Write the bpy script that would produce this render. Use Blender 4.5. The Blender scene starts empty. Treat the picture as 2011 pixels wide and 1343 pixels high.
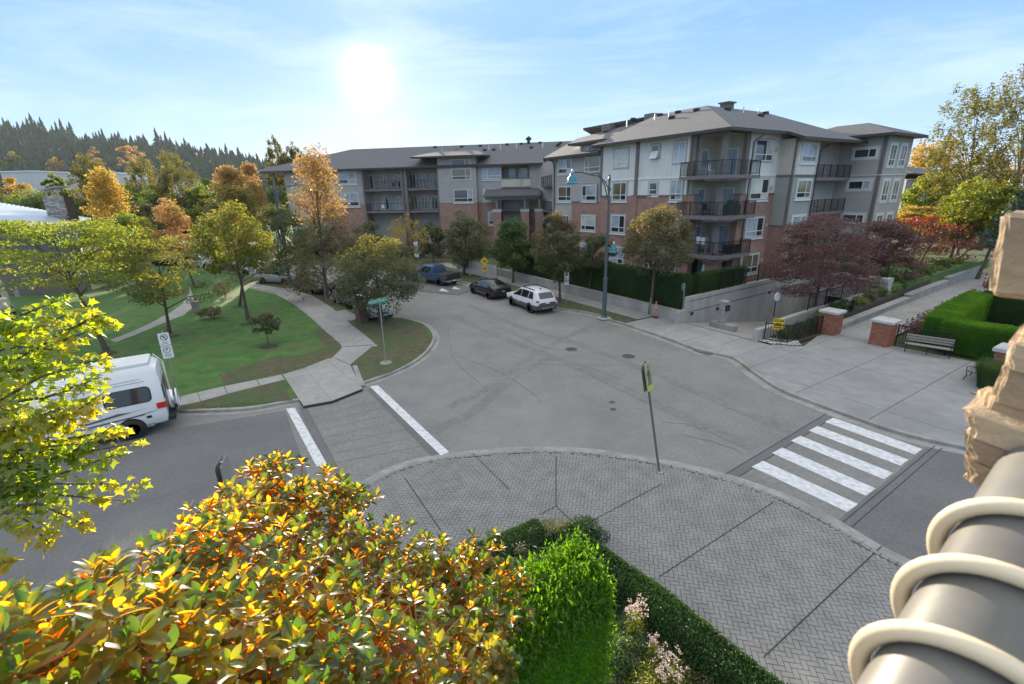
import bpy, bmesh, math, random
import numpy as np
from mathutils import Vector, Matrix

# ------------------------------------------------------------------ camera, sky, sun, exposure
sc = bpy.context.scene
col = sc.collection
CAM_H = 8.5
PITCH, ROLL, FPX, CX, CY = math.radians(17.7), math.radians(1.25), 925.0, 1005.5, 671.5
cp_, sp_, cr_, sr_ = math.cos(PITCH), math.sin(PITCH), math.cos(ROLL), math.sin(ROLL)
RIGHT = Vector((cr_, -sr_*sp_, -sr_*cp_)); UP = Vector((sr_, cr_*sp_, cr_*cp_)); FWD = Vector((0, cp_, -sp_))
cd = bpy.data.cameras.new('camera'); cam = bpy.data.objects.new('camera', cd); col.objects.link(cam)
cd.sensor_width = 36.0; cd.lens = 36.0*FPX/2011.0; cd.clip_start = 0.05; cd.clip_end = 6000
cd.dof.use_dof = True; cd.dof.focus_distance = 14.0; cd.dof.aperture_fstop = 4.0
m3 = Matrix((RIGHT, UP, -FWD)).transposed()
cam.matrix_world = Matrix.Translation((0, 0, CAM_H)) @ m3.to_4x4()
sc.camera = cam

SUN_EL, SUN_AZ = math.radians(11.6), math.radians(-14.7)      # azimuth measured from +Y towards +X
SUN = Vector((math.sin(SUN_AZ)*math.cos(SUN_EL), math.cos(SUN_AZ)*math.cos(SUN_EL), math.sin(SUN_EL)))
sl = bpy.data.lights.new('sun', 'SUN'); sl.energy = 5.0; sl.angle = math.radians(0.6); sl.color = (1.0, 0.86, 0.66)
so = bpy.data.objects.new('sun', sl); col.objects.link(so); so.rotation_euler = SUN.to_track_quat('Z', 'Y').to_euler()

world = bpy.data.worlds.new('World'); sc.world = world; world.use_nodes = True
wn = world.node_tree; wn.nodes.clear()
def N(nt, t, **kw):
    n = nt.nodes.new(t)
    for k, v in kw.items(): setattr(n, k, v)
    return n
def mth(nt, op, a, b=None, c=None, clamp=False):
    n = N(nt, 'ShaderNodeMath', operation=op, use_clamp=clamp)
    for i, x in enumerate((a, b, c)):
        if x is None: continue
        if isinstance(x, (int, float)): n.inputs[i].default_value = x
        else: nt.links.new(x, n.inputs[i])
    return n.outputs[0]
def mixc(nt, f, a, b, mode='MIX'):
    n = N(nt, 'ShaderNodeMix', data_type='RGBA', blend_type=mode)
    for i, x in ((0, f), (6, a), (7, b)):
        if isinstance(x, (int, float)): n.inputs[i].default_value = x
        elif isinstance(x, tuple): n.inputs[i].default_value = (x + (1,)) if len(x) == 3 else x
        else: nt.links.new(x, n.inputs[i])
    return n.outputs[2]
def ramp(nt, fac, stops):
    n = N(nt, 'ShaderNodeValToRGB'); e = n.color_ramp.elements
    while len(e) < len(stops): e.new(0.5)
    for i, (p, c) in enumerate(stops): e[i].position = p; e[i].color = tuple(c) + (1,) if len(c) == 3 else c
    nt.links.new(fac, n.inputs[0]); return n.outputs[0]
tc = N(wn, 'ShaderNodeTexCoord')
nrm = N(wn, 'ShaderNodeVectorMath', operation='NORMALIZE'); wn.links.new(tc.outputs['Generated'], nrm.inputs[0])
sky = N(wn, 'ShaderNodeTexSky', sky_type='NISHITA'); sky.sun_disc = False
sky.sun_elevation = SUN_EL; sky.sun_rotation = SUN_AZ; sky.air_density = 1.0; sky.dust_density = 0.6; sky.ozone_density = 2.0
sep = N(wn, 'ShaderNodeSeparateXYZ'); wn.links.new(nrm.outputs[0], sep.inputs[0])
el = mth(wn, 'MAXIMUM', sep.outputs[2], 0.0)
# autumn sky: pale at the horizon, blue above; white added overhead to fill shade
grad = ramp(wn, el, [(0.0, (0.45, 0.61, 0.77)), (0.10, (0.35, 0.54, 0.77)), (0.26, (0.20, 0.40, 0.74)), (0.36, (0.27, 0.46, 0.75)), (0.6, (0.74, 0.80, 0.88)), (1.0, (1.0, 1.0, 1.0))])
skyn = mixc(wn, 1.0, sky.outputs[0], (0.10, 0.10, 0.10), 'MULTIPLY')
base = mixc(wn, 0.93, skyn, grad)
# thin streaks of high cloud
mp = N(wn, 'ShaderNodeMapping'); mp.inputs['Scale'].default_value = (1.2, 1.2, 6.5); mp.inputs['Rotation'].default_value = (0.25, 0.12, 0.3)
wn.links.new(nrm.outputs[0], mp.inputs[0])
nz = N(wn, 'ShaderNodeTexNoise'); nz.inputs['Scale'].default_value = 1.7; nz.inputs['Detail'].default_value = 7; nz.inputs['Roughness'].default_value = 0.62; nz.inputs['Distortion'].default_value = 0.5
wn.links.new(mp.outputs[0], nz.inputs[0])
cl = ramp(wn, nz.outputs[0], [(0.46, (0, 0, 0)), (0.72, (1, 1, 1))])
clm = mth(wn, 'MULTIPLY', cl, 0.32)
base = mixc(wn, clm, base, (0.86, 0.92, 1.0))
# sun and its aureole
dt = N(wn, 'ShaderNodeVectorMath', operation='DOT_PRODUCT'); wn.links.new(nrm.outputs[0], dt.inputs[0]); dt.inputs[1].default_value = SUN
ang = mth(wn, 'ARCCOSINE', mth(wn, 'MINIMUM', dt.outputs['Value'], 1.0))
disc = mth(wn, 'MULTIPLY', mth(wn, 'LESS_THAN', ang, math.radians(1.3)), 9.0)
g1 = mth(wn, 'MULTIPLY', mth(wn, 'POWER', 2.71828, mth(wn, 'MULTIPLY', ang, -1/0.015)), 4.0)
g2 = mth(wn, 'MULTIPLY', mth(wn, 'POWER', 2.71828, mth(wn, 'MULTIPLY', ang, -1/0.13)), 0.035)
gl = mth(wn, 'ADD', disc, mth(wn, 'ADD', g1, g2))
glc = mixc(wn, 1.0, gl, (1.0, 0.95, 0.84), 'MULTIPLY')
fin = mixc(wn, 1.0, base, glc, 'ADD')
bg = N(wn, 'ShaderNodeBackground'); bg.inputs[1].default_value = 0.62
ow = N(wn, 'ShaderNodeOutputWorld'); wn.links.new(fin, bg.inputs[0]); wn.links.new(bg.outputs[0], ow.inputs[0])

sc.view_settings.view_transform = 'Standard'; sc.view_settings.look = 'None'
sc.view_settings.gamma = 1.0; sc.view_settings.exposure = 1.27; sc.view_settings.use_curve_mapping = False
sc.cycles.max_bounces = 6; sc.cycles.diffuse_bounces = 3; sc.cycles.glossy_bounces = 2; sc.cycles.transmission_bounces = 3
sc.cycles.volume_bounces = 0; sc.cycles.transparent_max_bounces = 8; sc.cycles.use_denoising = True
sc.cycles.caustics_reflective = False; sc.cycles.caustics_refractive = False

# ------------------------------------------------------------------ helpers
def pray(px, py): return FWD + RIGHT*((px-CX)/FPX) - UP*((py-CY)/FPX)
def P(px, py, z=0.0):                      # the point at height z seen at this place of the photograph
    d = pray(px, py); t = (z-CAM_H)/d.z; return (d.x*t, d.y*t)
def PD(px, py, dist):
    d = pray(px, py).normalized()*dist; return Vector((d.x, d.y, CAM_H+d.z))
def pxy(x, y, z):
    v = Vector((x, y, z-CAM_H)); d = v.dot(FWD); return CX+FPX*v.dot(RIGHT)/d, CY-FPX*v.dot(UP)/d
def zat(x, y, py):                          # height above (x, y) that is seen at image row py
    lo, hi = -2.0, 60.0
    for _ in range(40):
        m = (lo+hi)/2
        if pxy(x, y, m)[1] > py: lo = m
        else: hi = m
    return lo
A1, A2 = math.radians(122), math.radians(32)
U = Vector((math.cos(A1), math.sin(A1))); V = Vector((math.cos(A2), math.sin(A2))); C0 = Vector((16.3, 37.8))
def st(s, t): p = C0 + U*s + V*t; return (p.x, p.y)

OFF = {}
def props(o, label=None, cat=None, group=None, kind=None):
    if label: o['label'] = label
    if cat: o['category'] = cat
    if group: o['group'] = group
    if kind: o['kind'] = kind
    return o
def thing(name, loc, label, cat, group=None, rotz=0.0):
    o = bpy.data.objects.new(name, None); col.objects.link(o); o.location = loc; o.rotation_euler = (0, 0, rotz)
    o.empty_display_size = 0.3
    return props(o, label, cat, group)
def world_thing(name, loc, label, cat, group=None):   # its parts are written in world coordinates
    o = thing(name, loc, label, cat, group); OFF[o.name] = Vector(loc); return o
def root_off(p):
    while p is not None:
        if p.name in OFF: return OFF[p.name]
        p = p.parent
    return Vector((0, 0, 0))
class MB:
    def __init__(s): s.v = []; s.f = []; s.m = []
    def face(s, pts, mi=0):
        n = len(s.v); s.v += [tuple(p) for p in pts]; s.f.append(tuple(range(n, n+len(pts)))); s.m.append(mi)
    def hexa(s, p, mi=0):                   # 8 points: bottom ring then top ring, counter-clockwise
        n = len(s.v); s.v += [tuple(q) for q in p]
        for f in ((3, 2, 1, 0), (4, 5, 6, 7), (0, 1, 5, 4), (1, 2, 6, 5), (2, 3, 7, 6), (3, 0, 4, 7)):
            s.f.append(tuple(n+i for i in f)); s.m.append(mi)
    def box(s, x0, x1, y0, y1, z0, z1, mi=0, fr=None):
        if fr is None: q = [(x0, y0), (x1, y0), (x1, y1), (x0, y1)]
        else:
            o, a, b = fr
            if a[0]*b[1]-a[1]*b[0] < 0: y0, y1 = y1, y0
            q = [(o[0]+a[0]*x+b[0]*y, o[1]+a[1]*x+b[1]*y) for x, y in ((x0, y0), (x1, y0), (x1, y1), (x0, y1))]
        s.hexa([(x, y, z0) for x, y in q] + [(x, y, z1) for x, y in q], mi)
    def prism(s, poly, z0, z1, mi=0, side=None, bottom=False):
        a = sum(poly[i][0]*poly[(i+1) % len(poly)][1]-poly[(i+1) % len(poly)][0]*poly[i][1] for i in range(len(poly)))
        if a < 0: poly = poly[::-1]
        n = len(s.v); k = len(poly); zf = z1 if callable(z1) else (lambda x, y: z1)
        s.v += [(x, y, z0) for x, y in poly] + [(x, y, zf(x, y)) for x, y in poly]
        s.f.append(tuple(range(n+k, n+2*k))); s.m.append(mi)
        if bottom: s.f.append(tuple(range(n+k-1, n-1, -1))); s.m.append(mi)
        for i in range(k):
            j = (i+1) % k; s.f.append((n+i, n+j, n+k+j, n+k+i)); s.m.append(mi if side is None else side)
    def tube(s, pts, rad, n=8, mi=0, cap=True):
        pts = [Vector(p) for p in pts]; rad = rad if isinstance(rad, (list, tuple)) else [rad]*len(pts)
        b = len(s.v); px_ = None
        for i, p in enumerate(pts):
            d = (pts[min(i+1, len(pts)-1)]-pts[max(i-1, 0)]).normalized()
            if px_ is None or (px_-d*px_.dot(d)).length < .05: r = Vector((0, 0, 1)) if abs(d.z) < 0.95 else Vector((1, 0, 0)); x = d.cross(r).normalized()
            else: x = (px_-d*px_.dot(d)).normalized()
            px_ = x; y = d.cross(x).normalized()
            for k in range(n):
                a = 2*math.pi*k/n; s.v.append(tuple(p+(x*math.cos(a)+y*math.sin(a))*rad[i]))
        for i in range(len(pts)-1):
            for k in range(n):
                s.f.append((b+i*n+k, b+(i+1)*n+k, b+(i+1)*n+(k+1) % n, b+i*n+(k+1) % n)); s.m.append(mi)
        if cap:
            s.f.append(tuple(b+k for k in range(n))); s.f.append(tuple(b+(len(pts)-1)*n+k for k in range(n-1, -1, -1))); s.m += [mi, mi]
    def lathe(s, c, prof, n=16, mi=0, ax='z'):
        b = len(s.v)
        for r, h in prof:
            for k in range(n):
                a = 2*math.pi*k/n; x, y = r*math.cos(a), r*math.sin(a)
                s.v.append((c[0]+x, c[1]+y, c[2]+h) if ax == 'z' else (c[0]+x, c[1]+h, c[2]+y))
        for i in range(len(prof)-1):
            for k in range(n):
                q = (b+i*n+k, b+i*n+(k+1) % n, b+(i+1)*n+(k+1) % n, b+(i+1)*n+k)
                s.f.append(q if ax == 'z' else q[::-1]); s.m.append(mi)
        s.f.append(tuple(b+k for k in range(n-1, -1, -1))); s.f.append(tuple(b+(len(prof)-1)*n+k for k in range(n))); s.m += [mi, mi]
    def mesh(s, name, mats, smooth=False, off=None):
        me = bpy.data.meshes.new(name)
        vs = s.v if off is None else [(x-off[0], y-off[1], z-off[2]) for x, y, z in s.v]
        me.from_pydata(vs, [], s.f)
        for m in (mats if isinstance(mats, (list, tuple)) else [mats]): me.materials.append(m)
        me.polygons.foreach_set('material_index', s.m)
        if smooth: me.polygons.foreach_set('use_smooth', [True]*len(s.f))
        me.update(); return me
    def build(s, name, mats, parent=None, smooth=False, bevel=0.0, **pr):
        o = bpy.data.objects.new(name, s.mesh(name, mats, smooth, root_off(parent) if parent is not None else None))
        col.objects.link(o)
        if parent is not None: o.parent = parent
        if bevel:
            b = o.modifiers.new('bevel', 'BEVEL'); b.width = bevel; b.segments = 2; b.limit_method = 'ANGLE'; b.angle_limit = 0.7
        if smooth:
            try:
                e = o.modifiers.new('edges', 'EDGE_SPLIT'); e.split_angle = math.radians(38)
            except Exception: pass
        return props(o, **pr)
def inst(me, name, parent, loc=(0, 0, 0), rotz=0.0, **pr):
    o = bpy.data.objects.new(name, me); col.objects.link(o); o.parent = parent; o.location = loc; o.rotation_euler = (0, 0, rotz)
    return props(o, **pr)
def copy_tree(o, parent=None):
    c = o.copy(); col.objects.link(c); c.parent = parent
    for ch in list(o.children): copy_tree(ch, c)
    return c
def dup(o, loc, rotz, label, group=None):
    c = copy_tree(o); c.location = loc; c.rotation_euler = (0, 0, rotz); c['label'] = label
    if group: c['group'] = group
    return c
def clip(poly, a, b):                        # keep what lies left of a->b
    out = []; n = len(poly)
    sd = lambda p: (b[0]-a[0])*(p[1]-a[1])-(b[1]-a[1])*(p[0]-a[0])
    for i in range(n):
        p, q = poly[i], poly[(i+1) % n]; sp, sq = sd(p), sd(q)
        if sp >= 0: out.append(p)
        if sp*sq < 0: k = sp/(sp-sq); out.append((p[0]+(q[0]-p[0])*k, p[1]+(q[1]-p[1])*k))
    return out
def area(p): return 0.5*sum(p[i][0]*p[(i+1) % len(p)][1]-p[(i+1) % len(p)][0]*p[i][1] for i in range(len(p))) if len(p) > 2 else 0
def ccw(p): return p if area(p) > 0 else p[::-1]
def inpoly(x, y, poly):
    r = False; n = len(poly); j = n-1
    for i in range(n):
        if (poly[i][1] > y) != (poly[j][1] > y) and x < (poly[j][0]-poly[i][0])*(y-poly[i][1])/(poly[j][1]-poly[i][1])+poly[i][0]: r = not r
        j = i
    return r
def shift(pts, d):                           # offset an open polyline to its left by d
    out = []
    for i, p in enumerate(pts):
        a = Vector(pts[max(i-1, 0)]); b = Vector(pts[min(i+1, len(pts)-1)]); t = (b-a).normalized()
        out.append((p[0]-t.y*d, p[1]+t.x*d))
    return out
def smooth_line(pts, k=6):                   # Catmull-Rom through the points
    out = []
    for i in range(len(pts)-1):
        p0, p1, p2, p3 = (Vector(pts[max(i-1, 0)]), Vector(pts[i]), Vector(pts[i+1]), Vector(pts[min(i+2, len(pts)-1)]))
        for j in range(k):
            t = j/k; q = 0.5*((2*p1)+(p2-p0)*t+(2*p0-5*p1+4*p2-p3)*t*t+(3*p1-p0-3*p2+p3)*t**3); out.append(tuple(q))
    out.append(tuple(pts[-1])); return out

ORD = ['nearest', 'second', 'third', 'fourth', 'fifth', 'sixth', 'seventh', 'eighth', 'ninth', 'tenth', 'eleventh', 'twelfth', 'thirteenth', 'fourteenth', 'fifteenth', 'sixteenth', 'seventeenth', 'eighteenth', 'nineteenth', 'twentieth']
# ------------------------------------------------------------------ materials
def mat(name, c, rough=0.8, c2=None, scale=3.0, bump=0.0, bscale=None, metal=0.0, spec=0.5, detail=6, coord='Object', c3=None, s3=0.3, stretch=None, a3=0.5):
    m = bpy.data.materials.new(name); m.use_nodes = True; nt = m.node_tree; b = nt.nodes['Principled BSDF']
    b.inputs['Base Color'].default_value = tuple(c)+(1,); b.inputs['Roughness'].default_value = rough
    b.inputs['Metallic'].default_value = metal; b.inputs['Specular IOR Level'].default_value = spec
    t = N(nt, 'ShaderNodeNewGeometry') if coord == 'World' else N(nt, 'ShaderNodeTexCoord')
    src = t.outputs['Position'] if coord == 'World' else t.outputs['Object']
    if stretch:
        mp = N(nt, 'ShaderNodeMapping'); mp.inputs['Scale'].default_value = stretch; nt.links.new(src, mp.inputs[0]); src = mp.outputs[0]
    colr = None
    if c2 is not None:
        n = N(nt, 'ShaderNodeTexNoise'); n.inputs['Scale'].default_value = scale; n.inputs['Detail'].default_value = detail; n.inputs['Roughness'].default_value = 0.6
        nt.links.new(src, n.inputs[0])
        colr = ramp(nt, n.outputs[0], [(0.34, tuple(c)), (0.66, tuple(c2))])
        if c3 is not None:
            n3 = N(nt, 'ShaderNodeTexNoise'); n3.inputs['Scale'].default_value = s3; n3.inputs['Detail'].default_value = 4
            nt.links.new(src, n3.inputs[0]); f3 = ramp(nt, n3.outputs[0], [(0.45, (0, 0, 0)), (0.65, (a3, a3, a3))])
            colr = mixc(nt, f3, colr, tuple(c3))
        if name.startswith('asphalt') or name == 'stamped_asphalt':      # stone chips
            nf = N(nt, 'ShaderNodeTexNoise'); nf.inputs['Scale'].default_value = 45; nf.inputs['Detail'].default_value = 2; nt.links.new(src, nf.inputs[0])
            nl = N(nt, 'ShaderNodeTexNoise'); nl.inputs['Scale'].default_value = 0.45; nl.inputs['Detail'].default_value = 8; nl.inputs['Roughness'].default_value = .7; nt.links.new(src, nl.inputs[0])
            colr = mixc(nt, 1.0, colr, ramp(nt, nf.outputs[0], [(0.35, (0.80, 0.80, 0.80)), (0.68, (1.22, 1.22, 1.22))]), 'MULTIPLY'); colr = mixc(nt, 1.0, colr, ramp(nt, nl.outputs[0], [(0.36, (0.86, 0.86, 0.86)), (0.62, (1.06, 1.06, 1.06))]), 'MULTIPLY')
    if colr is not None: nt.links.new(colr, b.inputs['Base Color'])
    if bump:
        n2 = N(nt, 'ShaderNodeTexNoise'); n2.inputs['Scale'].default_value = bscale or scale*4; n2.inputs['Detail'].default_value = 5
        nt.links.new(src, n2.inputs[0]); bp = N(nt, 'ShaderNodeBump'); bp.inputs['Strength'].default_value = bump; bp.inputs['Distance'].default_value = 0.02
        nt.links.new(n2.outputs[0], bp.inputs['Height']); nt.links.new(bp.outputs[0], b.inputs['Normal'])
    return m
def brickmat(name, c1, c2, mortar, bw, bh, msz=0.010, rot=0.0, bump=0.5, rough=0.85):
    m = mat(name, c1, rough); nt = m.node_tree; b = nt.nodes['Principled BSDF']
    g = N(nt, 'ShaderNodeNewGeometry'); sp = N(nt, 'ShaderNodeSeparateXYZ'); nt.links.new(g.outputs['Position'], sp.inputs[0])
    # run along the wall: whichever of the two building axes the wall faces away from
    du = N(nt, 'ShaderNodeVectorMath', operation='DOT_PRODUCT'); du.inputs[1].default_value = (U.x, U.y, 0); nt.links.new(g.outputs['Position'], du.inputs[0])
    dv = N(nt, 'ShaderNodeVectorMath', operation='DOT_PRODUCT'); dv.inputs[1].default_value = (V.x, V.y, 0); nt.links.new(g.outputs['Position'], dv.inputs[0])
    nv = N(nt, 'ShaderNodeVectorMath', operation='DOT_PRODUCT'); nv.inputs[1].default_value = (U.x, U.y, 0); nt.links.new(g.outputs['True Normal'], nv.inputs[0])
    f = mth(nt, 'GREATER_THAN', mth(nt, 'ABSOLUTE', nv.outputs['Value']), 0.7)
    run = mth(nt, 'ADD', mth(nt, 'MULTIPLY', dv.outputs['Value'], f), mth(nt, 'MULTIPLY', du.outputs['Value'], mth(nt, 'SUBTRACT', 1.0, f)))
    cb = N(nt, 'ShaderNodeCombineXYZ'); nt.links.new(run, cb.inputs[0]); nt.links.new(sp.outputs[2], cb.inputs[1])
    br = N(nt, 'ShaderNodeTexBrick'); nt.links.new(cb.outputs[0], br.inputs['Vector'])
    br.inputs['Scale'].default_value = 1.0; br.inputs['Brick Width'].default_value = bw; br.inputs['Row Height'].default_value = bh; br.inputs['Mortar Size'].default_value = msz
    br.inputs['Color1'].default_value = c1+(1,); br.inputs['Color2'].default_value = c2+(1,); br.inputs['Mortar'].default_value = mortar+(1,); br.inputs['Mortar Smooth'].default_value = 0.2
    n = N(nt, 'ShaderNodeTexNoise'); n.inputs['Scale'].default_value = 1.3; nt.links.new(g.outputs['Position'], n.inputs[0])
    cc = mixc(nt, 1.0, br.outputs[0], ramp(nt, n.outputs[0], [(0.3, (0.72, 0.72, 0.72)), (0.7, (1, 1, 1))]), 'MULTIPLY')
    nt.links.new(cc, b.inputs['Base Color'])
    bp = N(nt, 'ShaderNodeBump'); bp.inputs['Strength'].default_value = bump; bp.inputs['Distance'].default_value = 0.012; bp.invert = True
    nt.links.new(br.outputs['Fac'], bp.inputs['Height']); nt.links.new(bp.outputs[0], b.inputs['Normal'])
    return m
def lapmat(name, c, pitch=0.16, vertical=False):
    m = mat(name, c, 0.7); nt = m.node_tree; b = nt.nodes['Principled BSDF']; g = N(nt, 'ShaderNodeNewGeometry')
    sp = N(nt, 'ShaderNodeSeparateXYZ'); nt.links.new(g.outputs['Position'], sp.inputs[0])
    if vertical:
        du = N(nt, 'ShaderNodeVectorMath', operation='DOT_PRODUCT'); du.inputs[1].default_value = (U.x+V.x, U.y+V.y, 0); nt.links.new(g.outputs['Position'], du.inputs[0]); src = du.outputs['Value']
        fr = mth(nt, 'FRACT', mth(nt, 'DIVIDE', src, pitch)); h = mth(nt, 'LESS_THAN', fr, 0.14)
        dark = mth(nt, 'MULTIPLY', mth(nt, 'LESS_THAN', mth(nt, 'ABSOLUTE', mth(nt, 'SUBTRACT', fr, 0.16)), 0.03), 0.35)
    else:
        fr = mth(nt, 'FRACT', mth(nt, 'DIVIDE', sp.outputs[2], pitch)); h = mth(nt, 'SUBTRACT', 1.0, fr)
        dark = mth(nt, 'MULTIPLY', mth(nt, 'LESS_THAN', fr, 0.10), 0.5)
    n = N(nt, 'ShaderNodeTexNoise'); n.inputs['Scale'].default_value = 0.8; nt.links.new(g.outputs['Position'], n.inputs[0])
    cc = mixc(nt, 1.0, tuple(c), ramp(nt, n.outputs[0], [(0.3, (0.85, 0.85, 0.85)), (0.7, (1, 1, 1))]), 'MULTIPLY')
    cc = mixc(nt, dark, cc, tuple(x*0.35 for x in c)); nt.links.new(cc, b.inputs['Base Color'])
    bp = N(nt, 'ShaderNodeBump'); bp.inputs['Strength'].default_value = 0.6; bp.inputs['Distance'].default_value = 0.02
    nt.links.new(h, bp.inputs['Height']); nt.links.new(bp.outputs[0], b.inputs['Normal']); return m
def leafmat(name, cols, trans=0.5, gloss=0.05, rough=0.4, scale=0.6, back=None, tcol=None):
    m = bpy.data.materials.new(name); m.use_nodes = True; nt = m.node_tree; nt.nodes.clear()
    g = N(nt, 'ShaderNodeNewGeometry'); n = N(nt, 'ShaderNodeTexNoise'); n.inputs['Scale'].default_value = scale; n.inputs['Detail'].default_value = 3
    nt.links.new(g.outputs['Position'], n.inputs[0])
    f = mth(nt, 'ADD', mth(nt, 'MULTIPLY', g.outputs['Random Per Island'], 0.5), mth(nt, 'MULTIPLY', mth(nt, 'SUBTRACT', n.outputs[0], 0.5), 1.5)); f = mth(nt, 'ADD', f, 0.25, clamp=True)
    c = ramp(nt, f, [(i/(len(cols)-1), q) for i, q in enumerate(cols)])
    if back: c = mixc(nt, g.outputs['Backfacing'], c, back)
    d = N(nt, 'ShaderNodeBsdfDiffuse'); nt.links.new(c, d.inputs[0])
    t = N(nt, 'ShaderNodeBsdfTranslucent')
    tcx = mixc(nt, 1.0, c, tcol or (2.9, 2.7, 1.1), 'MULTIPLY'); nt.links.new(tcx, t.inputs[0])
    mx = N(nt, 'ShaderNodeMixShader'); mx.inputs[0].default_value = trans; nt.links.new(d.outputs[0], mx.inputs[1]); nt.links.new(t.outputs[0], mx.inputs[2])
    gs = N(nt, 'ShaderNodeBsdfGlossy'); gs.inputs['Roughness'].default_value = rough
    m2 = N(nt, 'ShaderNodeMixShader'); m2.inputs[0].default_value = gloss; nt.links.new(mx.outputs[0], m2.inputs[1]); nt.links.new(gs.outputs[0], m2.inputs[2])
    o = N(nt, 'ShaderNodeOutputMaterial'); nt.links.new(m2.outputs[0], o.inputs[0]); return m
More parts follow.
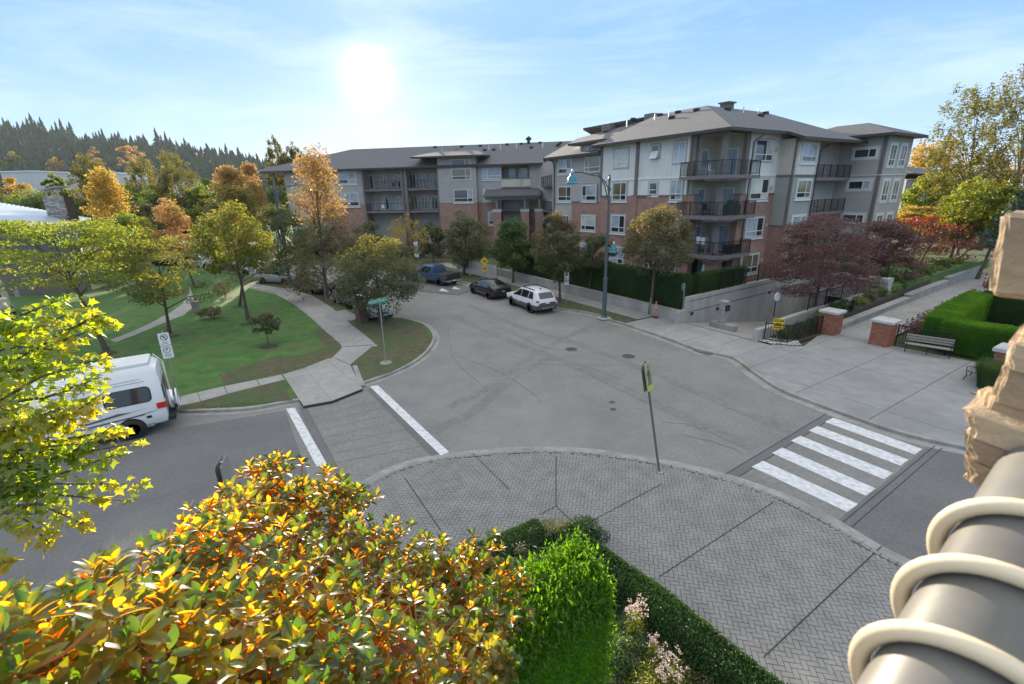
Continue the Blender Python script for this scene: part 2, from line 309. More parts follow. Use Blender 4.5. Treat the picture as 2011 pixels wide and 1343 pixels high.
M = dict(
 asphalt=mat('asphalt', (0.200, 0.192, 0.176), 0.85, (0.250, 0.240, 0.220), 9, bump=0.35, bscale=60, c3=(0.27, 0.262, 0.24), s3=0.10, coord='World', a3=0.6),
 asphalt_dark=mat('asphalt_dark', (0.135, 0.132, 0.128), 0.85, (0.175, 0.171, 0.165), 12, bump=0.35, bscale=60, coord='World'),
 stamped=mat('stamped_asphalt', (0.195, 0.185, 0.168), 0.85, (0.25, 0.237, 0.215), 7, bump=0.3, bscale=40, coord='World'),
 concrete=mat('concrete', (0.30, 0.285, 0.265), 0.85, (0.37, 0.355, 0.33), 2.5, bump=0.2, bscale=30, c3=(0.24, 0.23, 0.21), s3=0.5, coord='World'),
 slab=mat('slab_concrete', (0.250, 0.244, 0.234), 0.8, (0.315, 0.307, 0.295), 1.6, bump=0.2, bscale=50, c3=(0.20, 0.195, 0.185), s3=0.35, coord='World'),
 kerb=mat('kerb_concrete', (0.27, 0.26, 0.235), 0.9, (0.37, 0.355, 0.325), 3.5, bump=0.3, bscale=30, c3=(0.17, 0.16, 0.14), s3=0.9, coord='World'),
 wallconc=mat('wall_concrete', (0.33, 0.31, 0.285), 0.85, (0.42, 0.40, 0.37), 1.2, bump=0.15, bscale=14, c3=(0.25, 0.235, 0.21), s3=0.8, coord='World', stretch=(1, 1, 0.35)),
 paver=mat('paver', (0.205, 0.20, 0.188), 0.85, (0.275, 0.268, 0.25), 2.2, bump=0.2, bscale=60, coord='World', detail=8),
 joint=mat('joint', (0.05, 0.048, 0.045), 0.95), sand=mat('joint_sand', (0.145, 0.14, 0.128), 0.95), seam=mat('faint_seam', (0.135, 0.128, 0.115), 0.95),
 paint=mat('road_paint', (0.58, 0.58, 0.57), 0.6, (0.78, 0.78, 0.77), 6, c3=(0.30, 0.30, 0.29), s3=5.5, coord='World', a3=0.38, bump=.3, bscale=60, detail=9),
 grass=mat('grass', (0.042, 0.11, 0.018), 0.95, (0.08, 0.19, 0.034), 1.3, bump=0.9, bscale=40, c3=(0.11, 0.12, 0.045), s3=0.55, coord='World', a3=0.6),
 drygrass=mat('dry_grass', (0.070, 0.070, 0.032), 0.95, (0.125, 0.105, 0.058), 2.2, bump=0.9, bscale=40, c3=(0.055, 0.11, 0.025), s3=0.5, coord='World', a3=0.7),
 ground=mat('ground', (0.05, 0.07, 0.03), 0.95, (0.09, 0.10, 0.05), 0.2, coord='World'),
 soil=mat('soil', (0.045, 0.032, 0.022), 0.95, (0.08, 0.06, 0.04), 8, bump=0.6, bscale=30, coord='World'),
 brick=brickmat('brick', (0.42, 0.19, 0.125), (0.34, 0.15, 0.10), (0.50, 0.46, 0.41), 0.26, 0.085),
 siding=lapmat('grey_siding', (0.46, 0.43, 0.40)), siding_green=lapmat('sage_siding', (0.38, 0.39, 0.36), 0.12),
 board=lapmat('white_board', (0.80, 0.785, 0.74), 0.42, True), beige=lapmat('beige_board', (0.62, 0.57, 0.47), 0.36, True),
 trim=mat('white_trim', (0.62, 0.61, 0.58), 0.6, (0.70, 0.69, 0.66), 1.0, coord='World'), taupe=mat('taupe_trim', (0.16, 0.135, 0.125), 0.7, (0.19, 0.165, 0.15), 2, coord='World'),
 casing=mat('casing', (0.42, 0.40, 0.375), 0.7, (0.48, 0.455, 0.43), 1.5, coord='World'),
 frame=mat('window_frame', (0.78, 0.78, 0.76), 0.4), deck=mat('deck_edge', (0.17, 0.15, 0.145), 0.7, (0.21, 0.19, 0.18), 2, coord='World'),
 metal_dark=mat('dark_metal', (0.025, 0.025, 0.028), 0.45, metal=0.4), fascia=mat('gutter', (0.045, 0.04, 0.038), 0.5),
 soffit=mat('soffit', (0.30, 0.25, 0.20), 0.8), capstone=mat('capstone', (0.42, 0.41, 0.39), 0.8, (0.52, 0.51, 0.49), 4, bump=0.2, coord='World'),
 white=mat('white_paint', (0.78, 0.78, 0.77), 0.35), black=mat('black_rubber', (0.02, 0.02, 0.02), 0.7), chrome=mat('chrome', (0.65, 0.65, 0.66), 0.22, metal=1.0),
 steel=mat('galvanised', (0.36, 0.36, 0.35), 0.45, (0.46, 0.46, 0.45), 8, metal=0.7), teal=mat('teal_paint', (0.05, 0.22, 0.27), 0.35), lamp_green=mat('lamp_grey_green', (0.075, 0.10, 0.10), 0.4),
 orange=mat('orange_plastic', (0.75, 0.16, 0.04), 0.5), red=mat('red', (0.55, 0.03, 0.02), 0.4), yellow=mat('sign_yellow', (0.85, 0.50, 0.02), 0.5), sign_green=mat('sign_green', (0.02, 0.24, 0.13), 0.45),
 lime=mat('sign_lime', (0.38, 0.55, 0.05), 0.5), sign_back=mat('sign_cream', (0.34, 0.32, 0.25), 0.5), dark_green=mat('sign_dark_green', (0.03, 0.07, 0.015), 0.5),
 sign_white=mat('sign_white', (0.75, 0.75, 0.74), 0.45), ink=mat('ink', (0.02, 0.02, 0.02), 0.6),
 bark=mat('bark', (0.075, 0.055, 0.04), 0.95, (0.14, 0.11, 0.08), 8, bump=0.6, bscale=20), pale_bark=mat('pale_bark', (0.17, 0.14, 0.11), 0.9, (0.27, 0.23, 0.19), 6, bump=0.4),
 wood=mat('weathered_wood', (0.20, 0.18, 0.155), 0.8, (0.30, 0.27, 0.24), 6, bump=0.3, stretch=(1, 8, 8)), rust=mat('rust_brown', (0.085, 0.05, 0.035), 0.7, (0.12, 0.07, 0.05), 4),
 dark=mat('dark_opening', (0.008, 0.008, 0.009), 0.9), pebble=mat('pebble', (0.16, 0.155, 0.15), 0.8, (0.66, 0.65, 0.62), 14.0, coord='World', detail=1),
 metalroof=lapmat('metal_roof', (0.36, 0.41, 0.47), 0.28), curtain=mat('curtain', (0.42, 0.42, 0.40), 0.9),
)
def glassmat(name, c, rough=0.06, spec=0.9):
    return mat(name, c, rough, tuple(x*1.8 for x in c), 0.7, coord='World', spec=spec)
M['glass'] = glassmat('glass_dark', (0.035, 0.04, 0.045)); M['glass_blind'] = glassmat('glass_blind', (0.26, 0.30, 0.34), 0.12, 0.7); M['glass_warm'] = glassmat('glass_warm', (0.12, 0.10, 0.06), 0.08)
M['car_glass'] = mat('car_glass', (0.012, 0.014, 0.016), 0.05, spec=0.9)
GLASS = [M['glass'], M['glass_blind'], M['glass_warm'], glassmat('glass_curtain', (0.40, 0.40, 0.37), 0.15, 0.6), glassmat('glass_deep', (0.015, 0.018, 0.02), 0.04)]
def roofmat():
    m = mat('shingles', (0.085, 0.087, 0.095), 0.9); nt = m.node_tree; b = nt.nodes['Principled BSDF']; g = N(nt, 'ShaderNodeNewGeometry')
    sp = N(nt, 'ShaderNodeSeparateXYZ'); nt.links.new(g.outputs['Position'], sp.inputs[0])
    row = mth(nt, 'FLOOR', mth(nt, 'DIVIDE', sp.outputs[2], 0.055)); rr = mth(nt, 'FRACT', mth(nt, 'DIVIDE', sp.outputs[2], 0.055))
    wh = N(nt, 'ShaderNodeTexNoise'); wh.inputs['Scale'].default_value = 5.0; wh.inputs['Detail'].default_value = 3
    cb = N(nt, 'ShaderNodeCombineXYZ'); nt.links.new(sp.outputs[0], cb.inputs[0]); nt.links.new(sp.outputs[1], cb.inputs[1]); nt.links.new(row, cb.inputs[2]); nt.links.new(cb.outputs[0], wh.inputs[0])
    c = ramp(nt, wh.outputs[0], [(0.3, (0.085, 0.088, 0.096)), (0.7, (0.18, 0.18, 0.182))])
    c = mixc(nt, mth(nt, 'MULTIPLY', mth(nt, 'LESS_THAN', rr, 0.2), 0.45), c, (0.03, 0.03, 0.034)); nt.links.new(c, b.inputs['Base Color']); return m
M['shingle'] = roofmat()
LEAF = dict(

 green=leafmat('leaf_green', [(0.030, 0.065, 0.020), (0.060, 0.105, 0.030), (0.095, 0.145, 0.04)], 0.45),
 grey=leafmat('leaf_grey_green', [(0.055, 0.075, 0.040), (0.095, 0.115, 0.060), (0.14, 0.125, 0.08)], 0.35),
 brownish=leafmat('leaf_brown_green', [(0.06, 0.075, 0.038), (0.12, 0.105, 0.06), (0.18, 0.12, 0.085)], 0.4),
 lime=leafmat('leaf_lime', [(0.07, 0.12, 0.02), (0.13, 0.17, 0.028), (0.24, 0.21, 0.035)], 0.5),
 dogwood=leafmat('leaf_dogwood', [(0.045, 0.075, 0.02), (0.12, 0.13, 0.03), (0.22, 0.17, 0.04)], 0.5),
 gold=leafmat('leaf_gold', [(0.20, 0.19, 0.04), (0.34, 0.26, 0.06), (0.42, 0.24, 0.08)], 0.5, tcol=(2.2, 1.9, 1.1)),
 orange=leafmat('leaf_orange', [(0.22, 0.19, 0.07), (0.37, 0.26, 0.11), (0.46, 0.26, 0.14)], 0.48, tcol=(1.8, 1.6, 1.1)),
 redleaf=leafmat('leaf_red', [(0.26, 0.12, 0.05), (0.40, 0.13, 0.07), (0.44, 0.18, 0.10)], 0.45, tcol=(1.8, 1.4, 1.1)),
 purple=leafmat('leaf_purple', [(0.070, 0.040, 0.050), (0.125, 0.062, 0.075), (0.19, 0.085, 0.095)], 0.35),
 crimson=leafmat('leaf_crimson', [(0.10, 0.02, 0.025), (0.20, 0.03, 0.035), (0.34, 0.05, 0.05)], 0.4),
 conifer=leafmat('leaf_conifer', [(0.010, 0.034, 0.020), (0.022, 0.058, 0.032), (0.045, 0.085, 0.045)], 0.12),
 olive=leafmat('leaf_olive', [(0.055, 0.065, 0.02), (0.10, 0.10, 0.03), (0.17, 0.14, 0.045)], 0.45),
 blue=leafmat('leaf_blue_spruce', [(0.05, 0.08, 0.07), (0.08, 0.115, 0.10), (0.12, 0.15, 0.13)], 0.2),
 hedge=leafmat('leaf_hedge', [(0.012, 0.036, 0.008), (0.024, 0.062, 0.014), (0.040, 0.095, 0.020)], 0.3, gloss=0.03),
 brighthedge=leafmat('leaf_bright_hedge', [(0.028, 0.09, 0.010), (0.05, 0.14, 0.014), (0.085, 0.19, 0.02)], 0.45, gloss=0.02, tcol=(5.5, 4.0, 0.8)),
 magnolia=leafmat('leaf_magnolia', [(0.013, 0.050, 0.018), (0.034, 0.095, 0.022), (0.15, 0.16, 0.028)], 0.54, gloss=0.045, rough=0.32, scale=1.5, back=(0.34, 0.18, 0.04), tcol=(5.6, 4.0, 0.55)),
 maple=leafmat('leaf_maple', [(0.06, 0.12, 0.015), (0.14, 0.20, 0.02), (0.28, 0.22, 0.03)], 0.62, scale=1.2, tcol=(4.2, 3.6, 0.7)),
 flower=leafmat('flower_pink', [(0.40, 0.28, 0.36), (0.50, 0.38, 0.44), (0.60, 0.52, 0.55)], 0.3),
)
# ------------------------------------------------------------------ ground, road, kerbs
ZK = 0.12
def sheet(name, poly, z, m, **kw):
    mb = MB(); mb.face([(x, y, z) for x, y in ccw(poly)]); return mb.build(name, m, kind='structure', **kw)
def raised(name, poly, z1, m, z0=-0.05, **kw):
    mb = MB(); mb.prism(poly, z0, z1); return mb.build(name, m, kind='structure', **kw)
hs0, hs1, ht0, ht1 = -9.15, -4.25, -8.5, 16.0            # the garage ramp is cut into the ground here
mb = MB(); B = 640
for a in ([st(-B, -B), st(hs0, -B), st(hs0, B), st(-B, B)], [st(hs1, -B), st(B, -B), st(B, B), st(hs1, B)],
          [st(hs0, -B), st(hs1, -B), st(hs1, ht0), st(hs0, ht0)], [st(hs0, ht1), st(hs1, ht1), st(hs1, B), st(hs0, B)]):
    mb.face([(x, y, -0.02) for x, y in ccw(a)])
mb.build('ground', M['ground'], kind='structure')
sheet('road', [st(-45, -8.55), st(-45, -70), (-75, -22), (-75, 62), (-4, 62), st(27, -8.55)], 0.0, M['asphalt'])
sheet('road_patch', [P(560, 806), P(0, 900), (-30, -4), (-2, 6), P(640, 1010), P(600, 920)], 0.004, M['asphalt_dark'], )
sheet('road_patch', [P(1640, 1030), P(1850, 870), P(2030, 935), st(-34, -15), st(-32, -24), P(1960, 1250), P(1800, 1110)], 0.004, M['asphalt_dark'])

def kerb(name, pts, side, top=ZK, w=0.16, piece=3.0):
    # one kerb line of separate concrete lengths, joints left open between them
    base = bpy.data.objects.new(name, None)
    a = pts; b = shift(pts, w*side); L = 0; seg = [(a[0], b[0])]; out = []
    mb = MB(); k = 0
    root = MB(); full = list(a)+list(b)[::-1]; root.prism(full, -0.05, top-0.025); r = root.build(name, M['kerb'], kind='structure')
    for i in range(1, len(a)):
        d = (Vector(a[i])-Vector(a[i-1])).length; L += d; seg.append((a[i], b[i]))
        if L >= piece or i == len(a)-1:
            m2 = MB(); pa = [Vector(q[0]) for q in seg]; pb = [Vector(q[1]) for q in seg]
            t0 = (pa[1]-pa[0]).normalized()*0.012; pa[0] = pa[0]+t0; pb[0] = pb[0]+t0
            o = 0.006*side; n_ = [(p-q).normalized()*0.006 for p, q in zip(pa, pb)]
            pa = [p+q for p, q in zip(pa, n_)]; pb = [p-q for p, q in zip(pb, n_)]
            m2.prism([tuple(p) for p in pa]+[tuple(p) for p in pb[::-1]], -0.04, top)
            m2.build('kerb_stone', M['kerb'], r, bevel=0.0); seg = [(a[i], b[i])]; L = 0
    return r
def gutter(pts, side, w=0.42):
    mb = MB(); b = shift(pts, w*side); b0 = shift(pts, 0.0)
    for i in range(len(pts)-1):
        q = [b0[i], b0[i+1], b[i+1], b[i]]; mb.face([(x, y, 0.009) for x, y in ccw(q)])
    return mb.build('gutter', M['kerb'], kind='structure')
# ---- park side, on the left
far = lambda p, d, k: (p[0]+d.x*k, p[1]+d.y*k)
pk = [P(x, y, ZK) for x, y in ((350, 803), (480, 799), (560, 786), (640, 772), (715, 748), (770, 728), (812, 707), (838, 685), (850, 662), (842, 645), (822, 632), (780, 624), (735, 622), (715, 618), (690, 606), (640, 582), (590, 562), (520, 545), (440, 533), (330, 520), (180, 508), (0, 500))]
pk = [far(pk[0], -V, 60), far(pk[0], -V, 8)] + smooth_line(pk, 4)
raised('lawn', pk + [(-160, 60), (-160, -20)], ZK-0.012, M['grass'])
kerb('kerb', pk[1:], -1); gutter(pk[1:60], -1)
Z2 = ZK+0.004
def patch(name, pix, m, z=Z2): return sheet(name, [P(x, y, z) for x, y in pix], z, m)
patch('grass_verge', ((566, 736+42), (575, 786), (350, 806), (300, 812), (240, 818), (345, 782), (540, 742), (556, 738)), M['drygrass'])
patch('grass_island', ((712, 748), (686, 716), (732, 677), (690, 645), (655, 620), (740, 622), (790, 624), (832, 640), (848, 664), (836, 688), (808, 710), (770, 730)), M['drygrass'])
patch('grass_verge', ((655, 618), (640, 606), (560, 568), (500, 562), (440, 548), (520, 545), (600, 564), (650, 586), (688, 607)), M['drygrass'])
patch('worn_grass', ((560, 735), (655, 712), (672, 690), (676, 660), (650, 640), (610, 650), (640, 680), (600, 695), (540, 700), (430, 735), (440, 755)), M['drygrass'], ZK+0.0)
# concrete park path, laid in slabs
def slabs(name, L, R, m, z=ZK+0.012, border=None, gap=0.02):
    Lp = [P(x, y, z) for x, y in L]; Rp = [P(x, y, z) for x, y in R]
    b = MB(); b.prism(Lp+Rp[::-1], -0.03, z-0.014); r = b.build(name, M['joint'], kind='structure')
    for i in range(len(L)-1):
        q = ccw([Lp[i], Lp[i+1], Rp[i+1], Rp[i]]); c = (sum(p[0] for p in q)/4, sum(p[1] for p in q)/4)
        rr = max(math.hypot(p[0]-c[0], p[1]-c[1]) for p in q); k = 1-gap/rr
        m2 = MB(); m2.prism([(c[0]+(p[0]-c[0])*k, c[1]+(p[1]-c[1])*k) for p in q], 0.0, z); m2.build('slab', m, r)
    return r
slabs('footpath', [(490, 564), (540, 574), (575, 592), (608, 617), (640, 645), (670, 672), (676, 680)], [(500, 557), (565, 567), (612, 580), (650, 603), (690, 637), (730, 668), (736, 676)], M['concrete'])
slabs('footpath', [(676, 681), (655, 701)], [(735, 677), (687, 716)], M['concrete'])
slabs('footpath', [(555, 735), (598, 722), (640, 705), (655, 702)], [(596, 797), (652, 787), (712, 763), (688, 717)], M['concrete'])
slabs('footpath', [(553, 735), (504, 745), (440, 758), (388, 770), (355, 778), (300, 790), (240, 804)], [(560, 745), (511, 757), (447, 773), (394, 788), (352, 797), (300, 806), (240, 818)], M['concrete'])
slabs('footpath', [(215, 668), (262, 650), (300, 632), (335, 613), (360, 595), (372, 575)], [(228, 672), (270, 656), (315, 637), (362, 618), (385, 598), (372, 560)], M['concrete'])
slabs('footpath', [(632, 620), (655, 612), (678, 608)], [(660, 632), (695, 628), (706, 622)], M['slab'], z=ZK+0.02)
b = MB()
for L in ([(490, 566), (540, 577), (573, 594), (606, 620), (638, 649), (668, 675), (672, 682), (652, 702)], [(742, 679), (692, 639), (652, 604), (613, 580), (565, 566)], [(692, 718), (707, 757)]):
    q = [P(x, y, ZK+0.01) for x, y in L]; w = shift(q, 0.22); b.prism(q+w[::-1], 0, ZK+0.008)
b.build('path_edging', M['kerb'], kind='structure')
# ---- far pavement in front of the long wing
fk = smooth_line([P(x, y, ZK) for x, y in ((0, 484), (300, 498), (560, 516), (700, 527), (800, 538), (860, 546), (908, 553), (960, 568), (1040, 590), (1090, 604), (1160, 614), (1200, 628), (1222, 634))], 3)
raised('verge', fk + [st(-1.9, -8.55), st(30, -8.55), (30, 90), (-150, 110), (-150, 60)], ZK-0.012, M['drygrass'])
kerb('kerb', fk, 1); gutter(fk, -1)
mb = MB()
wl = [st(s, -10.35) for s in (-1.9, 2, 6, 10, 14, 18, 22, 26, 31)]; wr = [st(s, -8.75) for s in (-1.9, 2, 6, 10, 14, 18, 22, 26, 31)]
base = MB(); base.prism(wl+wr[::-1], 0, ZK-0.006); r = base.build('pavement', M['joint'], kind='structure')
for s in np.arange(-1.9, 31, 1.6):
    m2 = MB(); m2.prism([st(s+.012, -10.35), st(s+1.588, -10.35), st(s+1.588, -8.75), st(s+.012, -8.75)], 0.0, ZK+0.006); m2.build('slab', M['concrete'], r)
# ---- right block: kerb, driveway apron, slab plaza, walkway
rk = smooth_line([P(x, y, ZK) for x, y in ((1222, 634), (1300, 660), (1370, 685), (1420, 696), (1445, 704), (1480, 730), (1530, 762), (1600, 790), (1690, 822), (1760, 846), (1850, 868), (1932, 884))], 4) + [st(-26, -12.2), st(-34, -10.5), st(-60, -8)]
kerb('kerb', rk, 1); gutter(rk, -1)
apr = [p for p in rk if (Vector(p)-C0).dot(U) > -10.05]
mb = MB(); mb.prism(apr + [st(-10.05, -8.55), st(-2.0, -8.55)], 0.0, ZK-0.05); r = mb.build('driveway_apron', M['joint'], kind='structure')
for k in range(5):
    s0, s1 = -2.0-1.6*k, -3.6-1.6*k
    reg = ccw(apr + [st(-10.05, -8.55), st(-2.0, -8.55)])
    c = clip(clip(reg, st(s0-.012, -50), st(s0-.012, 50)), st(s1+.012, 50), st(s1+.012, -50))
    if abs(area(c)) < 0.3: c = clip(clip(reg, st(s0-.012, 50), st(s0-.012, -50)), st(s1+.012, -50), st(s1+.012, 50))
    if len(c) > 2: m2 = MB(); m2.prism(c, 0.0, ZK-0.03); m2.build('slab', M['concrete'], r)
def cells(name, region, ss, ts, m, z, gap=0.025, m2=None):
    b = MB(); b.prism(region, -0.03, z-0.02); r = b.build(name, M['joint'], kind='structure'); region = ccw(region)
    for i in range(len(ss)-1):
        for j in range(len(ts)-1):
            g = gap/2; q = ccw([st(ss[i]+g, ts[j]+g), st(ss[i+1]-g, ts[j]+g), st(ss[i+1]-g, ts[j+1]-g), st(ss[i]+g, ts[j+1]-g)]); c = region
            for k in range(4):
                if len(c) > 2: c = clip(c, q[k], q[(k+1) % 4])
            if len(c) > 2 and abs(area(c)) > 0.05: mm = MB(); mm.prism(c, -0.02, z); mm.build('slab', m, r)
    return r
pl = [p for p in rk if (Vector(p)-C0).dot(U) <= -9.9]
cells('plaza', pl + [st(-60, 3), st(-21, -3), st(-13.9, -3.6), st(-10.4, -3.6), st(-11.2, -7.4), st(-10.05, -8.4)], [-60, -20, -17.05, -14.25, -11.4, -9.5], [-16, -12.9, -8.6, -3], M['slab'], ZK-.008)
cells('walkway', [st(-13.3, -3.6), st(-10.95, -3.6), st(-9.3, 28), st(-11.9, 28)], [-13.6, -9], list(np.arange(-3.6, 30, 2.4)), M['concrete'], ZK-.004)
# ---- the near corner with its herringbone clay pavers
nk = [st(-12.4, -60), tuple((Vector(P(720, 946, ZK))-V*6+U*.15))] + smooth_line([P(x, y, ZK) for x, y in ((720, 946), (760, 924), (800, 909), (860, 895), (930, 887), (1010, 881), (1090, 880), (1160, 884), (1230, 893), (1320, 908), (1420, 932), (1500, 958), (1560, 982), (1640, 1024), (1720, 1072), (1790, 1108), (1900, 1170))], 4) + [st(-30, -22.3)]
kerb('kerb', nk, -1); gutter(nk, 1, 0.3)
inner = shift(nk, -0.16)
bed = [st(-15.35, -45), st(-15.35, -27.75), st(-15.6, -27.4), st(-30, -27.0), st(-30, -45)]
reg = inner + [st(-32, -27.0), st(-15.3, -27.3), st(-15.3, -45), st(-12, -60)]
plz = raised('paved_corner', inner+[st(-32, -45), st(-15, -62)], ZK-0.02, M['sand'])
raised('planting_bed', bed, ZK+0.06, M['soil'])
ins = shift(nk, -0.30)
pv = []; ca, sa = math.cos(math.radians(77)), math.sin(math.radians(77)); ox, oy = st(-15, -24)
W = 0.104
for i in range(-170, 170):
    for j in range(-60, 60):
        bx, by = i+4*j, i
        for hx, hy, w, h in ((0, 0, 2, 1), (0, 1, 1, 2)):
            x0, y0 = (bx+hx)*W, (by+hy)*W; cxx, cyy = x0+w*W/2, y0+h*W/2
            X, Y = ox+ca*cxx-sa*cyy, oy+sa*cxx+ca*cyy
            if -8.5 < X < 10.5 and 2.5 < Y < 15.5: pv.append((X, Y, w, h))
regin = ins + [st(-32, -27.0), st(-15.3, -27.3), st(-15.3, -45), st(-12, -60)]
pv = [q for q in pv if inpoly(q[0], q[1], regin)]
def vis(q):
    x, y = pxy(q[0], q[1], ZK); return -20 < x < 2030 and -20 < y < 1360 and not (x < 760 and y > 1080) and not (x > 1800 and y > 1240)
pv = [q for q in pv if vis(q)]
pv.sort(key=lambda q: math.hypot(q[0], q[1]))
def pav(mb, q, local=False):
    X, Y, w, h = q; g = 0.005; a, b = w*W/2-g, h*W/2-g; dz = 0 if local else random.uniform(-.003, .003)
    pts = [(-a, -b), (a, -b), (a, b), (-a, b)]; k = 0.88
    if not local: pts = [(X+ca*x-sa*y, Y+sa*x+ca*y) for x, y in pts]; 
    top = [(X*(1-k)+x*k, Y*(1-k)+y*k) for x, y in pts] if not local else [(x*k, y*k) for x, y in pts]
    z = 0 if local else ZK
    mb.hexa([(x, y, z-.02) for x, y in pts]+[(x, y, z+dz-.003) for x, y in pts]); n = len(mb.v)
    mb.f.pop(-5); mb.m.pop(-5)
    mb.v += [(x, y, z+dz) for x, y in top]; mb.f.append((n, n+1, n+2, n+3)); mb.m.append(0)
    for e in range(4): mb.f.append((n-4+e, n-4+(e+1) % 4, n+(e+1) % 4, n+e)); mb.m.append(0)
ml = {}
for w, h in ((2, 1), (1, 2)):
    m_ = MB(); pav(m_, (0, 0, w, h), True); ml[(w, h)] = m_.mesh('paver', M['paver'])
for q in pv[:300]:
    inst(ml[(q[2], q[3])], 'paver', plz, (q[0], q[1], ZK+random.uniform(-.003, .003)), math.radians(77))
mb = MB()
for q in pv[300:]: pav(mb, q)
mb.build('paver_field', M['paver'], plz, kind='stuff')
# border course beside the kerb
mb = MB(); i0 = shift(nk, -0.175); i1 = shift(nk, -0.29)
tot = 0
for i in range(len(nk)-1):
    a, b = Vector(i0[i]), Vector(i0[i+1]); c, d = Vector(i1[i]), Vector(i1[i+1])
    if not (-9 < a.x < 11 and a.y > 2): continue
    n = max(1, int((b-a).length/0.21))
    for k in range(n):
        q = [a.lerp(b, (k+.04)/n), a.lerp(b, (k+.96)/n), c.lerp(d, (k+.96)/n), c.lerp(d, (k+.04)/n)]
        mb.prism([tuple(p) for p in q], ZK-.02, ZK+.009)
mb.build('border_course', M['paver'], plz, kind='stuff')
mb = MB()
for a, b in (((795, 938), (882, 1066)), ((1092, 895), (1092, 994)), ((1092, 994), (1130, 1030)), ((1155, 1026), (1300, 950)), ((1295, 1132), (1520, 985)), ((1500, 1290), (1732, 1072)), ((1092, 994), (1060, 1010)), ((928, 890), (1000, 960))):
    a, b = Vector(P(*a, ZK+.006)), Vector(P(*b, ZK+.006)); n = Vector((-(b-a).y, (b-a).x)).normalized()*0.013
    mb.face([(p.x, p.y, ZK+.006) for p in (a+n, b+n, b-n, a-n)][::-1])
mb.build('control_joint', M['joint'], plz)
# ---- markings
def strip(name, pts, w, z, m, parent=None, **k):
    mb = MB(); a = shift(pts, w/2); b = shift(pts, -w/2)
    for i in range(len(pts)-1): mb.face([(x, y, z) for x, y in ccw([a[i], a[i+1], b[i+1], b[i]])])
    return mb.build(name, m, parent, **k)
cw = sheet('crosswalk', [P(1420, 932), P(1470, 950+8), P(1655, 1028), P(1838, 876), P(1618, 812)], 0.006, M['stamped'])
for a, b in (((1476, 917), (1664, 1006)), ((1516, 890), (1700, 974)), ((1553, 866), (1736, 942)), ((1588, 846), (1768, 915)), ((1620, 829), (1796, 893))):
    a, b = Vector(P(*a)), Vector(P(*b)); o = V*0.62
    mb = MB(); mb.face([(p.x, p.y, 0.012) for p in (a, b, b+o, a+o)]); mb.build('painted_stripe', M['paint'], cw)
for a, b in (((1424, 932), (1622, 813)), ((1452, 936), (1636, 820)), ((1655, 1026), (1836, 876)), ((1672, 1036), (1850, 880))):
    strip('border_joint', [P(*a), P(*b)], 0.03, 0.010, M['joint'], cw)
strip('border_band', [P(1664, 1030), P(1843, 878)], 0.42, 0.008, M['asphalt_dark'], cw); strip('border_band', [P(1436, 934), P(1628, 817)], 0.34, 0.008, M['asphalt_dark'], cw)
cl_ = sheet('crosswalk', [P(590, 798), P(735, 762), P(862, 898), P(730, 935), P(660, 930)], 0.008, M['stamped'])
for q in (((562, 803), (579, 801), (642, 911), (622, 917)), ((726, 759), (742, 757), (882, 888), (866, 895))):
    mb = MB(); mb.face([P(*p)+(0.014,) for p in q][::-1]); mb.build('painted_stripe', M['paint'], cl_)
a0, a1, b0, b1 = Vector(P(600, 797)), Vector(P(668, 928)), Vector(P(720, 765)), Vector(P(848, 895))
for k in range(1, 9):
    strip('stamped_joint', [tuple(a0.lerp(a1, k/9)), tuple(b0.lerp(b1, k/9))], 0.02, 0.012, M['seam'], cl_)
for k, w in ((0.0, .03), (1.0, .03)):
    strip('border_band', [tuple(a0.lerp(b0, k)), tuple(a1.lerp(b1, k))], w, 0.012, M['seam'], cl_)
strip('border_band', [tuple(a0.lerp(b0, -.05)), tuple(a1.lerp(b1, -.05))], .30, 0.010, M['asphalt_dark'], cl_); strip('border_band', [tuple(a0.lerp(b0, 1.06)), tuple(a1.lerp(b1, 1.06))], .30, 0.010, M['asphalt_dark'], cl_)
for q in (((862, 571), (883, 573), (868, 566)), ((888, 567), (905, 568), (892, 562))):
    mb = MB(); mb.face([(x, y, 0.05) for x, y in ccw([P(*p, 0.05) for p in q])]); mb.build('painted_triangle', M['paint'], kind='structure')
mb = MB(); q = [P(x, y) for x, y in ((760, 566), (900, 580), (935, 566), (800, 552))]; mb.prism(q, -0.01, 0.045); mb.build('speed_hump', M['asphalt_dark'], kind='structure')
wear = mat('asphalt_wear', (0.175, 0.168, 0.155), 0.75, (0.225, 0.216, 0.198), 3, bump=0.25, bscale=60, coord='World')
for zi, (w_, pts) in enumerate(((.55, ((1090, 700), (1010, 740), (940, 800), (850, 850))), (.5, ((1160, 640), (1060, 690), (960, 760), (880, 800))), (.5, ((1560, 850), (1440, 800), (1300, 740), (1150, 680), (1020, 640), (920, 600))), (.55, ((1480, 880), (1370, 830), (1240, 770), (1110, 710), (980, 660), (880, 615))))):
    strip('tyre_track', smooth_line([P(*p_) for p_ in pts], 6), w_, 0.002+0.0017*zi, wear, kind='structure')
rnd = random.Random(5); mb = MB()
for pts in (((960, 640), (1010, 655), (1060, 680), (1120, 690)), ((900, 700), (980, 730), (1050, 775), (1060, 790)), ((1330, 852), (1400, 868), (1460, 890)), ((1060, 715), (1160, 717), (1290, 716)), ((1000, 700), (1120, 712), (1220, 745)), ((880, 640), (890, 700), (950, 760)), ((1300, 830), (1350, 833), (1385, 850)), ((250, 1000), (360, 960), (420, 930))):
    q = [P(x, y) for x, y in pts]; q = smooth_line(q, 8); q = [(x+rnd.uniform(-.03, .03), y+rnd.uniform(-.03, .03)) for x, y in q]; a = shift(q, .010); b = shift(q, -.010)
    for i in range(len(q)-1): mb.face([(x, y, 0.009) for x, y in ccw([a[i], a[i+1], b[i+1], b[i]])])
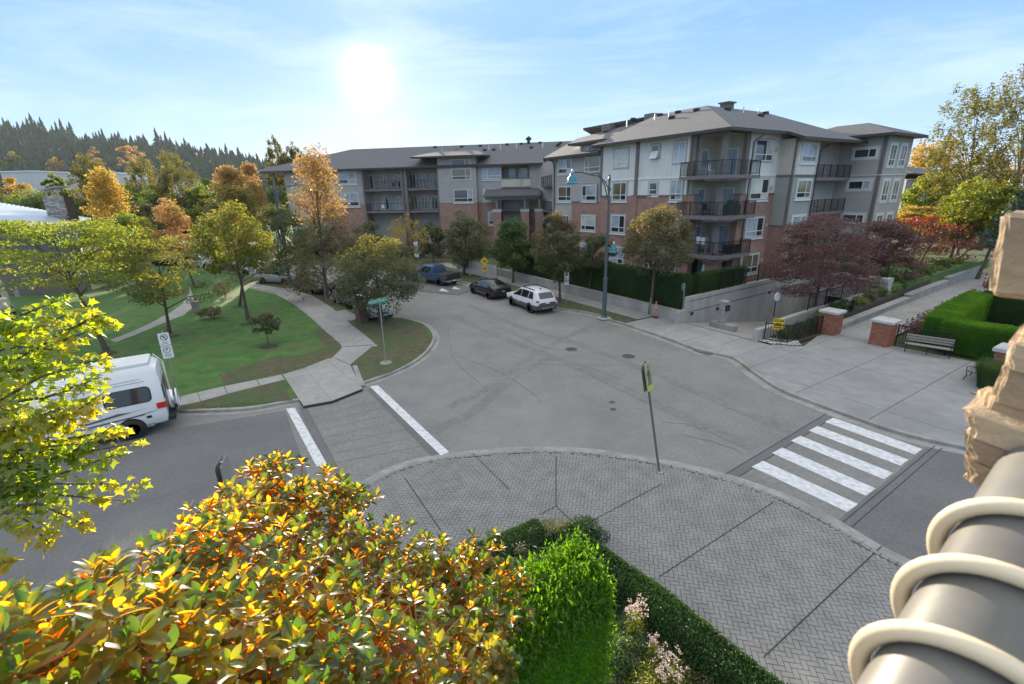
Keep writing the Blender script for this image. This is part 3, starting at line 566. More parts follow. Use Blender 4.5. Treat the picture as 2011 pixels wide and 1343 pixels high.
mb.build('road_crack', M['asphalt_dark'], kind='stuff')
# ---- covers and grates
def cover(px, py, r, lab, grp=None):
    x, y = P(px, py); t = thing('manhole_cover', (x, y, 0.0), lab, 'manhole cover', grp)
    m_ = MB(); m_.lathe((0, 0, 0), [(r*1.12, 0.004), (r*1.12, 0.012), (r*1.02, 0.013)], 28); m_.build('cover_ring', M['kerb'], t)
    m_ = MB(); m_.lathe((0, 0, 0), [(r, 0.004), (r, 0.016), (r*.9, 0.020)], 28)
    for k in range(-3, 4): m_.box(-r*.6, r*.6, k*r*.2-.012, k*r*.2+.012, .019, .026)
    m_.build('cover_plate', mat('iron%d' % px, (0.07, 0.065, 0.06), 0.6, (0.10, 0.09, 0.08), 20), t)
cover(1122, 686, 0.36, 'round iron manhole cover in the road, the left one of two, toward the parked cars')
cover(1234, 700, 0.38, 'round iron manhole cover in the road, the right one of two, toward the driveway')
cover(1202, 790, 0.14, 'small valve cover in the asphalt, the farther of two left of the tilted sign'); cover(1204, 804, 0.14, 'small valve cover in the asphalt, the nearer of two left of the tilted sign')
x, y = P(1380, 692); t = thing('storm_drain', (x, y, 0.01), 'black iron drain grate in the gutter at the driveway', 'drain grate', rotz=A1)
m_ = MB(); m_.box(-.5, .5, -.2, .2, 0.0, .012); m_.build('grate_frame', M['metal_dark'], t)
g = MB(); g.box(-.018, .018, -.18, .18, .0, .014); gm = g.mesh('grate_bar', M['steel'])
for k in range(12): inst(gm, 'grate_bar', t, (-.44+.08*k, 0, .008))

# ------------------------------------------------------------------ garage ramp, retaining walls
t = world_thing('retaining_wall', st(-4.25, -9.2)+(0,), 'grey concrete retaining wall rising beside the garage ramp', 'wall')
FR = (C0, U, V)
mb = MB(); mb.hexa([st(s, t_)+(-2.6,) for s, t_ in ((-4.55, -9.2), (-4.55, 7), (-4.25, 7), (-4.25, -9.2))][::-1] + [st(s, t_)+(z,) for s, t_, z in ((-4.55, -9.2, 0.75), (-4.55, 7, 1.98), (-4.25, 7, 1.98), (-4.25, -9.2, .75))][::-1])
mb = MB()
pr = [(-9.25, 0.85), (-8.4, 0.95), (-8.35, 1.75), (6.6, 2.0), (7.3, 1.65)]
for (t0, z0), (t1, z1) in zip(pr[:-1], pr[1:]):
    mb.hexa([st(-4.25, t0)+(-2.6,), st(-4.25, t1)+(-2.6,), st(-3.95, t1)+(-2.6,), st(-3.95, t0)+(-2.6,), st(-4.25, t0)+(z0,), st(-4.25, t1)+(z1,), st(-3.95, t1)+(z1,), st(-3.95, t0)+(z0,)])
mb.build('wall_body', M['wallconc'], t)
for dz in (.28, 1.0):
    m2 = MB(); m2.hexa([st(-4.27, a)+(z,) for a, z in ((-8.3, 1.75-dz),)]+[st(-4.27, 6.5)+(2.0-dz,), st(-4.255, 6.5)+(2.0-dz,), st(-4.255, -8.3)+(1.75-dz,), st(-4.27, -8.3)+(1.78-dz,), st(-4.27, 6.5)+(2.03-dz,), st(-4.255, 6.5)+(2.03-dz,), st(-4.255, -8.3)+(1.78-dz,)]); m2.build('form_line', M['joint'], t)
for a, z in ((-7.9, .62), (-5.2, .55), (1.0, .9), (3.5, .9)): m2 = MB(); m2.box(-4.31, -4.252, a-.12, a+.12, z-.08, z+.08, fr=FR); m2.build('wall_light', M['metal_dark'], t)
mb = MB(); mb.hexa([st(-9.0, -8.5)+(-.6,), st(-4.25, -8.5)+(-.6,), st(-4.25, 16)+(-3.2,), st(-9.0, 16)+(-3.2,), st(-9.0, -8.5)+(.075,), st(-4.25, -8.5)+(.075,), st(-4.25, 7)+(-2.3,), st(-9.0, 7)+(-2.3,)][::1])
mb = MB(); mb.face([st(-9.1, -8.55)+(.088,), st(-4.2, -8.55)+(.088,), st(-4.2, 7)+(-2.3,), st(-9.1, 7)+(-2.3,)][::-1]); mb.face([st(-9.1, 7)+(-2.3,), st(-4.2, 7)+(-2.3,), st(-4.2, 15.9)+(-2.3,), st(-9.1, 15.9)+(-2.3,)][::-1])
mb.build('garage_ramp', M['concrete'], kind='structure')
strip('ramp_drain', [st(-9.1, -8.55), st(-2.2, -8.55)], .06, .10, M['joint'], kind='structure')
g = world_thing('garage_portal', st(-6.7, 6.8)+(0,), 'dark garage mouth under a thick concrete header at the foot of the ramp', 'garage entrance')
m2 = MB(); m2.box(-9.6, -4.255, 6.61, 7.3, 0.15, 1.69, fr=FR); m2.build('header', M['wallconc'], g)
m2 = MB(); m2.box(-9.6, -3.93, 6.5, 7.4, 1.7, 2.0, fr=FR); m2.build('header_cap', M['wallconc'], g)
m2 = MB(); m2.box(-5.6, -4.25, 6.8, 7.3, -2.3, .15, fr=FR); m2.build('side_pier', M['wallconc'], g)
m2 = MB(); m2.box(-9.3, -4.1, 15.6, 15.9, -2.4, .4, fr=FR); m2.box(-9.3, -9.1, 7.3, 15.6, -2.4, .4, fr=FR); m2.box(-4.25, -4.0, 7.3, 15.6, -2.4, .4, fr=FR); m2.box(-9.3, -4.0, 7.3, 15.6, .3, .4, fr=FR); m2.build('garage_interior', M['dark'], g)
m2 = MB(); m2.lathe(st(-6.0, 6.52)+(1.05,), [(.16, -.06), (.18, 0), (.16, .06)], 14, ax='y'); m2.build('lamp', M['metal_dark'], g)
bar = MB(); bar.box(-.02, .02, -.02, .02, 0, 2.3); bm_ = bar.mesh('gate_bar', M['metal_dark'])
gate = thing('garage_gate', st(-7.3, 9.0)+(-2.3,), 'dark barred gate inside the garage mouth with small white notice', 'gate', rotz=A1)
for k in range(22): inst(bm_, 'gate_bar', gate, (-1.7+.16*k, 0, 0))
m2 = MB(); m2.box(-1.75, 1.75, -.03, .03, 2.2, 2.3); m2.build('gate_rail', M['metal_dark'], gate); m2 = MB(); m2.box(.2, 1.4, -.08, -.04, 2.0, 2.18); m2.build('notice_panel', M['sign_white'], gate)
# yard over the garage
mb = MB(); mb.prism([st(-3.95, -8.2), st(-3.95, 30), st(-9.2, 30), st(-9.2, 7.3), st(-4.2, 7.3)], 0.2, 1.3); 
mb = MB(); mb.prism([st(-9.6, 7.3), st(-4.0, 7.3), st(-4.0, 30), st(-9.3, 30)], .42, 1.35); mb.build('yard', M['grass'], kind='structure')
mb = MB(); mb.prism([st(-3.95, -8.2), st(30, -8.2), st(30, 3), st(-3.95, 30)], -.04, 0.42); mb.build('yard', M['drygrass'], kind='structure')
# right-hand ramp wall
t = world_thing('ramp_wall', st(-9.1, -8)+(0,), 'low pale concrete wall on the right of the ramp, stepping down toward the street', 'wall')
m2 = MB(); m2.box(-9.25, -8.95, -8.6, -6.2, -1.6, .78, fr=FR); m2.build('wall_end', M['wallconc'], t)
m2 = MB(); m2.hexa([st(-9.25, -6.2)+(-2.6,), st(-9.25, 7.3)+(-2.6,), st(-8.95, 7.3)+(-2.6,), st(-8.95, -6.2)+(-2.6,), st(-9.25, -6.2)+(1.0,), st(-9.25, 7.3)+(1.35,), st(-8.95, 7.3)+(1.35,), st(-8.95, -6.2)+(1.0,)]); m2.build('wall_body', M['wallconc'], t)
# garden strip and low walls along the walkway
mb = MB(); mb.prism([st(-9.25, -8.2), st(-10.6, -7.6), st(-10.7, -3.4), st(-9.25, -3.4)], 0, .16); mb.build('planting_bed', M['soil'], kind='structure')
mb = MB(); mb.prism([st(-9.25, -3.4), st(-10.35, -3.4), st(-8.9, 28), st(-8.0, 28)], 0, lambda x, y: .55+.03*max(0, (Vector((x, y))-C0).dot(V))); mb.build('planting_bed', M['soil'], kind='structure')
t = world_thing('planter_wall', st(-10.6, -3)+(0,), 'long low stone-coloured kerb wall stepping up along the left of the walkway', 'wall')
for t0, t1, z in ((-3.3, 9.0, .42), (9.0, 18, .62), (18, 28, .85)):
    k0, k1 = (t0+3.6)/31.6, (t1+3.6)/31.6; a0_, a1_ = -10.95+1.6*k0, -10.95+1.6*k1
    m2 = MB(); m2.prism([st(a0_, t0), st(a1_, t1-.02), st(a1_+.42, t1-.02), st(a0_+.42, t0)], 0, z); m2.build('wall_block', M['kerb'], t)
    m2 = MB(); m2.prism([st(a0_-.03, t0), st(a1_-.03, t1-.02), st(a1_+.45, t1-.02), st(a0_+.45, t0)], z, z+.06); m2.build('coping', M['wallconc'], t)
# low concrete wall behind the pavement
t = world_thing('garden_wall', st(3, -8.4)+(0,), 'long low concrete wall below the tall hedge, behind the far pavement', 'wall')
m2 = MB(); m2.box(-3.9, 24, -8.7, -8.4, 0, .78, fr=FR); m2.build('wall_body', M['wallconc'], t); m2 = MB(); m2.box(-4.2, -3.9, -8.75, -8.35, 0, .9, fr=FR); m2.build('wall_end', M['wallconc'], t)
m2 = MB(); m2.box(-3.9, 24, -8.72, -8.38, .78, .84, fr=FR); m2.build('coping', M['wallconc'], t)
# ------------------------------------------------------------------ the apartment building
AB = world_thing('apartment_building', (C0.x, C0.y, 0.3), 'four storey apartment building of grey siding, white boards and red brick under dark shingle roofs', 'apartment building')
rw = random.Random(11)
FL = (C0, U, -V)                                   # left face: a runs away along U, n points out to the street
FRR = (C0, V, -U)                                  # right face
def fb(mb, fr, a0, a1, n0, n1, z0, z1, mi=0):
    mb.box(a0, a1, n0, n1, z0, z1, mi, fr)
def win(fr, a0, a1, z0, z1, n, split=0.62, low=0.30, style='slider', casing=.13, cas='casing', sill=True, kinds=None):
    w = MB(); c = casing
    fb(w, fr, a0-c, a1+c, n, n+.045, z0-c, z0, 1); fb(w, fr, a0-c, a1+c, n, n+.045, z1, z1+c, 1)
    fb(w, fr, a0-c, a0, n, n+.045, z0, z1, 1); fb(w, fr, a1, a1+c, n, n+.045, z0, z1, 1)
    f = .055
    fb(w, fr, a0, a1, n, n+.07, z0, z0+f); fb(w, fr, a0, a1, n, n+.07, z1-f, z1); fb(w, fr, a0, a0+f, n, n+.07, z0+f, z1-f); fb(w, fr, a1-f, a1, n, n+.07, z0+f, z1-f)
    A = [a0+f, a1-f]; Z = [z0+f, z1-f]; am = a0+(a1-a0)*split; zm = z0+(z1-z0)*low; cells_ = []
    if style == 'slider':
        fb(w, fr, am-.03, am+.03, n, n+.068, z0+f, z1-f); fb(w, fr, a0+f, a1-f, n, n+.066, zm-.03, zm+.03)
        cells_ = [(A[0], am-.03, Z[0], zm-.03), (am+.03, A[1], Z[0], zm-.03), (A[0], am-.03, zm+.03, Z[1]), (am+.03, A[1], zm+.03, Z[1])]
    elif style == 'pair':
        fb(w, fr, am-.03, am+.03, n, n+.068, z0+f, z1-f); cells_ = [(A[0], am-.03, Z[0], Z[1]), (am+.03, A[1], Z[0], Z[1])]
    elif style == 'stack':
        fb(w, fr, a0+f, a1-f, n, n+.066, zm-.03, zm+.03); cells_ = [(A[0], A[1], Z[0], zm-.03), (A[0], A[1], zm+.03, Z[1])]
    else: cells_ = [(A[0], A[1], Z[0], Z[1])]
    if sill: fb(w, fr, a0-c-.04, a1+c+.04, n, n+.10, z0-c-.10, z0-c, 0)
    o = w.build('window', [M['frame'], M[cas]], AB)
    kd = rw.choice([0, 4, 1, 3, 2, 1]) if kinds is None else kinds
    for i, (x0, x1, y0, y1) in enumerate(cells_):
        p = MB(); fb(p, fr, x0, x1, n+.012, n+.024, y0, y1)
        g = (kd if rw.random() < .8 else rw.choice([0, 1, 4])) if i >= len(cells_)//2 else (rw.choice([0, 4]) if rw.random() < .6 else kd)
        p.build('pane', GLASS[g], o)
    return o
def wall(name, fr, boxes, m):
    for b in boxes: mb = MB(); fb(mb, fr, *b); o = mb.build(name, M[m] if isinstance(m, str) else m, AB)
    return o
ZB = 7.88; ZE = 12.5
# bodies (brick below, boards above); stacked end to end
S3 = (C0, U, V)
wall('brick_wall', S3, [(3.0, 13.6, 0, 17, .1, ZB), (0, 3.0, 3.0, 17, .1, ZB)], 'brick')
wall('wall', S3, [(3.0, 13.6, .03, 17, ZB, ZE+.24), (.03, 3.0, 3.03, 17, ZB, ZE+.24)], 'board')
wall('brick_cap', FL, [(3.0, 6.0, 0, .07, ZB-.02, ZB+.07), (6.9, 9.3, .0, .13, ZB-.02, ZB+.07), (12.4, 13.5, .0, .09, ZB-.02, ZB+.07)], 'taupe')
wall('brick_pier', FL, [(8.55, 9.35, 0, .12, .1, ZB-.02), (3.05, 3.35, 0, .05, .1, ZB-.02)], 'brick')
wall('corner_board', FL, [(8.62, 8.95, -.03, .10, ZB+.07, ZE-.02), (13.35, 13.6, -.03, .04, ZB+.07, ZE-.02), (3.0, 3.2, -.03, .03, ZB+.07, ZE-.02)], 'taupe')
wall('belt_trim', FL, [(3.2, 8.62, -.03, .03, 9.28, 9.40), (8.95, 13.35, -.03, .03, 9.28, 9.40)], 'white')
for z0 in (10.45, 7.5, 4.5, 1.5):
    win(FL, 9.95, 11.75, z0, z0+1.6, -.03 if z0 > 8 else 0, .4, sill=z0 < 8)
for z0 in (10.5, 7.55): win(FL, 3.65, 4.8, z0, z0+1.6, -.03 if z0 > 8 else 0, .5, style='pair' if z0 > 8 else 'slider', low=.3, sill=z0 < 8, kinds=1)
win(FL, 6.35, 7.2, 11.05, 12.05, -.03, style='stack', low=.5, sill=False, kinds=0); win(FL, 6.3, 7.2, 8.0, 9.0, -.03, style='stack', low=.4, kinds=0)
for z0 in (4.5, 1.5): win(FL, 3.7, 4.9, z0, z0+1.5, 0, .5); win(FL, 6.1, 7.2, z0, z0+1.4, 0, .5)
# opened awning of the small top window
m = MB(); m.hexa([((C0+U*s-V*n).x, (C0+U*s-V*n).y, z) for s, n, z in ((6.38, .10, 11.1), (7.17, .10, 11.1), (7.17, .36, 10.96), (6.38, .36, 10.96), (6.38, .06, 11.55), (7.17, .06, 11.55), (7.17, .09, 11.55), (6.38, .09, 11.55))]); m.build('window_sash', M['frame'], AB)
# corner loggia: columns, decks, rails, doors
wall('eave_beam', S3, [(.04, 3.0, .06, .30, 12.4, ZE+.22), (.06, .30, .30, 3.0, 12.4, ZE+.22)], 'deck')
wall('wall', S3, [(2.98, 3.0, .35, 2.97, .4, 12.4), (.35, 2.97, 2.98, 3.0, .4, 12.4)], 'beige')
wall('column', S3, [(.02, .38, .02, .38, 3.45, 12.4)], 'deck'); wall('column', S3, [(2.65, 2.95, .02, .34, 9.3, 12.4)], 'deck'); wall('column', S3, [(.02, .34, 2.65, 2.95, 9.3, 12.4)], 'deck')
wall('brick_pier', S3, [(-.25, .75, -.25, .75, .3, 2.75)], 'brick'); wall('pier_cap', S3, [(-.32, .82, -.32, .82, 2.75, 2.87)], 'capstone')
wall('brick_pier', S3, [(2.4, 3.0, -.05, .5, .3, ZB), (-.05, .5, 2.4, 3.0, .3, ZB)], 'brick'); wall('pier_cap', S3, [(2.3, 3.05, -.12, .6, ZB, ZB+.1), (-.12, .6, 2.3, 3.05, ZB, ZB+.1)], 'taupe')
bal = MB(); bal.box(-.009, .009, -.009, .009, 0, .95); BAL = bal.mesh('baluster', M['metal_dark'])
pst = MB(); pst.box(-.028, .028, -.028, .028, -.2, 1.10); PST = pst.mesh('rail_post', M['metal_dark'])
def railing(parent, path, z, step=.13, post=1.3, h=1.07, name='railing', solid=None):
    """a rail along a path of xy points: rails in one mesh, balusters and posts each their own"""
    off = root_off(parent); mb = MB()
    for a, b in zip(path[:-1], path[1:]):
        a, b = Vector(a), Vector(b); L = (b-a).length; d = (b-a)/L; n = Vector((-d.y, d.x)); fr_ = (a, d, n)
        mb.box(-.03, L+.03, -.025, .025, z+h-.05, z+h, 0, fr_); mb.box(0, L, -.02, .02, z+.08, z+.115, 0, fr_)
    r = mb.build(name, M['metal_dark'], parent)
    for a, b in zip(path[:-1], path[1:]):
        a, b = Vector(a), Vector(b); L = (b-a).length; d = (b-a)/L; an = math.atan2(d.y, d.x)
        k = max(1, round(L/post))
        for i in range(k+1):
            p = a+d*(L*i/k); inst(PST, 'rail_post', r, (p.x-off.x, p.y-off.y, z-off.z), an)
        if solid:
            for i in range(k): mm = MB(); mm.box(L*i/k+.04, L*(i+1)/k-.04, -.01, .01, z+.12, z+h-.06, 0, (a, d, Vector((-d.y, d.x)))); mm.build('rail_panel', M[solid], r)
        else:
            q = int(L/step)
            for i in range(1, q):
                p = a+d*(L*i/q); inst(BAL, 'baluster', r, (p.x-off.x, p.y-off.y, z+.09-off.z), an)
    return r
for z in (3.1, 6.1, 9.1):
    d_ = MB(); d_.prism([st(-.95, -.45), st(-.45, -.95), st(3.3, -.95), st(3.3, -.01), st(3.0, -.01), st(3.0, 3.0), st(-.01, 3.0), st(-.01, 3.3), st(-.95, 3.3)], z, z+.26, bottom=True); d_.build('balcony_deck', M['deck'], AB)
    b_ = MB(); b_.prism([st(-.85, -.3), st(-.3, -.85), st(.9, -.85), st(.9, .9), st(-.85, .9)], z-.14, z, bottom=True); b_.build('deck_bracket', M['deck'], AB)
    railing(AB, [st(3.25, -.05), st(3.25, -.88), st(-.42, -.88), st(-.88, -.42), st(-.88, 3.25), st(-.05, 3.25)], z+.26)
    wall('balcony_door', (C0+V*3.0, U, -V), [(.9, 2.0, .02, .06, z+.26, z+2.35)], 'frame'); wall('door_glass', (C0+V*3.0, U, -V), [(.98, 1.45, .065, .075, z+.35, z+2.27), (1.5, 1.93, .065, .075, z+.35, z+2.27)], 'glass_blind')
    win((C0+U*3.0, V, -U), 1.1, 2.0, z+.9, z+2.3, .02, style='one', sill=False, casing=.08, cas='trim', kinds=1)
wall('balcony_door', (C0+V*3.0, U, -V), [(.9, 2.2, .02, .06, .5, 2.5)], 'glass'); wall('balcony_door', (C0+U*3.0, V, -U), [(.8, 2.0, .02, .06, .5, 2.5)], 'glass')
# right face
wall('corner_board', FRR, [(3.0, 3.15, -.03, .03, ZB+.07, ZE-.02), (7.05, 7.2, -.03, .03, ZB+.07, ZE-.02)], 'trim')
wall('belt_trim', FRR, [(3.15, 7.05, -.03, .03, 9.28, 9.40)], 'white'); wall('brick_cap', FRR, [(6.5, 7.2, 0, .08, ZB-.02, ZB+.07)], 'taupe')
for z0 in (10.45, 7.5, 4.45, 1.4): win(FRR, 3.75, 6.2, z0, z0+1.55, -.03 if z0 > 8 else 0, .62, sill=z0 < 8)
for z0 in (11.2, 8.2, 5.2, 2.2): wall('wall_lamp', FRR, [(6.55, 6.68, 0, .14, z0, z0+.28)], 'beige')
bay = (C0, V, -U)
wall('brick_wall', bay, [(7.2, 10.75, 0, 1.35, .1, 5.2)], 'brick'); wall('wall', bay, [(7.2, 10.75, 0, 1.34, 5.32, 9.2)], 'siding_green'); wall('wall', bay, [(7.2, 7.75, 0, 1.33, 9.35, 12.1)], 'beige'); wall('wall', bay, [(7.75, 10.75, 0, 1.34, 9.35, 12.1)], 'board')
wall('belt_trim', bay, [(7.15, 10.8, 0, 1.40, 5.2, 5.32)], 'taupe'); wall('belt_trim', bay, [(7.15, 10.8, 0, 1.40, 9.2, 9.35)], 'taupe'); wall('corner_board', bay, [(7.19, 7.30, 1.2, 1.37, 9.35, 12.1), (7.17, 7.35, 1.15, 1.38, 5.32, 9.2)], 'taupe')
for z0 in (10.35, 7.5, 4.6, 1.6): win(bay, 8.15, 10.3, z0, z0+1.4, 1.35, .62, casing=.15, cas='trim')
# right balconies between the bay and the tower
wall('wall', bay, [(10.75, 17.2, 0, .02, 2.9, 12.1)], 'siding'); wall('wall', bay, [(10.76, 12.0, .02, .5, 3.0, 12.1)], 'beige')
for z in (3.0, 6.2, 9.1):
    wall('balcony_deck', bay, [(10.8, 16.9, .02, 1.35, z-.25, z)], 'deck')
    railing(AB, [tuple(C0+V*a-U*n) for a, n in ((10.85, 1.3), (16.9, 1.3))], z, .14)
    wall('balcony_door', bay, [(12.1, 13.4, .02, .06, z+.02, z+2.1)], 'frame'); wall('door_glass', bay, [(12.2, 12.7, .065, .075, z+.1, z+2.0), (12.8, 13.3, .065, .075, z+.1, z+2.0)], 'glass_blind')
# tower at the right end
wall('wall', bay, [(17.2, 22.6, -4, 3.6, 0.1, 12.55)], 'siding')
twA = (C0+V*17.2, -U, -V); twB = (C0-U*3.6, V, -U)
wall('corner_board', bay, [(17.16, 17.4, 3.35, 3.64, .1, 12.5)], 'taupe'); wall('belt_trim', bay, [(17.15, 22.65, -.5, 3.65, 9.2, 9.28)], 'trim')
for z0 in (10.75, 8.05, 5.1): win(twA, 1.25, 3.0, z0, z0+.72, 0, .66, style='pair', casing=.2, cas='trim', sill=False)
for z0 in (10.0, 7.0, 4.0):
    for a in (18.2, 20.3): win(twB, a, a+1.15, z0, z0+1.75, 0, .5, casing=.22, cas='trim', sill=False, kinds=2)
# grey stretch with the tall bay, then the stair recess
G1 = (C0+V*1.0, U, -V)
wall('wall', (C0+V*1.0, U, V), [(13.6, 22.7, 0, 15, ZB-.9, 12.0), (14.3, 17.9, .0, 4, 12.0, 13.1)], 'siding'); wall('brick_wall', (C0+V*1.0, U, V), [(13.6, 22.7, .02, 15, .1, ZB-.9)], 'siding')
wall('brick_wall', G1, [(13.6, 19.0, 0, .1, .1, 7.3)], 'brick'); wall('brick_cap', G1, [(13.6, 19.05, .1, .14, 7.2, 7.35)], 'taupe')
win(G1, 14.75, 17.1, 12.05, 12.75, 0, .75, style='pair', sill=False); win(G1, 14.75, 17.1, 10.3, 11.75, 0, .7, sill=False)
for z0, n in ((7.45, .1), (4.4, .1), (1.4, .1)): win(G1, 15.1, 17.3, z0, z0+1.5, n if z0 < 7.3 else .1, .7)
for z0 in (10.35, 7.4): win(G1, 19.3, 21.6, z0, z0+1.5, 0, .35)
win(G1, 19.6, 20.6, 4.4, 5.8, 0, .5); win(G1, 19.6, 20.6, 1.4, 2.8, 0, .5); wall('belt_trim', G1, [(13.6, 22.7, 0, .03, 9.2, 9.3)], 'casing')
def pipe(pts, r=.055):
    m_ = MB(); m_.tube(pts, r, 6); m_.build('downpipe', M['fascia'], AB)
def fp(fr, a, n, z): p = fr[0]+fr[1]*a+fr[2]*n; return (p.x, p.y, z)
pipe([fp(G1, 14.0, .55, 12.0), fp(G1, 14.1, .5, 11.6), fp(G1, 14.0, .12, 11.1), fp(G1, 14.0, .18, .8)], .06); pipe([fp(G1, 22.3, .5, 11.8), fp(G1, 22.3, .1, 11.3), fp(G1, 22.3, .1, .8)], .06)
pipe([fp(FRR, 3.6, .7, 12.3), fp(FRR, 3.2, .15, 11.8), fp(FRR, 3.2, .12, .8)], .055); pipe([fp(bay, 10.9, 2.0, 11.7), fp(bay, 10.7, 1.5, 11.3), fp(bay, 10.65, 1.42, .8)])
# ---- the long wing
Wd = Vector((-0.9866, 0.163)).normalized(); Wn = Vector((-Wd.y, Wd.x)) if -Wd.y*0+Wd.x < 0 else Vector((Wd.y, -Wd.x))
if Wn.y > 0: Wn = -Wn
W0 = Vector((5.4, 66.8)); LW = (W0, Wd, Wn)           # a runs to the left, n points to the street
def wa(px, n=0.0):                                  # where on the wing's front this image column falls
    d = pray(px, 370); o = W0+Wn*n
    det = Wd.x*(-d.y)+Wd.y*d.x; t = (-o.x*(-d.y)-o.y*d.x)/det
    return t
def ww(x0, x1, z0, z1, n=0, **k): a, b = wa(x0, n), wa(x1, n); return win(LW, min(a, b), max(a, b), z0, z1, n, **k)
D_ = -1.9
LE = wa(560)
wall('wall', LW, [(-1.5, LE, -16, D_, .1, 11.9)], 'siding')
def seg(x0, x1, z0=.1, z1=11.9, m=None, n=0.0, zb=7.2):
    a, b = wa(x1), wa(x0); a, b = min(a, b), max(a, b)
    if m: wall('wall', LW, [(a, b, D_, n, z0, z1)], m)
    else: wall('wall', LW, [(a, b, D_, n, zb, z1)], 'siding'); wall('brick_wall', LW, [(a, b, D_, n+.02, z0, zb)], 'brick')
seg(1064, 1040); seg(985, 938); seg(938, 864, z1=13.3, n=.6); seg(798, 792); seg(716, 630); seg(630, 562, m='siding')
seg(1040, 985, z1=9.0, zb=3.2, n=-.9)
# tall bay
ww(926, 889, 10.2, 11.6, .6, split=.28, low=.32, sill=False, kinds=2); ww(926, 889, 11.9, 12.8, .6, style='pair', split=.3, sill=False, kinds=2); ww(928, 891, 7.3, 8.9, .62, split=.28, kinds=1)
ww(984, 948, 10.2, 11.6, 0, split=.72, kinds=1); ww(972, 949, 7.4, 8.9, 0, split=.3); ww(978, 958, 4.2, 5.8, .02, split=.5)
ww(1012, 1000, 10.4, 11.5, D_, style='stack', sill=False); ww(1036, 1020, 10.2, 11.5, D_, style='one', sill=False, kinds=1)
for z in (9.2, 6.2): 
    for x0, x1 in ((860, 802), (790, 718)):
        a, b = sorted((wa(x0), wa(x1))); wall('balcony_deck', LW, [(a, b, D_, .25, z-.25, z)], 'deck')
        railing(AB, [tuple(W0+Wd*(a+.05)+Wn*.2), tuple(W0+Wd*(b-.05)+Wn*.2)], z, .3, 1.6)
        for x in np.linspace(x0-8, x1+10, 3): ww(x+6, x-6, z+.1, z+2.0, D_, style='pair', split=.5, sill=False, casing=.06)
for x in (862, 800, 792, 716): a = wa(x); wall('column', LW, [(a-.13, a+.13, .1, .36, .3, 12.0)], 'taupe')
a, b = sorted((wa(1042), wa(985))); wall('balcony_parapet', LW, [(a, b, -.1, .1, 9.15, 10.2)], 'beige'); wall('balcony_deck', LW, [(a, b, D_, .15, 8.95, 9.15)], 'deck'); wall('parapet_cap', LW, [(a-.1, b+.1, -.2, .2, 10.2, 10.28)], 'taupe')
# entrance porch with its own roof on brick piers
a, b = sorted((wa(1062), wa(958)))
m_ = MB(); q = [fp(LW, a-.2, 2.2, 8.05), fp(LW, b+.2, 2.2, 8.05), fp(LW, b+.2, 0.02, 8.9), fp(LW, a-.2, 0.02, 8.9)]
m_.hexa([(x, y, z-.22) for x, y, z in q]+q); m_.build('porch_roof', M['shingle'], AB)
wall('porch_beam', LW, [(a, b, 1.6, 1.95, 7.5, 7.85)], 'deck')
for x in (980, 1034, 1062):
    c = wa(x); wall('brick_pier', LW, [(c-.55, c+.55, 1.1, 2.1, .3, 5.9)], 'brick'); wall('pier_cap', LW, [(c-.62, c+.62, 1.03, 2.17, 5.9, 6.25)], 'capstone'); wall('column', LW, [(c-.16, c+.16, 1.45, 1.85, 6.25, 7.5)], 'deck')
    for k in (-1, 1): m_ = MB(); m_.tube([fp(LW, c+.1*k, 1.65, 6.6), fp(LW, c+.75*k, 1.65, 7.5)], .07, 4); m_.build('porch_brace', M['deck'], AB)
ww(1022, 1003, 6.3, 8.3, D_+.05, style='pair', split=.5, sill=False, kinds=2)
for z in (6.2, 3.2): wall('balcony_deck', LW, [(a+.6, b-2.0, -1.5, .3, z-.25, z)], 'deck')
railing(AB, [tuple(W0+Wd*(a+1.2)+Wn*.9), tuple(W0+Wd*(b-3)+Wn*.9)], 4.2, .3, 1.6)
# left end windows
for z0, z1 in ((10.1, 11.7), (7.0, 8.8)):
    ww(612, 580, z0, z1, 0, split=.7, low=.35, kinds=1, sill=False); ww(702, 668, z0, z1, 0, split=.5, low=.32, kinds=1)
ww(702, 668, 11.9-.12, 12.0, 0, style='one', sill=False)
# stair recess
c0_, c1_ = Vector(st(22.7, 1.0)), W0+Wn*0
for z in (9.2, 6.2, 3.2):
    pA, pB = Vector(st(22.7, 3.4)), Vector((5.0, 66.0)); d = MB(); d.prism([tuple(c0_+V*.1), (4.3, 65.8), (8.5, 66.8), st(22.7, 4)], z-.25, z, bottom=True); d.build('balcony_deck', M['deck'], AB)
    railing(AB, [tuple(c0_+Vector((-.1, .3))), (4.35, 65.6)], z, .3, 1.7)
wall('wall', (C0, U, V), [(22.7, 36, 5.0, 16, .1, 12.0)], 'siding')
for z0 in (10.3-.9, 6.4): win(((C0+V*5.0), U, -V), 25.5, 27.0, z0, z0+1.9, 0, style='pair', split=.5, sill=False, kinds=1, casing=.06)
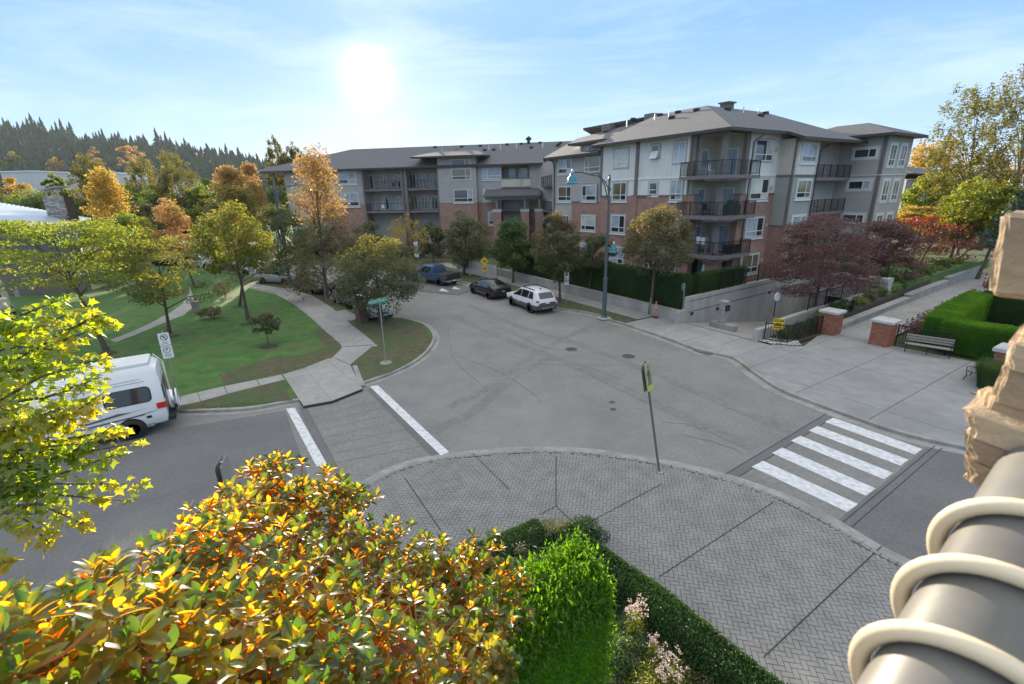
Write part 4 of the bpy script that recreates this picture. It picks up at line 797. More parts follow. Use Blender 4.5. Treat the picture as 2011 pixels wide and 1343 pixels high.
# ---- roofs
def plane_roof(polys, name='roof', th=.22):
    mb = MB()
    for q in polys:
        n = len(mb.v); k = len(q); mb.v += [tuple(p) for p in q]+[(p[0], p[1], p[2]-th) for p in q]
        a = area([(p[0], p[1]) for p in q]); o = range(k) if a > 0 else range(k-1, -1, -1); o = list(o)
        mb.f.append(tuple(n+i for i in o)); mb.m.append(0); mb.f.append(tuple(n+k+i for i in o[::-1])); mb.m.append(1)
        for i in range(k):
            i0, i1 = o[i], o[(i+1) % k]; mb.f.append((n+i0, n+k+i0, n+k+i1, n+i1)); mb.m.append(2)
    return mb.build(name, [M['shingle'], M['soffit'], M['fascia']], AB)
def q3(s, t, z): return st(s, t)+(z,)
E_ = .85; SL = .36; zt = ZE+.12; ap = 4.4; za = zt+SL*(ap+E_)
zr2 = zt+SL*(8.2+E_)
plane_roof([[q3(-E_, -E_, zt), q3(14.1, -E_, zt), q3(14.1, 8.2, zr2), q3(8.2, 8.2, zr2)],
            [q3(-E_, -E_, zt), q3(8.2, 8.2, zr2), q3(8.2, 17.5, zr2), q3(-E_, 17.5, zt)],
            [q3(8.2, 8.2, zr2), q3(26, 8.2, zr2), q3(26, 18, zt), q3(8.2, 18, zt)],
            [q3(8.2, 17.5, zr2), q3(8.2, 8.2, zr2), q3(14, 9, zr2-.5), q3(14, 17.5, zr2-2)]])
mb = MB(); mb.face([q3(14.1, -E_, zt-.01), q3(14.1, 8.2, zr2-.01), q3(14.1, 8.2, zt-.2), q3(14.1, -E_, zt-.25)]); mb.build('roof_gable', M['siding'], AB)
zz = zt-SL*1.35
plane_roof([[q3(-E_-1.35, 6.5, zz), q3(-E_, 6.5, zt+.004), q3(-E_, 17.5, zt+.004), q3(-E_-1.35, 17.1, zz)]])
zw = 12.1
plane_roof([[q3(14.1, .15, zw), q3(23.4, .15, zw), q3(27, 3.0, zw), q3(27, 8.2, zw+2.7), q3(14.1, 8.2, zr2-.25)]])
# raised roof over the tall bay, and the tower's
def hip(fr, a0, a1, n0, n1, z, sl, name='roof'):
    d = min(a1-a0, n1-n0)/2; zc = z+d*sl; f3 = lambda a, n, zz: tuple(fr[0]+fr[1]*a+fr[2]*n)+(zz,)
    A, Bq, Cq, Dq = f3(a0, n0, z), f3(a1, n0, z), f3(a1, n1, z), f3(a0, n1, z)
    if (a1-a0) >= (n1-n0): r0, r1 = f3(a0+d, (n0+n1)/2, zc), f3(a1-d, (n0+n1)/2, zc); fs = [[A, Bq, r1, r0], [Bq, Cq, r1], [Cq, Dq, r0, r1], [Dq, A, r0]]
    else: r0, r1 = f3((a0+a1)/2, n0+d, zc), f3((a0+a1)/2, n1-d, zc); fs = [[A, Bq, r0], [Bq, Cq, r1, r0], [Cq, Dq, r1], [Dq, A, r0, r1]]
    return plane_roof(fs, name)
hip((C0+V*1.0, U, V), 13.5, 18.9, -.9, 9.5, 13.2, .30)
hip((C0, V, -U), 16.3, 23.4, -5.5, 4.4, 12.62, .36)
# long wing roof
zl = 12.05; zk = zl+.36*9.3
def lw(a, n, z): return tuple(W0+Wd*a+Wn*n)+(z,)
a1 = wa(497, .9)
plane_roof([[lw(-3, .9, zl), lw(a1, .9, zl), lw(a1-11.5, -8.4, zk), lw(-3, -8.4, zk)], [lw(a1, .9, zl), lw(a1+.5, -18, zl), lw(a1-11.5, -8.4, zk)], [lw(-3, -8.4, zk), lw(a1-11.5, -8.4, zk), lw(a1+.5, -18, zl), lw(-3, -18, zl)]])
plane_roof([[lw(-3, -8.4, zk), lw(-3, .9, zl), q3(23.4, .15, zw-.02), q3(26, 8.2, zw+2.7)]])
b0, b1 = sorted((wa(955, .6), wa(850, .6)))
plane_roof([[lw(b0, 1.7, 13.25), lw(b1+2.5, 1.7, 13.25), lw(b1, -4, 14.35), lw(b0+2.2, -4, 14.35)], [lw(b0, 1.7, 13.25), lw(b0+2.2, -4, 14.35), lw(b0, -3, 13.5)], [lw(b1+2.5, 1.7, 13.25), lw(b1+2.4, -3, 13.5), lw(b1, -4, 14.35)]])
for x in (540,): a = wa(x, .2); wall('column', LW, [(a-.15, a+.15, -.1, .2, .3, 11.8)], 'deck')
# vents, stacks, chimneys on the roofs
def on_lw(px, n): return wa(px, n), zl+.36*(.9-n)
for px, n in ((872, -5.0), (963, -5.4), (985, -5.5), (1016, -5.6), (1066, -5.4)):
    a, z = on_lw(px, n); m_ = MB(); m_.tube([lw(a, n, z-.1), lw(a, n, z+.62)], .06, 6); m_.build('vent_pipe', M['white'], AB)
for px, n in ((900, -5.4), (955, -5.2), (972, -5.2), (1044, -5.6), (911, -7.4), (947, -7.4), (998, -7.6), (1025, -7.6), (1061, -7.8), (1100, -7.4), (1097, -6.6), (1094, -6.0), (860, -7.6)):
    a, z = on_lw(px, n); m_ = MB(); m_.box(a-.22, a+.22, n-.2, n+.2, z-.1, z+.22, 0, LW); m_.build('roof_vent', M['metal_dark'], AB)
a, z = on_lw(1039, -7.9); m_ = MB(); m_.lathe(lw(a, -7.9, z), [(.22, -.1), (.22, .45), (.45, .5), (.4, .75), (.08, 1.0)], 10); m_.build('roof_cowl', M['metal_dark'], AB)
def zs(s, t): return zt+SL*(min(s, t)+E_)
for s, t, h in ((11, 6.3, .5), (12.5, 6.0, .5), (6.2, 11, .5), (6.6, 14, .5), (15.5, 5.2, .55)):
    m_ = MB(); m_.tube([q3(s, t, zs(s, t)-.1), q3(s, t, zs(s, t)+h)], .06, 6); m_.build('vent_pipe', M['white'], AB)
for s, t in ((9.5, 5.0), (10.5, 7.0), (13, 7.3), (6.5, 9), (5, 12), (7, 16), (8.0, 6.5), (17, 7.6)):
    m_ = MB(); m_.box(s-.22, s+.22, t-.2, t+.2, zs(s, t)-.1, zs(s, t)+.22, 0, (C0, U, V)); m_.build('roof_vent', M['metal_dark'], AB)
m_ = MB(); m_.box(7.6, 8.5, 10.6, 11.5, 15.2, 16.2, 0, (C0, U, V)); m_.box(7.45, 8.65, 10.45, 11.65, 16.2, 16.32, 0, (C0, U, V)); m_.build('roof_chimney', M['taupe'], AB)
m_ = MB(); m_.box(14.6, 15.8, 8.0, 9.4, 15.2, 16.1, 0, (C0, U, V)); m_.box(20.4, 21.8, 7.4, 9.0, 15.0, 15.7, 0, (C0, U, V)); m_.build('roof_chimney', M['taupe'], AB)
# ---- fence over the garage, on the yard wall
t = world_thing('yard_fence', st(-4.1, 0)+(2.0,), 'black picket fence on top of the concrete wall in front of the ground floor flat', 'fence')
railing(t, [st(-4.1, -5.0), st(-4.1, 7.0)], 1.95, .15, 1.5, 1.15); railing(t, [st(-4.1, 7.0), st(-9.3, 7.0)], 2.0, .15, 1.5, 1.0)
t = world_thing('ramp_fence', st(-9.1, 0)+(1.1,), 'dark metal railing along the right-hand ramp wall', 'fence')
railing(t, [st(-9.1, -3.2), st(-9.1, 7.2)], 1.12, .14, 1.9, 1.0)
t = world_thing('garden_fence', st(-9.8, -7.6)+(0,), 'black metal fence round the planting left of the first brick pillar', 'fence')
railing(t, [st(-9.35, -8.1), st(-10.45, -7.75), st(-10.5, -4.2)], .12, .13, 1.4, 1.05)
t = world_thing('bench_fence', st(-15, -3)+(0,), 'black metal fence behind the bench, between brick pillar and hedge', 'fence')
railing(t, [st(-13.8, -3.0), st(-15.9, -2.95)], .12, .13, 1.6, 1.05)
# ------------------------------------------------------------------ plants
def np_mesh(name, V_, F_, m, smooth=False, mi=None):
    me = bpy.data.meshes.new(name); V_ = np.asarray(V_, np.float32).reshape(-1, 3); F_ = np.asarray(F_, np.int32); k = F_.shape[1]
    me.vertices.add(len(V_)); me.vertices.foreach_set('co', V_.ravel())
    me.loops.add(F_.size); me.loops.foreach_set('vertex_index', F_.ravel())
    me.polygons.add(len(F_)); me.polygons.foreach_set('loop_start', np.arange(0, F_.size, k, dtype=np.int32)); me.polygons.foreach_set('loop_total', np.full(len(F_), k, np.int32))
    for q in (m if isinstance(m, (list, tuple)) else [m]): me.materials.append(q)
    me.update(calc_edges=True); return me
def leaf_cards(rs, C, size, up=0.35, aspect=0.62, bend=0.25, dirs=None):
    """small folded leaves at centres C: two quads sharing a midrib"""
    n = len(C); s = size*rs.uniform(.65, 1.35, (n, 1))
    nrm_ = rs.normal(size=(n, 3)); nrm_[:, 2] = np.abs(nrm_[:, 2])*1.0+up; nrm_ /= np.linalg.norm(nrm_, axis=1, keepdims=True)
    a = rs.normal(size=(n, 3)) if dirs is None else dirs+rs.normal(size=(n, 3))*.35
    a -= nrm_*(a*nrm_).sum(1, keepdims=True); a /= np.linalg.norm(a, axis=1, keepdims=True)+1e-9; b = np.cross(nrm_, a)
    p0 = C-a*s*.5; p1 = C+a*s*.5; dn = nrm_*s*bend
    l0 = C+b*s*aspect*.5-a*s*.12+dn*.5; r0 = C-b*s*aspect*.5-a*s*.12+dn*.5
    Vv = np.stack([p0, l0, p1, r0], 1).reshape(-1, 3); i = np.arange(n)[:, None]*4
    F = np.concatenate([i+[0, 2, 1], i+[0, 3, 2]], 1).reshape(-1, 3); return Vv, F
def ell(rs, n, c, r, lo=0.55):
    d = rs.normal(size=(n, 3)); d /= np.linalg.norm(d, axis=1, keepdims=True); q = rs.uniform(lo**3, 1, (n, 1))**(1/3)
    return np.array(c)+d*q*np.array(r)
CROWN = {}
def crown_points(rs, kind, n, R, H, z0):
    """leaf centres of a crown of radius R, from height z0 to H"""
    h = H-z0; C = []; tips = []
    if kind == 'cone':
        K = max(26, int(n/110))
        for k in range(K):
            f = rs.uniform(0.0, 1)**1.1; rr = R*(1-f)**.8*rs.uniform(.5, 1)+.08; a = rs.uniform(0, 6.283); c = np.array([rr*math.cos(a), rr*math.sin(a), z0+h*f]); tips.append(c)
            C.append(ell(rs, n//K, c, (R*.26+.15, R*.26+.15, h*.07+.1), .2))
    elif kind == 'layered':                          # spreading tiers, as a dogwood
        K = max(24, int(n/120))
        for k in range(K):
            f = rs.uniform(0, 1); lim = math.sqrt(max(.06, 1-(abs(f-.35)/.75)**2)); rr = R*lim*math.sqrt(rs.uniform(.05, 1)); a = rs.uniform(0, 6.283); c = np.array([rr*math.cos(a), rr*math.sin(a), z0+h*(f*.85+.1)]); tips.append(c)
            C.append(ell(rs, n//K, c, (R*.27, R*.27, h*.045+.06), .1))
    elif kind == 'fine':                             # open, airy, leaves along many twigs
        K = max(90, int(n/38))
        for k in range(K):
            d = rs.normal(size=3); d /= np.linalg.norm(d); q = rs.uniform(.25, 1)**.6; c = np.array([d[0]*R*q, d[1]*R*q, z0+h*.5+d[2]*h*.5*q]); tips.append(c)
            dd = c-np.array([0, 0, z0+h*.2]); dd /= np.linalg.norm(dd)+1e-6; m = n//K
            C.append(c+dd*rs.uniform(-.12, .12, (m, 1))*R+rs.normal(size=(m, 3))*R*.055)
    else:                                            # 'round': lumps of foliage round the outside
        K = max(34, int(n/120))
        for k in range(K):
            d = rs.normal(size=3); d[2] *= .9; d /= np.linalg.norm(d); q = rs.uniform(.35, 1)**.5; taper = 1-.25*max(0, d[2])
            c = np.array([d[0]*R*q*taper*.86, d[1]*R*q*taper*.86, z0+h*.47+d[2]*h*.46*q]); tips.append(c)
            rr = R*rs.uniform(.16, .30); C.append(ell(rs, n//K, c, (rr, rr, rr*.75), .25))
    return np.concatenate(C), tips
def branches(rs, tips, H, z0, tr, fork=.45, n=9, lean=(0, 0)):
    mb = MB(); top = z0+(H-z0)*.72
    def trunk(f): return Vector((lean[0]*f+.06*math.sin(3*f+tr*9)*tr*5, lean[1]*f+.05*math.cos(4*f)*tr*4-.05*tr*4, f*top))
    pts = [trunk(f) for f in np.linspace(0, 1, 8)]; mb.tube(pts, [tr*(1.35 if i == 0 else 1-.78*i/7) for i in range(8)], 7)
    for c in sorted(tips, key=lambda c: c[2])[::max(1, len(tips)//n)]:
        f = min(.95, max(z0/top*.75, (c[2]-z0)*.6/top+z0/top*.8)); a = trunk(f); e = Vector(c); mid = a.lerp(e, .5)+Vector((0, 0, .12*(e-a).length)); r = tr*(1-.75*f)*.55
        mb.tube([a, a.lerp(mid, .5)-Vector((0, 0, .01)), mid, e], [r, r*.75, r*.5, r*.15], 5)
        for k in range(2):
            o = Vector(rs.normal(size=3))*(e-a).length*.25; mb.tube([mid, mid.lerp(e+o, .55), e+o], [r*.45, r*.3, r*.1], 4)
    return mb
def tree(name, label, xy, H, R, z0, n, size, leaf, kind='round', tr=.12, group=None, bark='bark', cat='tree', seed=None, mix=None, ground=ZK, lean=(0, 0), nb=9, squash=1.0):
    rs = np.random.RandomState(seed if seed is not None else abs(int(xy[0]*97+xy[1]*31)) % 9999)
    t = thing(name, (xy[0], xy[1], ground), label, cat, group, rs.uniform(0, 6.28) if lean == (0, 0) else 0)
    C, tips = crown_points(rs, kind, n, R, H, z0)
    C[:, :2] += np.array(lean)
    tips = [c+np.array([lean[0], lean[1], 0]) for c in tips]
    mats_ = [LEAF[leaf]]
    if mix is None:
        Vv, F = leaf_cards(rs, C, size); o = bpy.data.objects.new('crown', np_mesh('crown', Vv, F, mats_)); col.objects.link(o); o.parent = t
    else:                                            # upper crown's second leaf colour: turned leaves; on orange tops, painted sunlight too
        leaf2, zc, soft = mix; w = C[:, 2]+rs.normal(size=len(C))*soft > zc
        for sel, lf in ((~w, leaf), (w, leaf2)):
            if sel.sum() < 5: continue
            Vv, F = leaf_cards(rs, C[sel], size); o = bpy.data.objects.new('crown', np_mesh('crown', Vv, F, LEAF[lf])); col.objects.link(o); o.parent = t
    branches(rs, tips, H, z0, tr, n=nb, lean=lean).build('trunk', M[bark], t, smooth=False)
    return t
def ptree(name, label, base, box, D=None, **k):
    """crown given by the picture box it fills; base = (px, py) of its foot or an (X, Y) with D"""
    if D is None: x, y = P(base[0], base[1], ZK)
    else: d = pray(base, 380); x, y = d.x/d.y*D, D
    x0, y0, x1, y1 = box; dep = Vector((x, y, -3)).dot(FWD)
    R = (x1-x0)/2*dep/FPX; H = zat(x, y, y0+(y1-y0)*.04); z0 = max(.6, zat(x, y, y1)); cxp = pxy(x, y, (H+z0)/2)[0]
    lx = ((x0+x1)/2-cxp)*dep/FPX
    return tree(name, label, (x, y), H, R, z0, lean=(lx, 0) if abs(lx) > .15 else (0, 0), **k)
# -- park trees at the left
ptree('dogwood_tree', 'spreading yellow-green dogwood at the far left, in front of the metal roof', (208, 690), (-30, 425, 262, 570), n=10500, size=.16, leaf='lime', kind='layered', tr=.13, seed=3, nb=14)
ptree('dogwood_tree', 'dogwood with low tiers of yellow-brown leaves standing behind the parking sign', (332, 655), (225, 462, 415, 612), n=7000, size=.14, leaf='dogwood', kind='layered', tr=.11, seed=4, nb=12)
ptree('park_tree', 'green and yellow tree with slim trunk, left of the small round shrub', (487, 628), (375, 390, 530, 545), n=9500, size=.17, leaf='lime', kind='round', tr=.12, seed=5, mix=('dogwood', 4.6, .8))
ptree('park_tree', 'thin tree with sparse brown leaves just behind the forked green one', (470, 600), (410, 480, 560, 560), n=1500, size=.14, leaf='brownish', kind='fine', tr=.10, seed=6)
ptree('park_tree', 'tall tree turning golden right of the stone chimney', 225, (158, 335, 292, 520), D=48, n=9000, size=.24, leaf='dogwood', kind='cone', tr=.14, seed=7, mix=('gold', 5.2, 1.4))
ptree('park_tree', 'green tree right below the golden one at left', 262, (208, 410, 322, 520), D=43, n=6000, size=.22, leaf='green', kind='round', tr=.12, seed=8, mix=('lime', 4.6, .8))
ptree('red_maple_tree', 'small pointed tree with red-orange leaves in the middle of the park', 340, (288, 393, 388, 500), D=46, n=4500, size=.20, leaf='redleaf', kind='cone', tr=.10, seed=9, mix=('orange', 4.5, 1.2))
ptree('park_tree', 'broad golden-orange tree left of the long building', 445, (398, 330, 520, 470), D=56, n=8500, size=.26, leaf='dogwood', kind='cone', tr=.14, seed=10, mix=('orange', 9.2, 1.0))
ptree('park_tree', 'slim orange-red tree beside the broad golden one', 492, (462, 322, 532, 440), D=60, n=4000, size=.26, leaf='gold', kind='cone', tr=.12, seed=11, mix=('orange', 6.5, 1.5))
ptree('street_tree', 'tall maple with orange top over a dull brown-green lower crown', (640, 585), (552, 283, 712, 575), n=10500, size=.19, leaf='brownish', kind='cone', tr=.19, seed=12, mix=('orange', 6.3, .7), nb=16)
ptree('street_tree', 'dark green tree between the two orange ones, by the far lamp', (572, 562), (498, 385, 622, 548), n=8000, size=.20, leaf='green', kind='round', tr=.13, seed=13, mix=('grey', 4.2, 1.6))
ptree('street_tree', 'full round grey-green tree behind the green street name sign', (748, 634), (648, 452, 836, 612), n=13000, size=.16, leaf='grey', kind='round', tr=.17, seed=14, mix=('olive', 4.4, .7))
ptree('street_tree', 'small tree with yellow leaf tips beside the full round one', (800, 575), (762, 420, 842, 520), n=2600, size=.16, leaf='grey', kind='fine', tr=.09, seed=15, mix=('gold', 4.2, .5))
ptree('street_tree', 'grey-green street tree beside the blue pickup truck', (910, 540), (868, 405, 972, 530), n=8500, size=.21, leaf='grey', kind='round', tr=.17, seed=16, group='street trees before the long wing')
ptree('street_tree', 'dark green tree behind the black sedan', (1008, 555), (962, 415, 1052, 548), n=7500, size=.20, leaf='green', kind='round', tr=.12, seed=17)
ptree('street_tree', 'green tree with some browned leaves above the white-topped car', (1099, 592), (1040, 402, 1150, 560), n=10500, size=.17, leaf='green', kind='round', tr=.10, seed=18, mix=('brownish', 2.9, 2.0))
ptree('garden_tree', 'grey-green tree overhanging the clipped hedge at the building corner', 1292, (1212, 398, 1370, 545), D=32, n=14000, size=.15, leaf='grey', kind='round', tr=.13, seed=19, mix=('brownish', 4.4, 1.2), nb=12)
ptree('garden_tree', 'low leafy tree left of the teal lamp pole behind the hedge', 1160, (1125, 445, 1212, 540), D=38, n=5500, size=.16, leaf='grey', kind='round', tr=.09, seed=20)
for i, (px, D, bx, lab) in enumerate(((842, 60, (815, 430, 880, 500), 'dark shrubby tree at the foot of the long wing, left'), (1000, 58, (975, 450, 1050, 520), 'dark shrubby tree at the foot of the long wing, right'), (700, 62, (660, 430, 770, 520), 'dark shrubby tree behind the round street tree'), (610, 66, (560, 420, 660, 520), 'dark shrubby tree behind the orange-topped maple'))):
    ptree('garden_tree', lab, px, bx, D=D, n=4500, size=.26, leaf='green' if i % 2 else 'grey', kind='round', tr=.10, seed=30+i)
# -- behind the park
BK = [(185, 85, (150, 288, 222, 470), 'olive', 'fine', 9000, 'tall open poplar, leftmost of the three standing out against the hill'), (282, 100, (258, 302, 318, 430), 'olive', 'fine', 4500, 'thin brownish poplar between two larger trees before the hill'), (348, 90, (305, 295, 392, 455), 'olive', 'fine', 10500, 'round-headed olive tree before the hill, right of the thin poplar'),
      (30, 95, (-20, 330, 60, 440), 'gold', 'round', 4000, 'golden tree at the left edge of the picture'), (116, 100, (88, 325, 136, 420), 'lime', 'round', 3500, 'small lime-yellow tree left of the chimney top'),
      (70, 80, (0, 372, 150, 470), 'green', 'round', 7500, 'dark green tree mass behind the metal roof'), (150, 76, (120, 380, 205, 480), 'green', 'round', 5500, 'dark green tree directly behind the stone chimney'), (245, 90, (205, 350, 290, 440), 'green', 'round', 5000, 'green tree between poplar and red maple'),
      (300, 76, (265, 375, 345, 480), 'grey', 'round', 5000, 'grey-green tree behind the red maple'), (395, 85, (360, 350, 430, 470), 'lime', 'round', 5000, 'yellow-green tree behind the road, left of the broad golden one'), (20, 70, (-30, 400, 60, 480), 'green', 'round', 5000, 'dark tree at the far left below the hill'),
      (548, 110, (522, 264, 572, 400), 'olive', 'fine', 6000, 'left of two tall cottonwoods rising over the roof end'), (583, 110, (560, 267, 606, 400), 'olive', 'fine', 6000, 'right of two tall cottonwoods rising over the roof end'), (472, 95, (440, 325, 505, 430), 'lime', 'round', 3500, 'pale yellow-green tree behind the orange-red one'),
      (470, 75, (420, 400, 520, 480), 'green', 'round', 5000, 'dark green tree under the orange-red crowns')]
for j, (px, D, y0, lf) in enumerate(((-10, 88, 362, 'green'), (60, 96, 356, 'lime'), (105, 84, 360, 'olive'), (185, 92, 358, 'green'), (228, 78, 366, 'grey'), (262, 98, 346, 'lime'), (300, 88, 358, 'green'), (352, 98, 358, 'green'), (398, 90, 358, 'olive'), (425, 104, 338, 'green'), (455, 98, 356, 'green'), (500, 88, 358, 'olive'), (535, 96, 348, 'green'), (320, 110, 348, 'lime'), (440, 72, 386, 'grey'))):
    BK.append((px, D, (px-48, y0, px+48, 470), lf, 'round', 5200, ('leftmost' if j == 0 else ORD[j])+' rounded '+{'green': 'dark green', 'lime': 'yellow-green', 'olive': 'olive', 'grey': 'grey-green'}[lf]+' tree in the belt behind the park'))
for i, (px, D, bx, lf, kd, n, lab) in enumerate(BK):
    ptree('background_tree', lab, px, bx, D=D, n=int(n*1.5) if kd == 'fine' else n, size=(.0030 if kd == 'fine' else .0042)*D, leaf=lf, kind=kd, tr=.16, seed=60+i, group='trees behind the park', ground=0)
# -- right side
PM = [(1640, 30.5, (1530, 428, 1705, 610), 'purple', 'purple-leaved maple leaning over the garage mouth, nearest of the row', 19000), (1745, 37, (1672, 440, 1800, 560), 'purple', 'purple-leaved maple, second of the row along the walkway', 13000), (1835, 45, (1765, 430, 1900, 555), 'purple', 'dark plum-red maple, third of the row along the walkway', 8000), (1920, 52, (1868, 440, 1990, 548), 'purple', 'bright red-topped maple at the far end of the walkway', 7000)]
for i, (px, D, bx, lf, lab, n) in enumerate(PM):
    d = pray(px, 400); dd = D
    ptree('purple_maple_tree', lab, px, bx, D=dd, n=n, size=.13+.02*i, leaf=lf, kind='layered', tr=.10, seed=90+i, group='maples along the walkway', mix=('crimson', 4.0 if i == 2 else 3.2, .5) if i > 1 else None, nb=12, ground=.5)
RT = [(1820, 58, (1765, 322, 1885, 470), 'lime', 'round', 9500, 'bright green tree right of the building tower', 'garden_tree'), (1788, 50, (1752, 404, 1842, 448), 'gold', 'layered', 3500, 'low tree with tiers of golden leaves at the foot of the tower', 'garden_tree'),
      (1912, 52, (1838, 120, 1968, 445), 'olive', 'fine', 9500, 'slender birch against the sky, left of the tallest one', 'birch_tree'), (1995, 46, (1945, 75, 2075, 450), 'olive', 'fine', 8000, 'tallest birch, olive and golden, at the right edge of the picture', 'birch_tree'),
      (1830, 85, (1782, 262, 1880, 400), 'gold', 'fine', 7000, 'rounded golden-brown tree beyond the birch', 'background_tree'), (1885, 70, (1850, 300, 1945, 460), 'dogwood', 'fine', 6000, 'yellow-brown tree behind the slender birch', 'background_tree'), (1960, 72, (1920, 290, 2040, 460), 'gold', 'fine', 7000, 'golden thicket tree at the right behind both birches', 'background_tree'),
      (1895, 44, (1855, 345, 1945, 470), 'lime', 'fine', 6500, 'yellow-green willow-like tree under the birches', 'garden_tree'), (1965, 42, (1925, 350, 2030, 480), 'lime', 'round', 6500, 'leafy green tree at the right above the hedges', 'garden_tree'), (1990, 38, (1955, 375, 2040, 480), 'blue', 'cone', 5500, 'blue-green spruce at the right above the stone', 'spruce_tree'), (1850, 62, (1800, 400, 1900, 480), 'green', 'round', 5000, 'dark green tree behind the red maples', 'garden_tree')]
for i, (px, D, bx, lf, kd, n, lab, nm) in enumerate(RT):
    ptree(nm, lab, px, bx, D=D, n=n, size=.0048*D+.02 if kd != 'fine' else .0042*D+.02, leaf=lf, kind=kd, tr=.15 if nm != 'birch_tree' else .17, seed=110+i, bark='pale_bark' if nm == 'birch_tree' else 'bark', ground=0, nb=22 if nm == 'birch_tree' else 9)
# -- shrubs
def shrub(name, label, xy, H, R, n, size, leaf, kind='round', group=None, z0=.15, ground=ZK, cat='shrub', seed=1, tr=.03):
    return tree(name, label, xy, H, R, z0, n, size, leaf, kind, tr, group, 'bark', cat, seed, ground=ground, nb=6)
shrub('round_shrub', 'small round evergreen shrub on a thin stem in a ring of soil on the lawn', P(527, 676, ZK), 1.95, .95, 1500, .15, 'grey', z0=.75, seed=201)
shrub('low_shrub', 'low brownish bush beside the park path', P(415, 626, ZK), 1.0, .9, 900, .13, 'brownish', seed=202)
shrub('low_shrub', 'young bare-stemmed bush on the lawn near the path end', P(443, 585, ZK), 1.6, .8, 700, .12, 'brownish', 'fine', seed=203)
for i, (a, b) in enumerate(((487, 636), (335, 660), (208, 694), (527, 680), (470, 602), (443, 586))):
    x, y = P(a, b, ZK); sheet('soil_ring', [(x+.55*math.cos(k*.5236)*(1+.1*math.sin(k*3)), y+.45*math.sin(k*.5236)) for k in range(12)], ZK+.006, M['soil'])
rs = np.random.RandomState(8)
for i in range(9):
    s, t_ = -10.1+.5*((i*37) % 3)/3, -7.6+i*.45; shrub('garden_shrub', ORD[i]+' dark green shrub from the pebbles, inside the small black garden fence', st(min(-9.7, s), t_), .8, .34, 420, .09, 'green', group='shrubs inside the garden fence', seed=210+i)
for i in range(16):
    t_ = -2.6+i*1.75; s = -9.75+.055*t_+.1*((i*7) % 3); shrub('walkway_shrub', ORD[i]+' leafy shrub from the street in the raised bed beside the walkway', st(s, t_), .62+.12*((i*5) % 3), .75, 800, .12, 'green' if i % 3 else 'lime', group='shrubs in the walkway bed', seed=230+i, ground=.55+.03*max(0, t_))
for i in range(13):
    t_ = -2.2+i*1.1; s = -13.95+.06*t_; shrub('dark_shrub', ORD[i]+' purple-grey open shrub from the second brick pillar, between walkway and hedge', st(s, t_), 1.25, .6, 520, .10, 'purple', 'fine', group='purple shrubs along the right of the walkway', seed=250+i)
for i in range(16):
    s = 8+i*2.6; shrub('foundation_shrub', ('rightmost' if i == 0 else ORD[i]+' from the right')+' dull green shrub along the ground floor of the long wing', (4.5-i*2.4, 62.5+.38*i), 1.9, 1.2, 900, .2, 'green' if i % 2 else 'grey', group='shrubs along the long wing', seed=270+i)
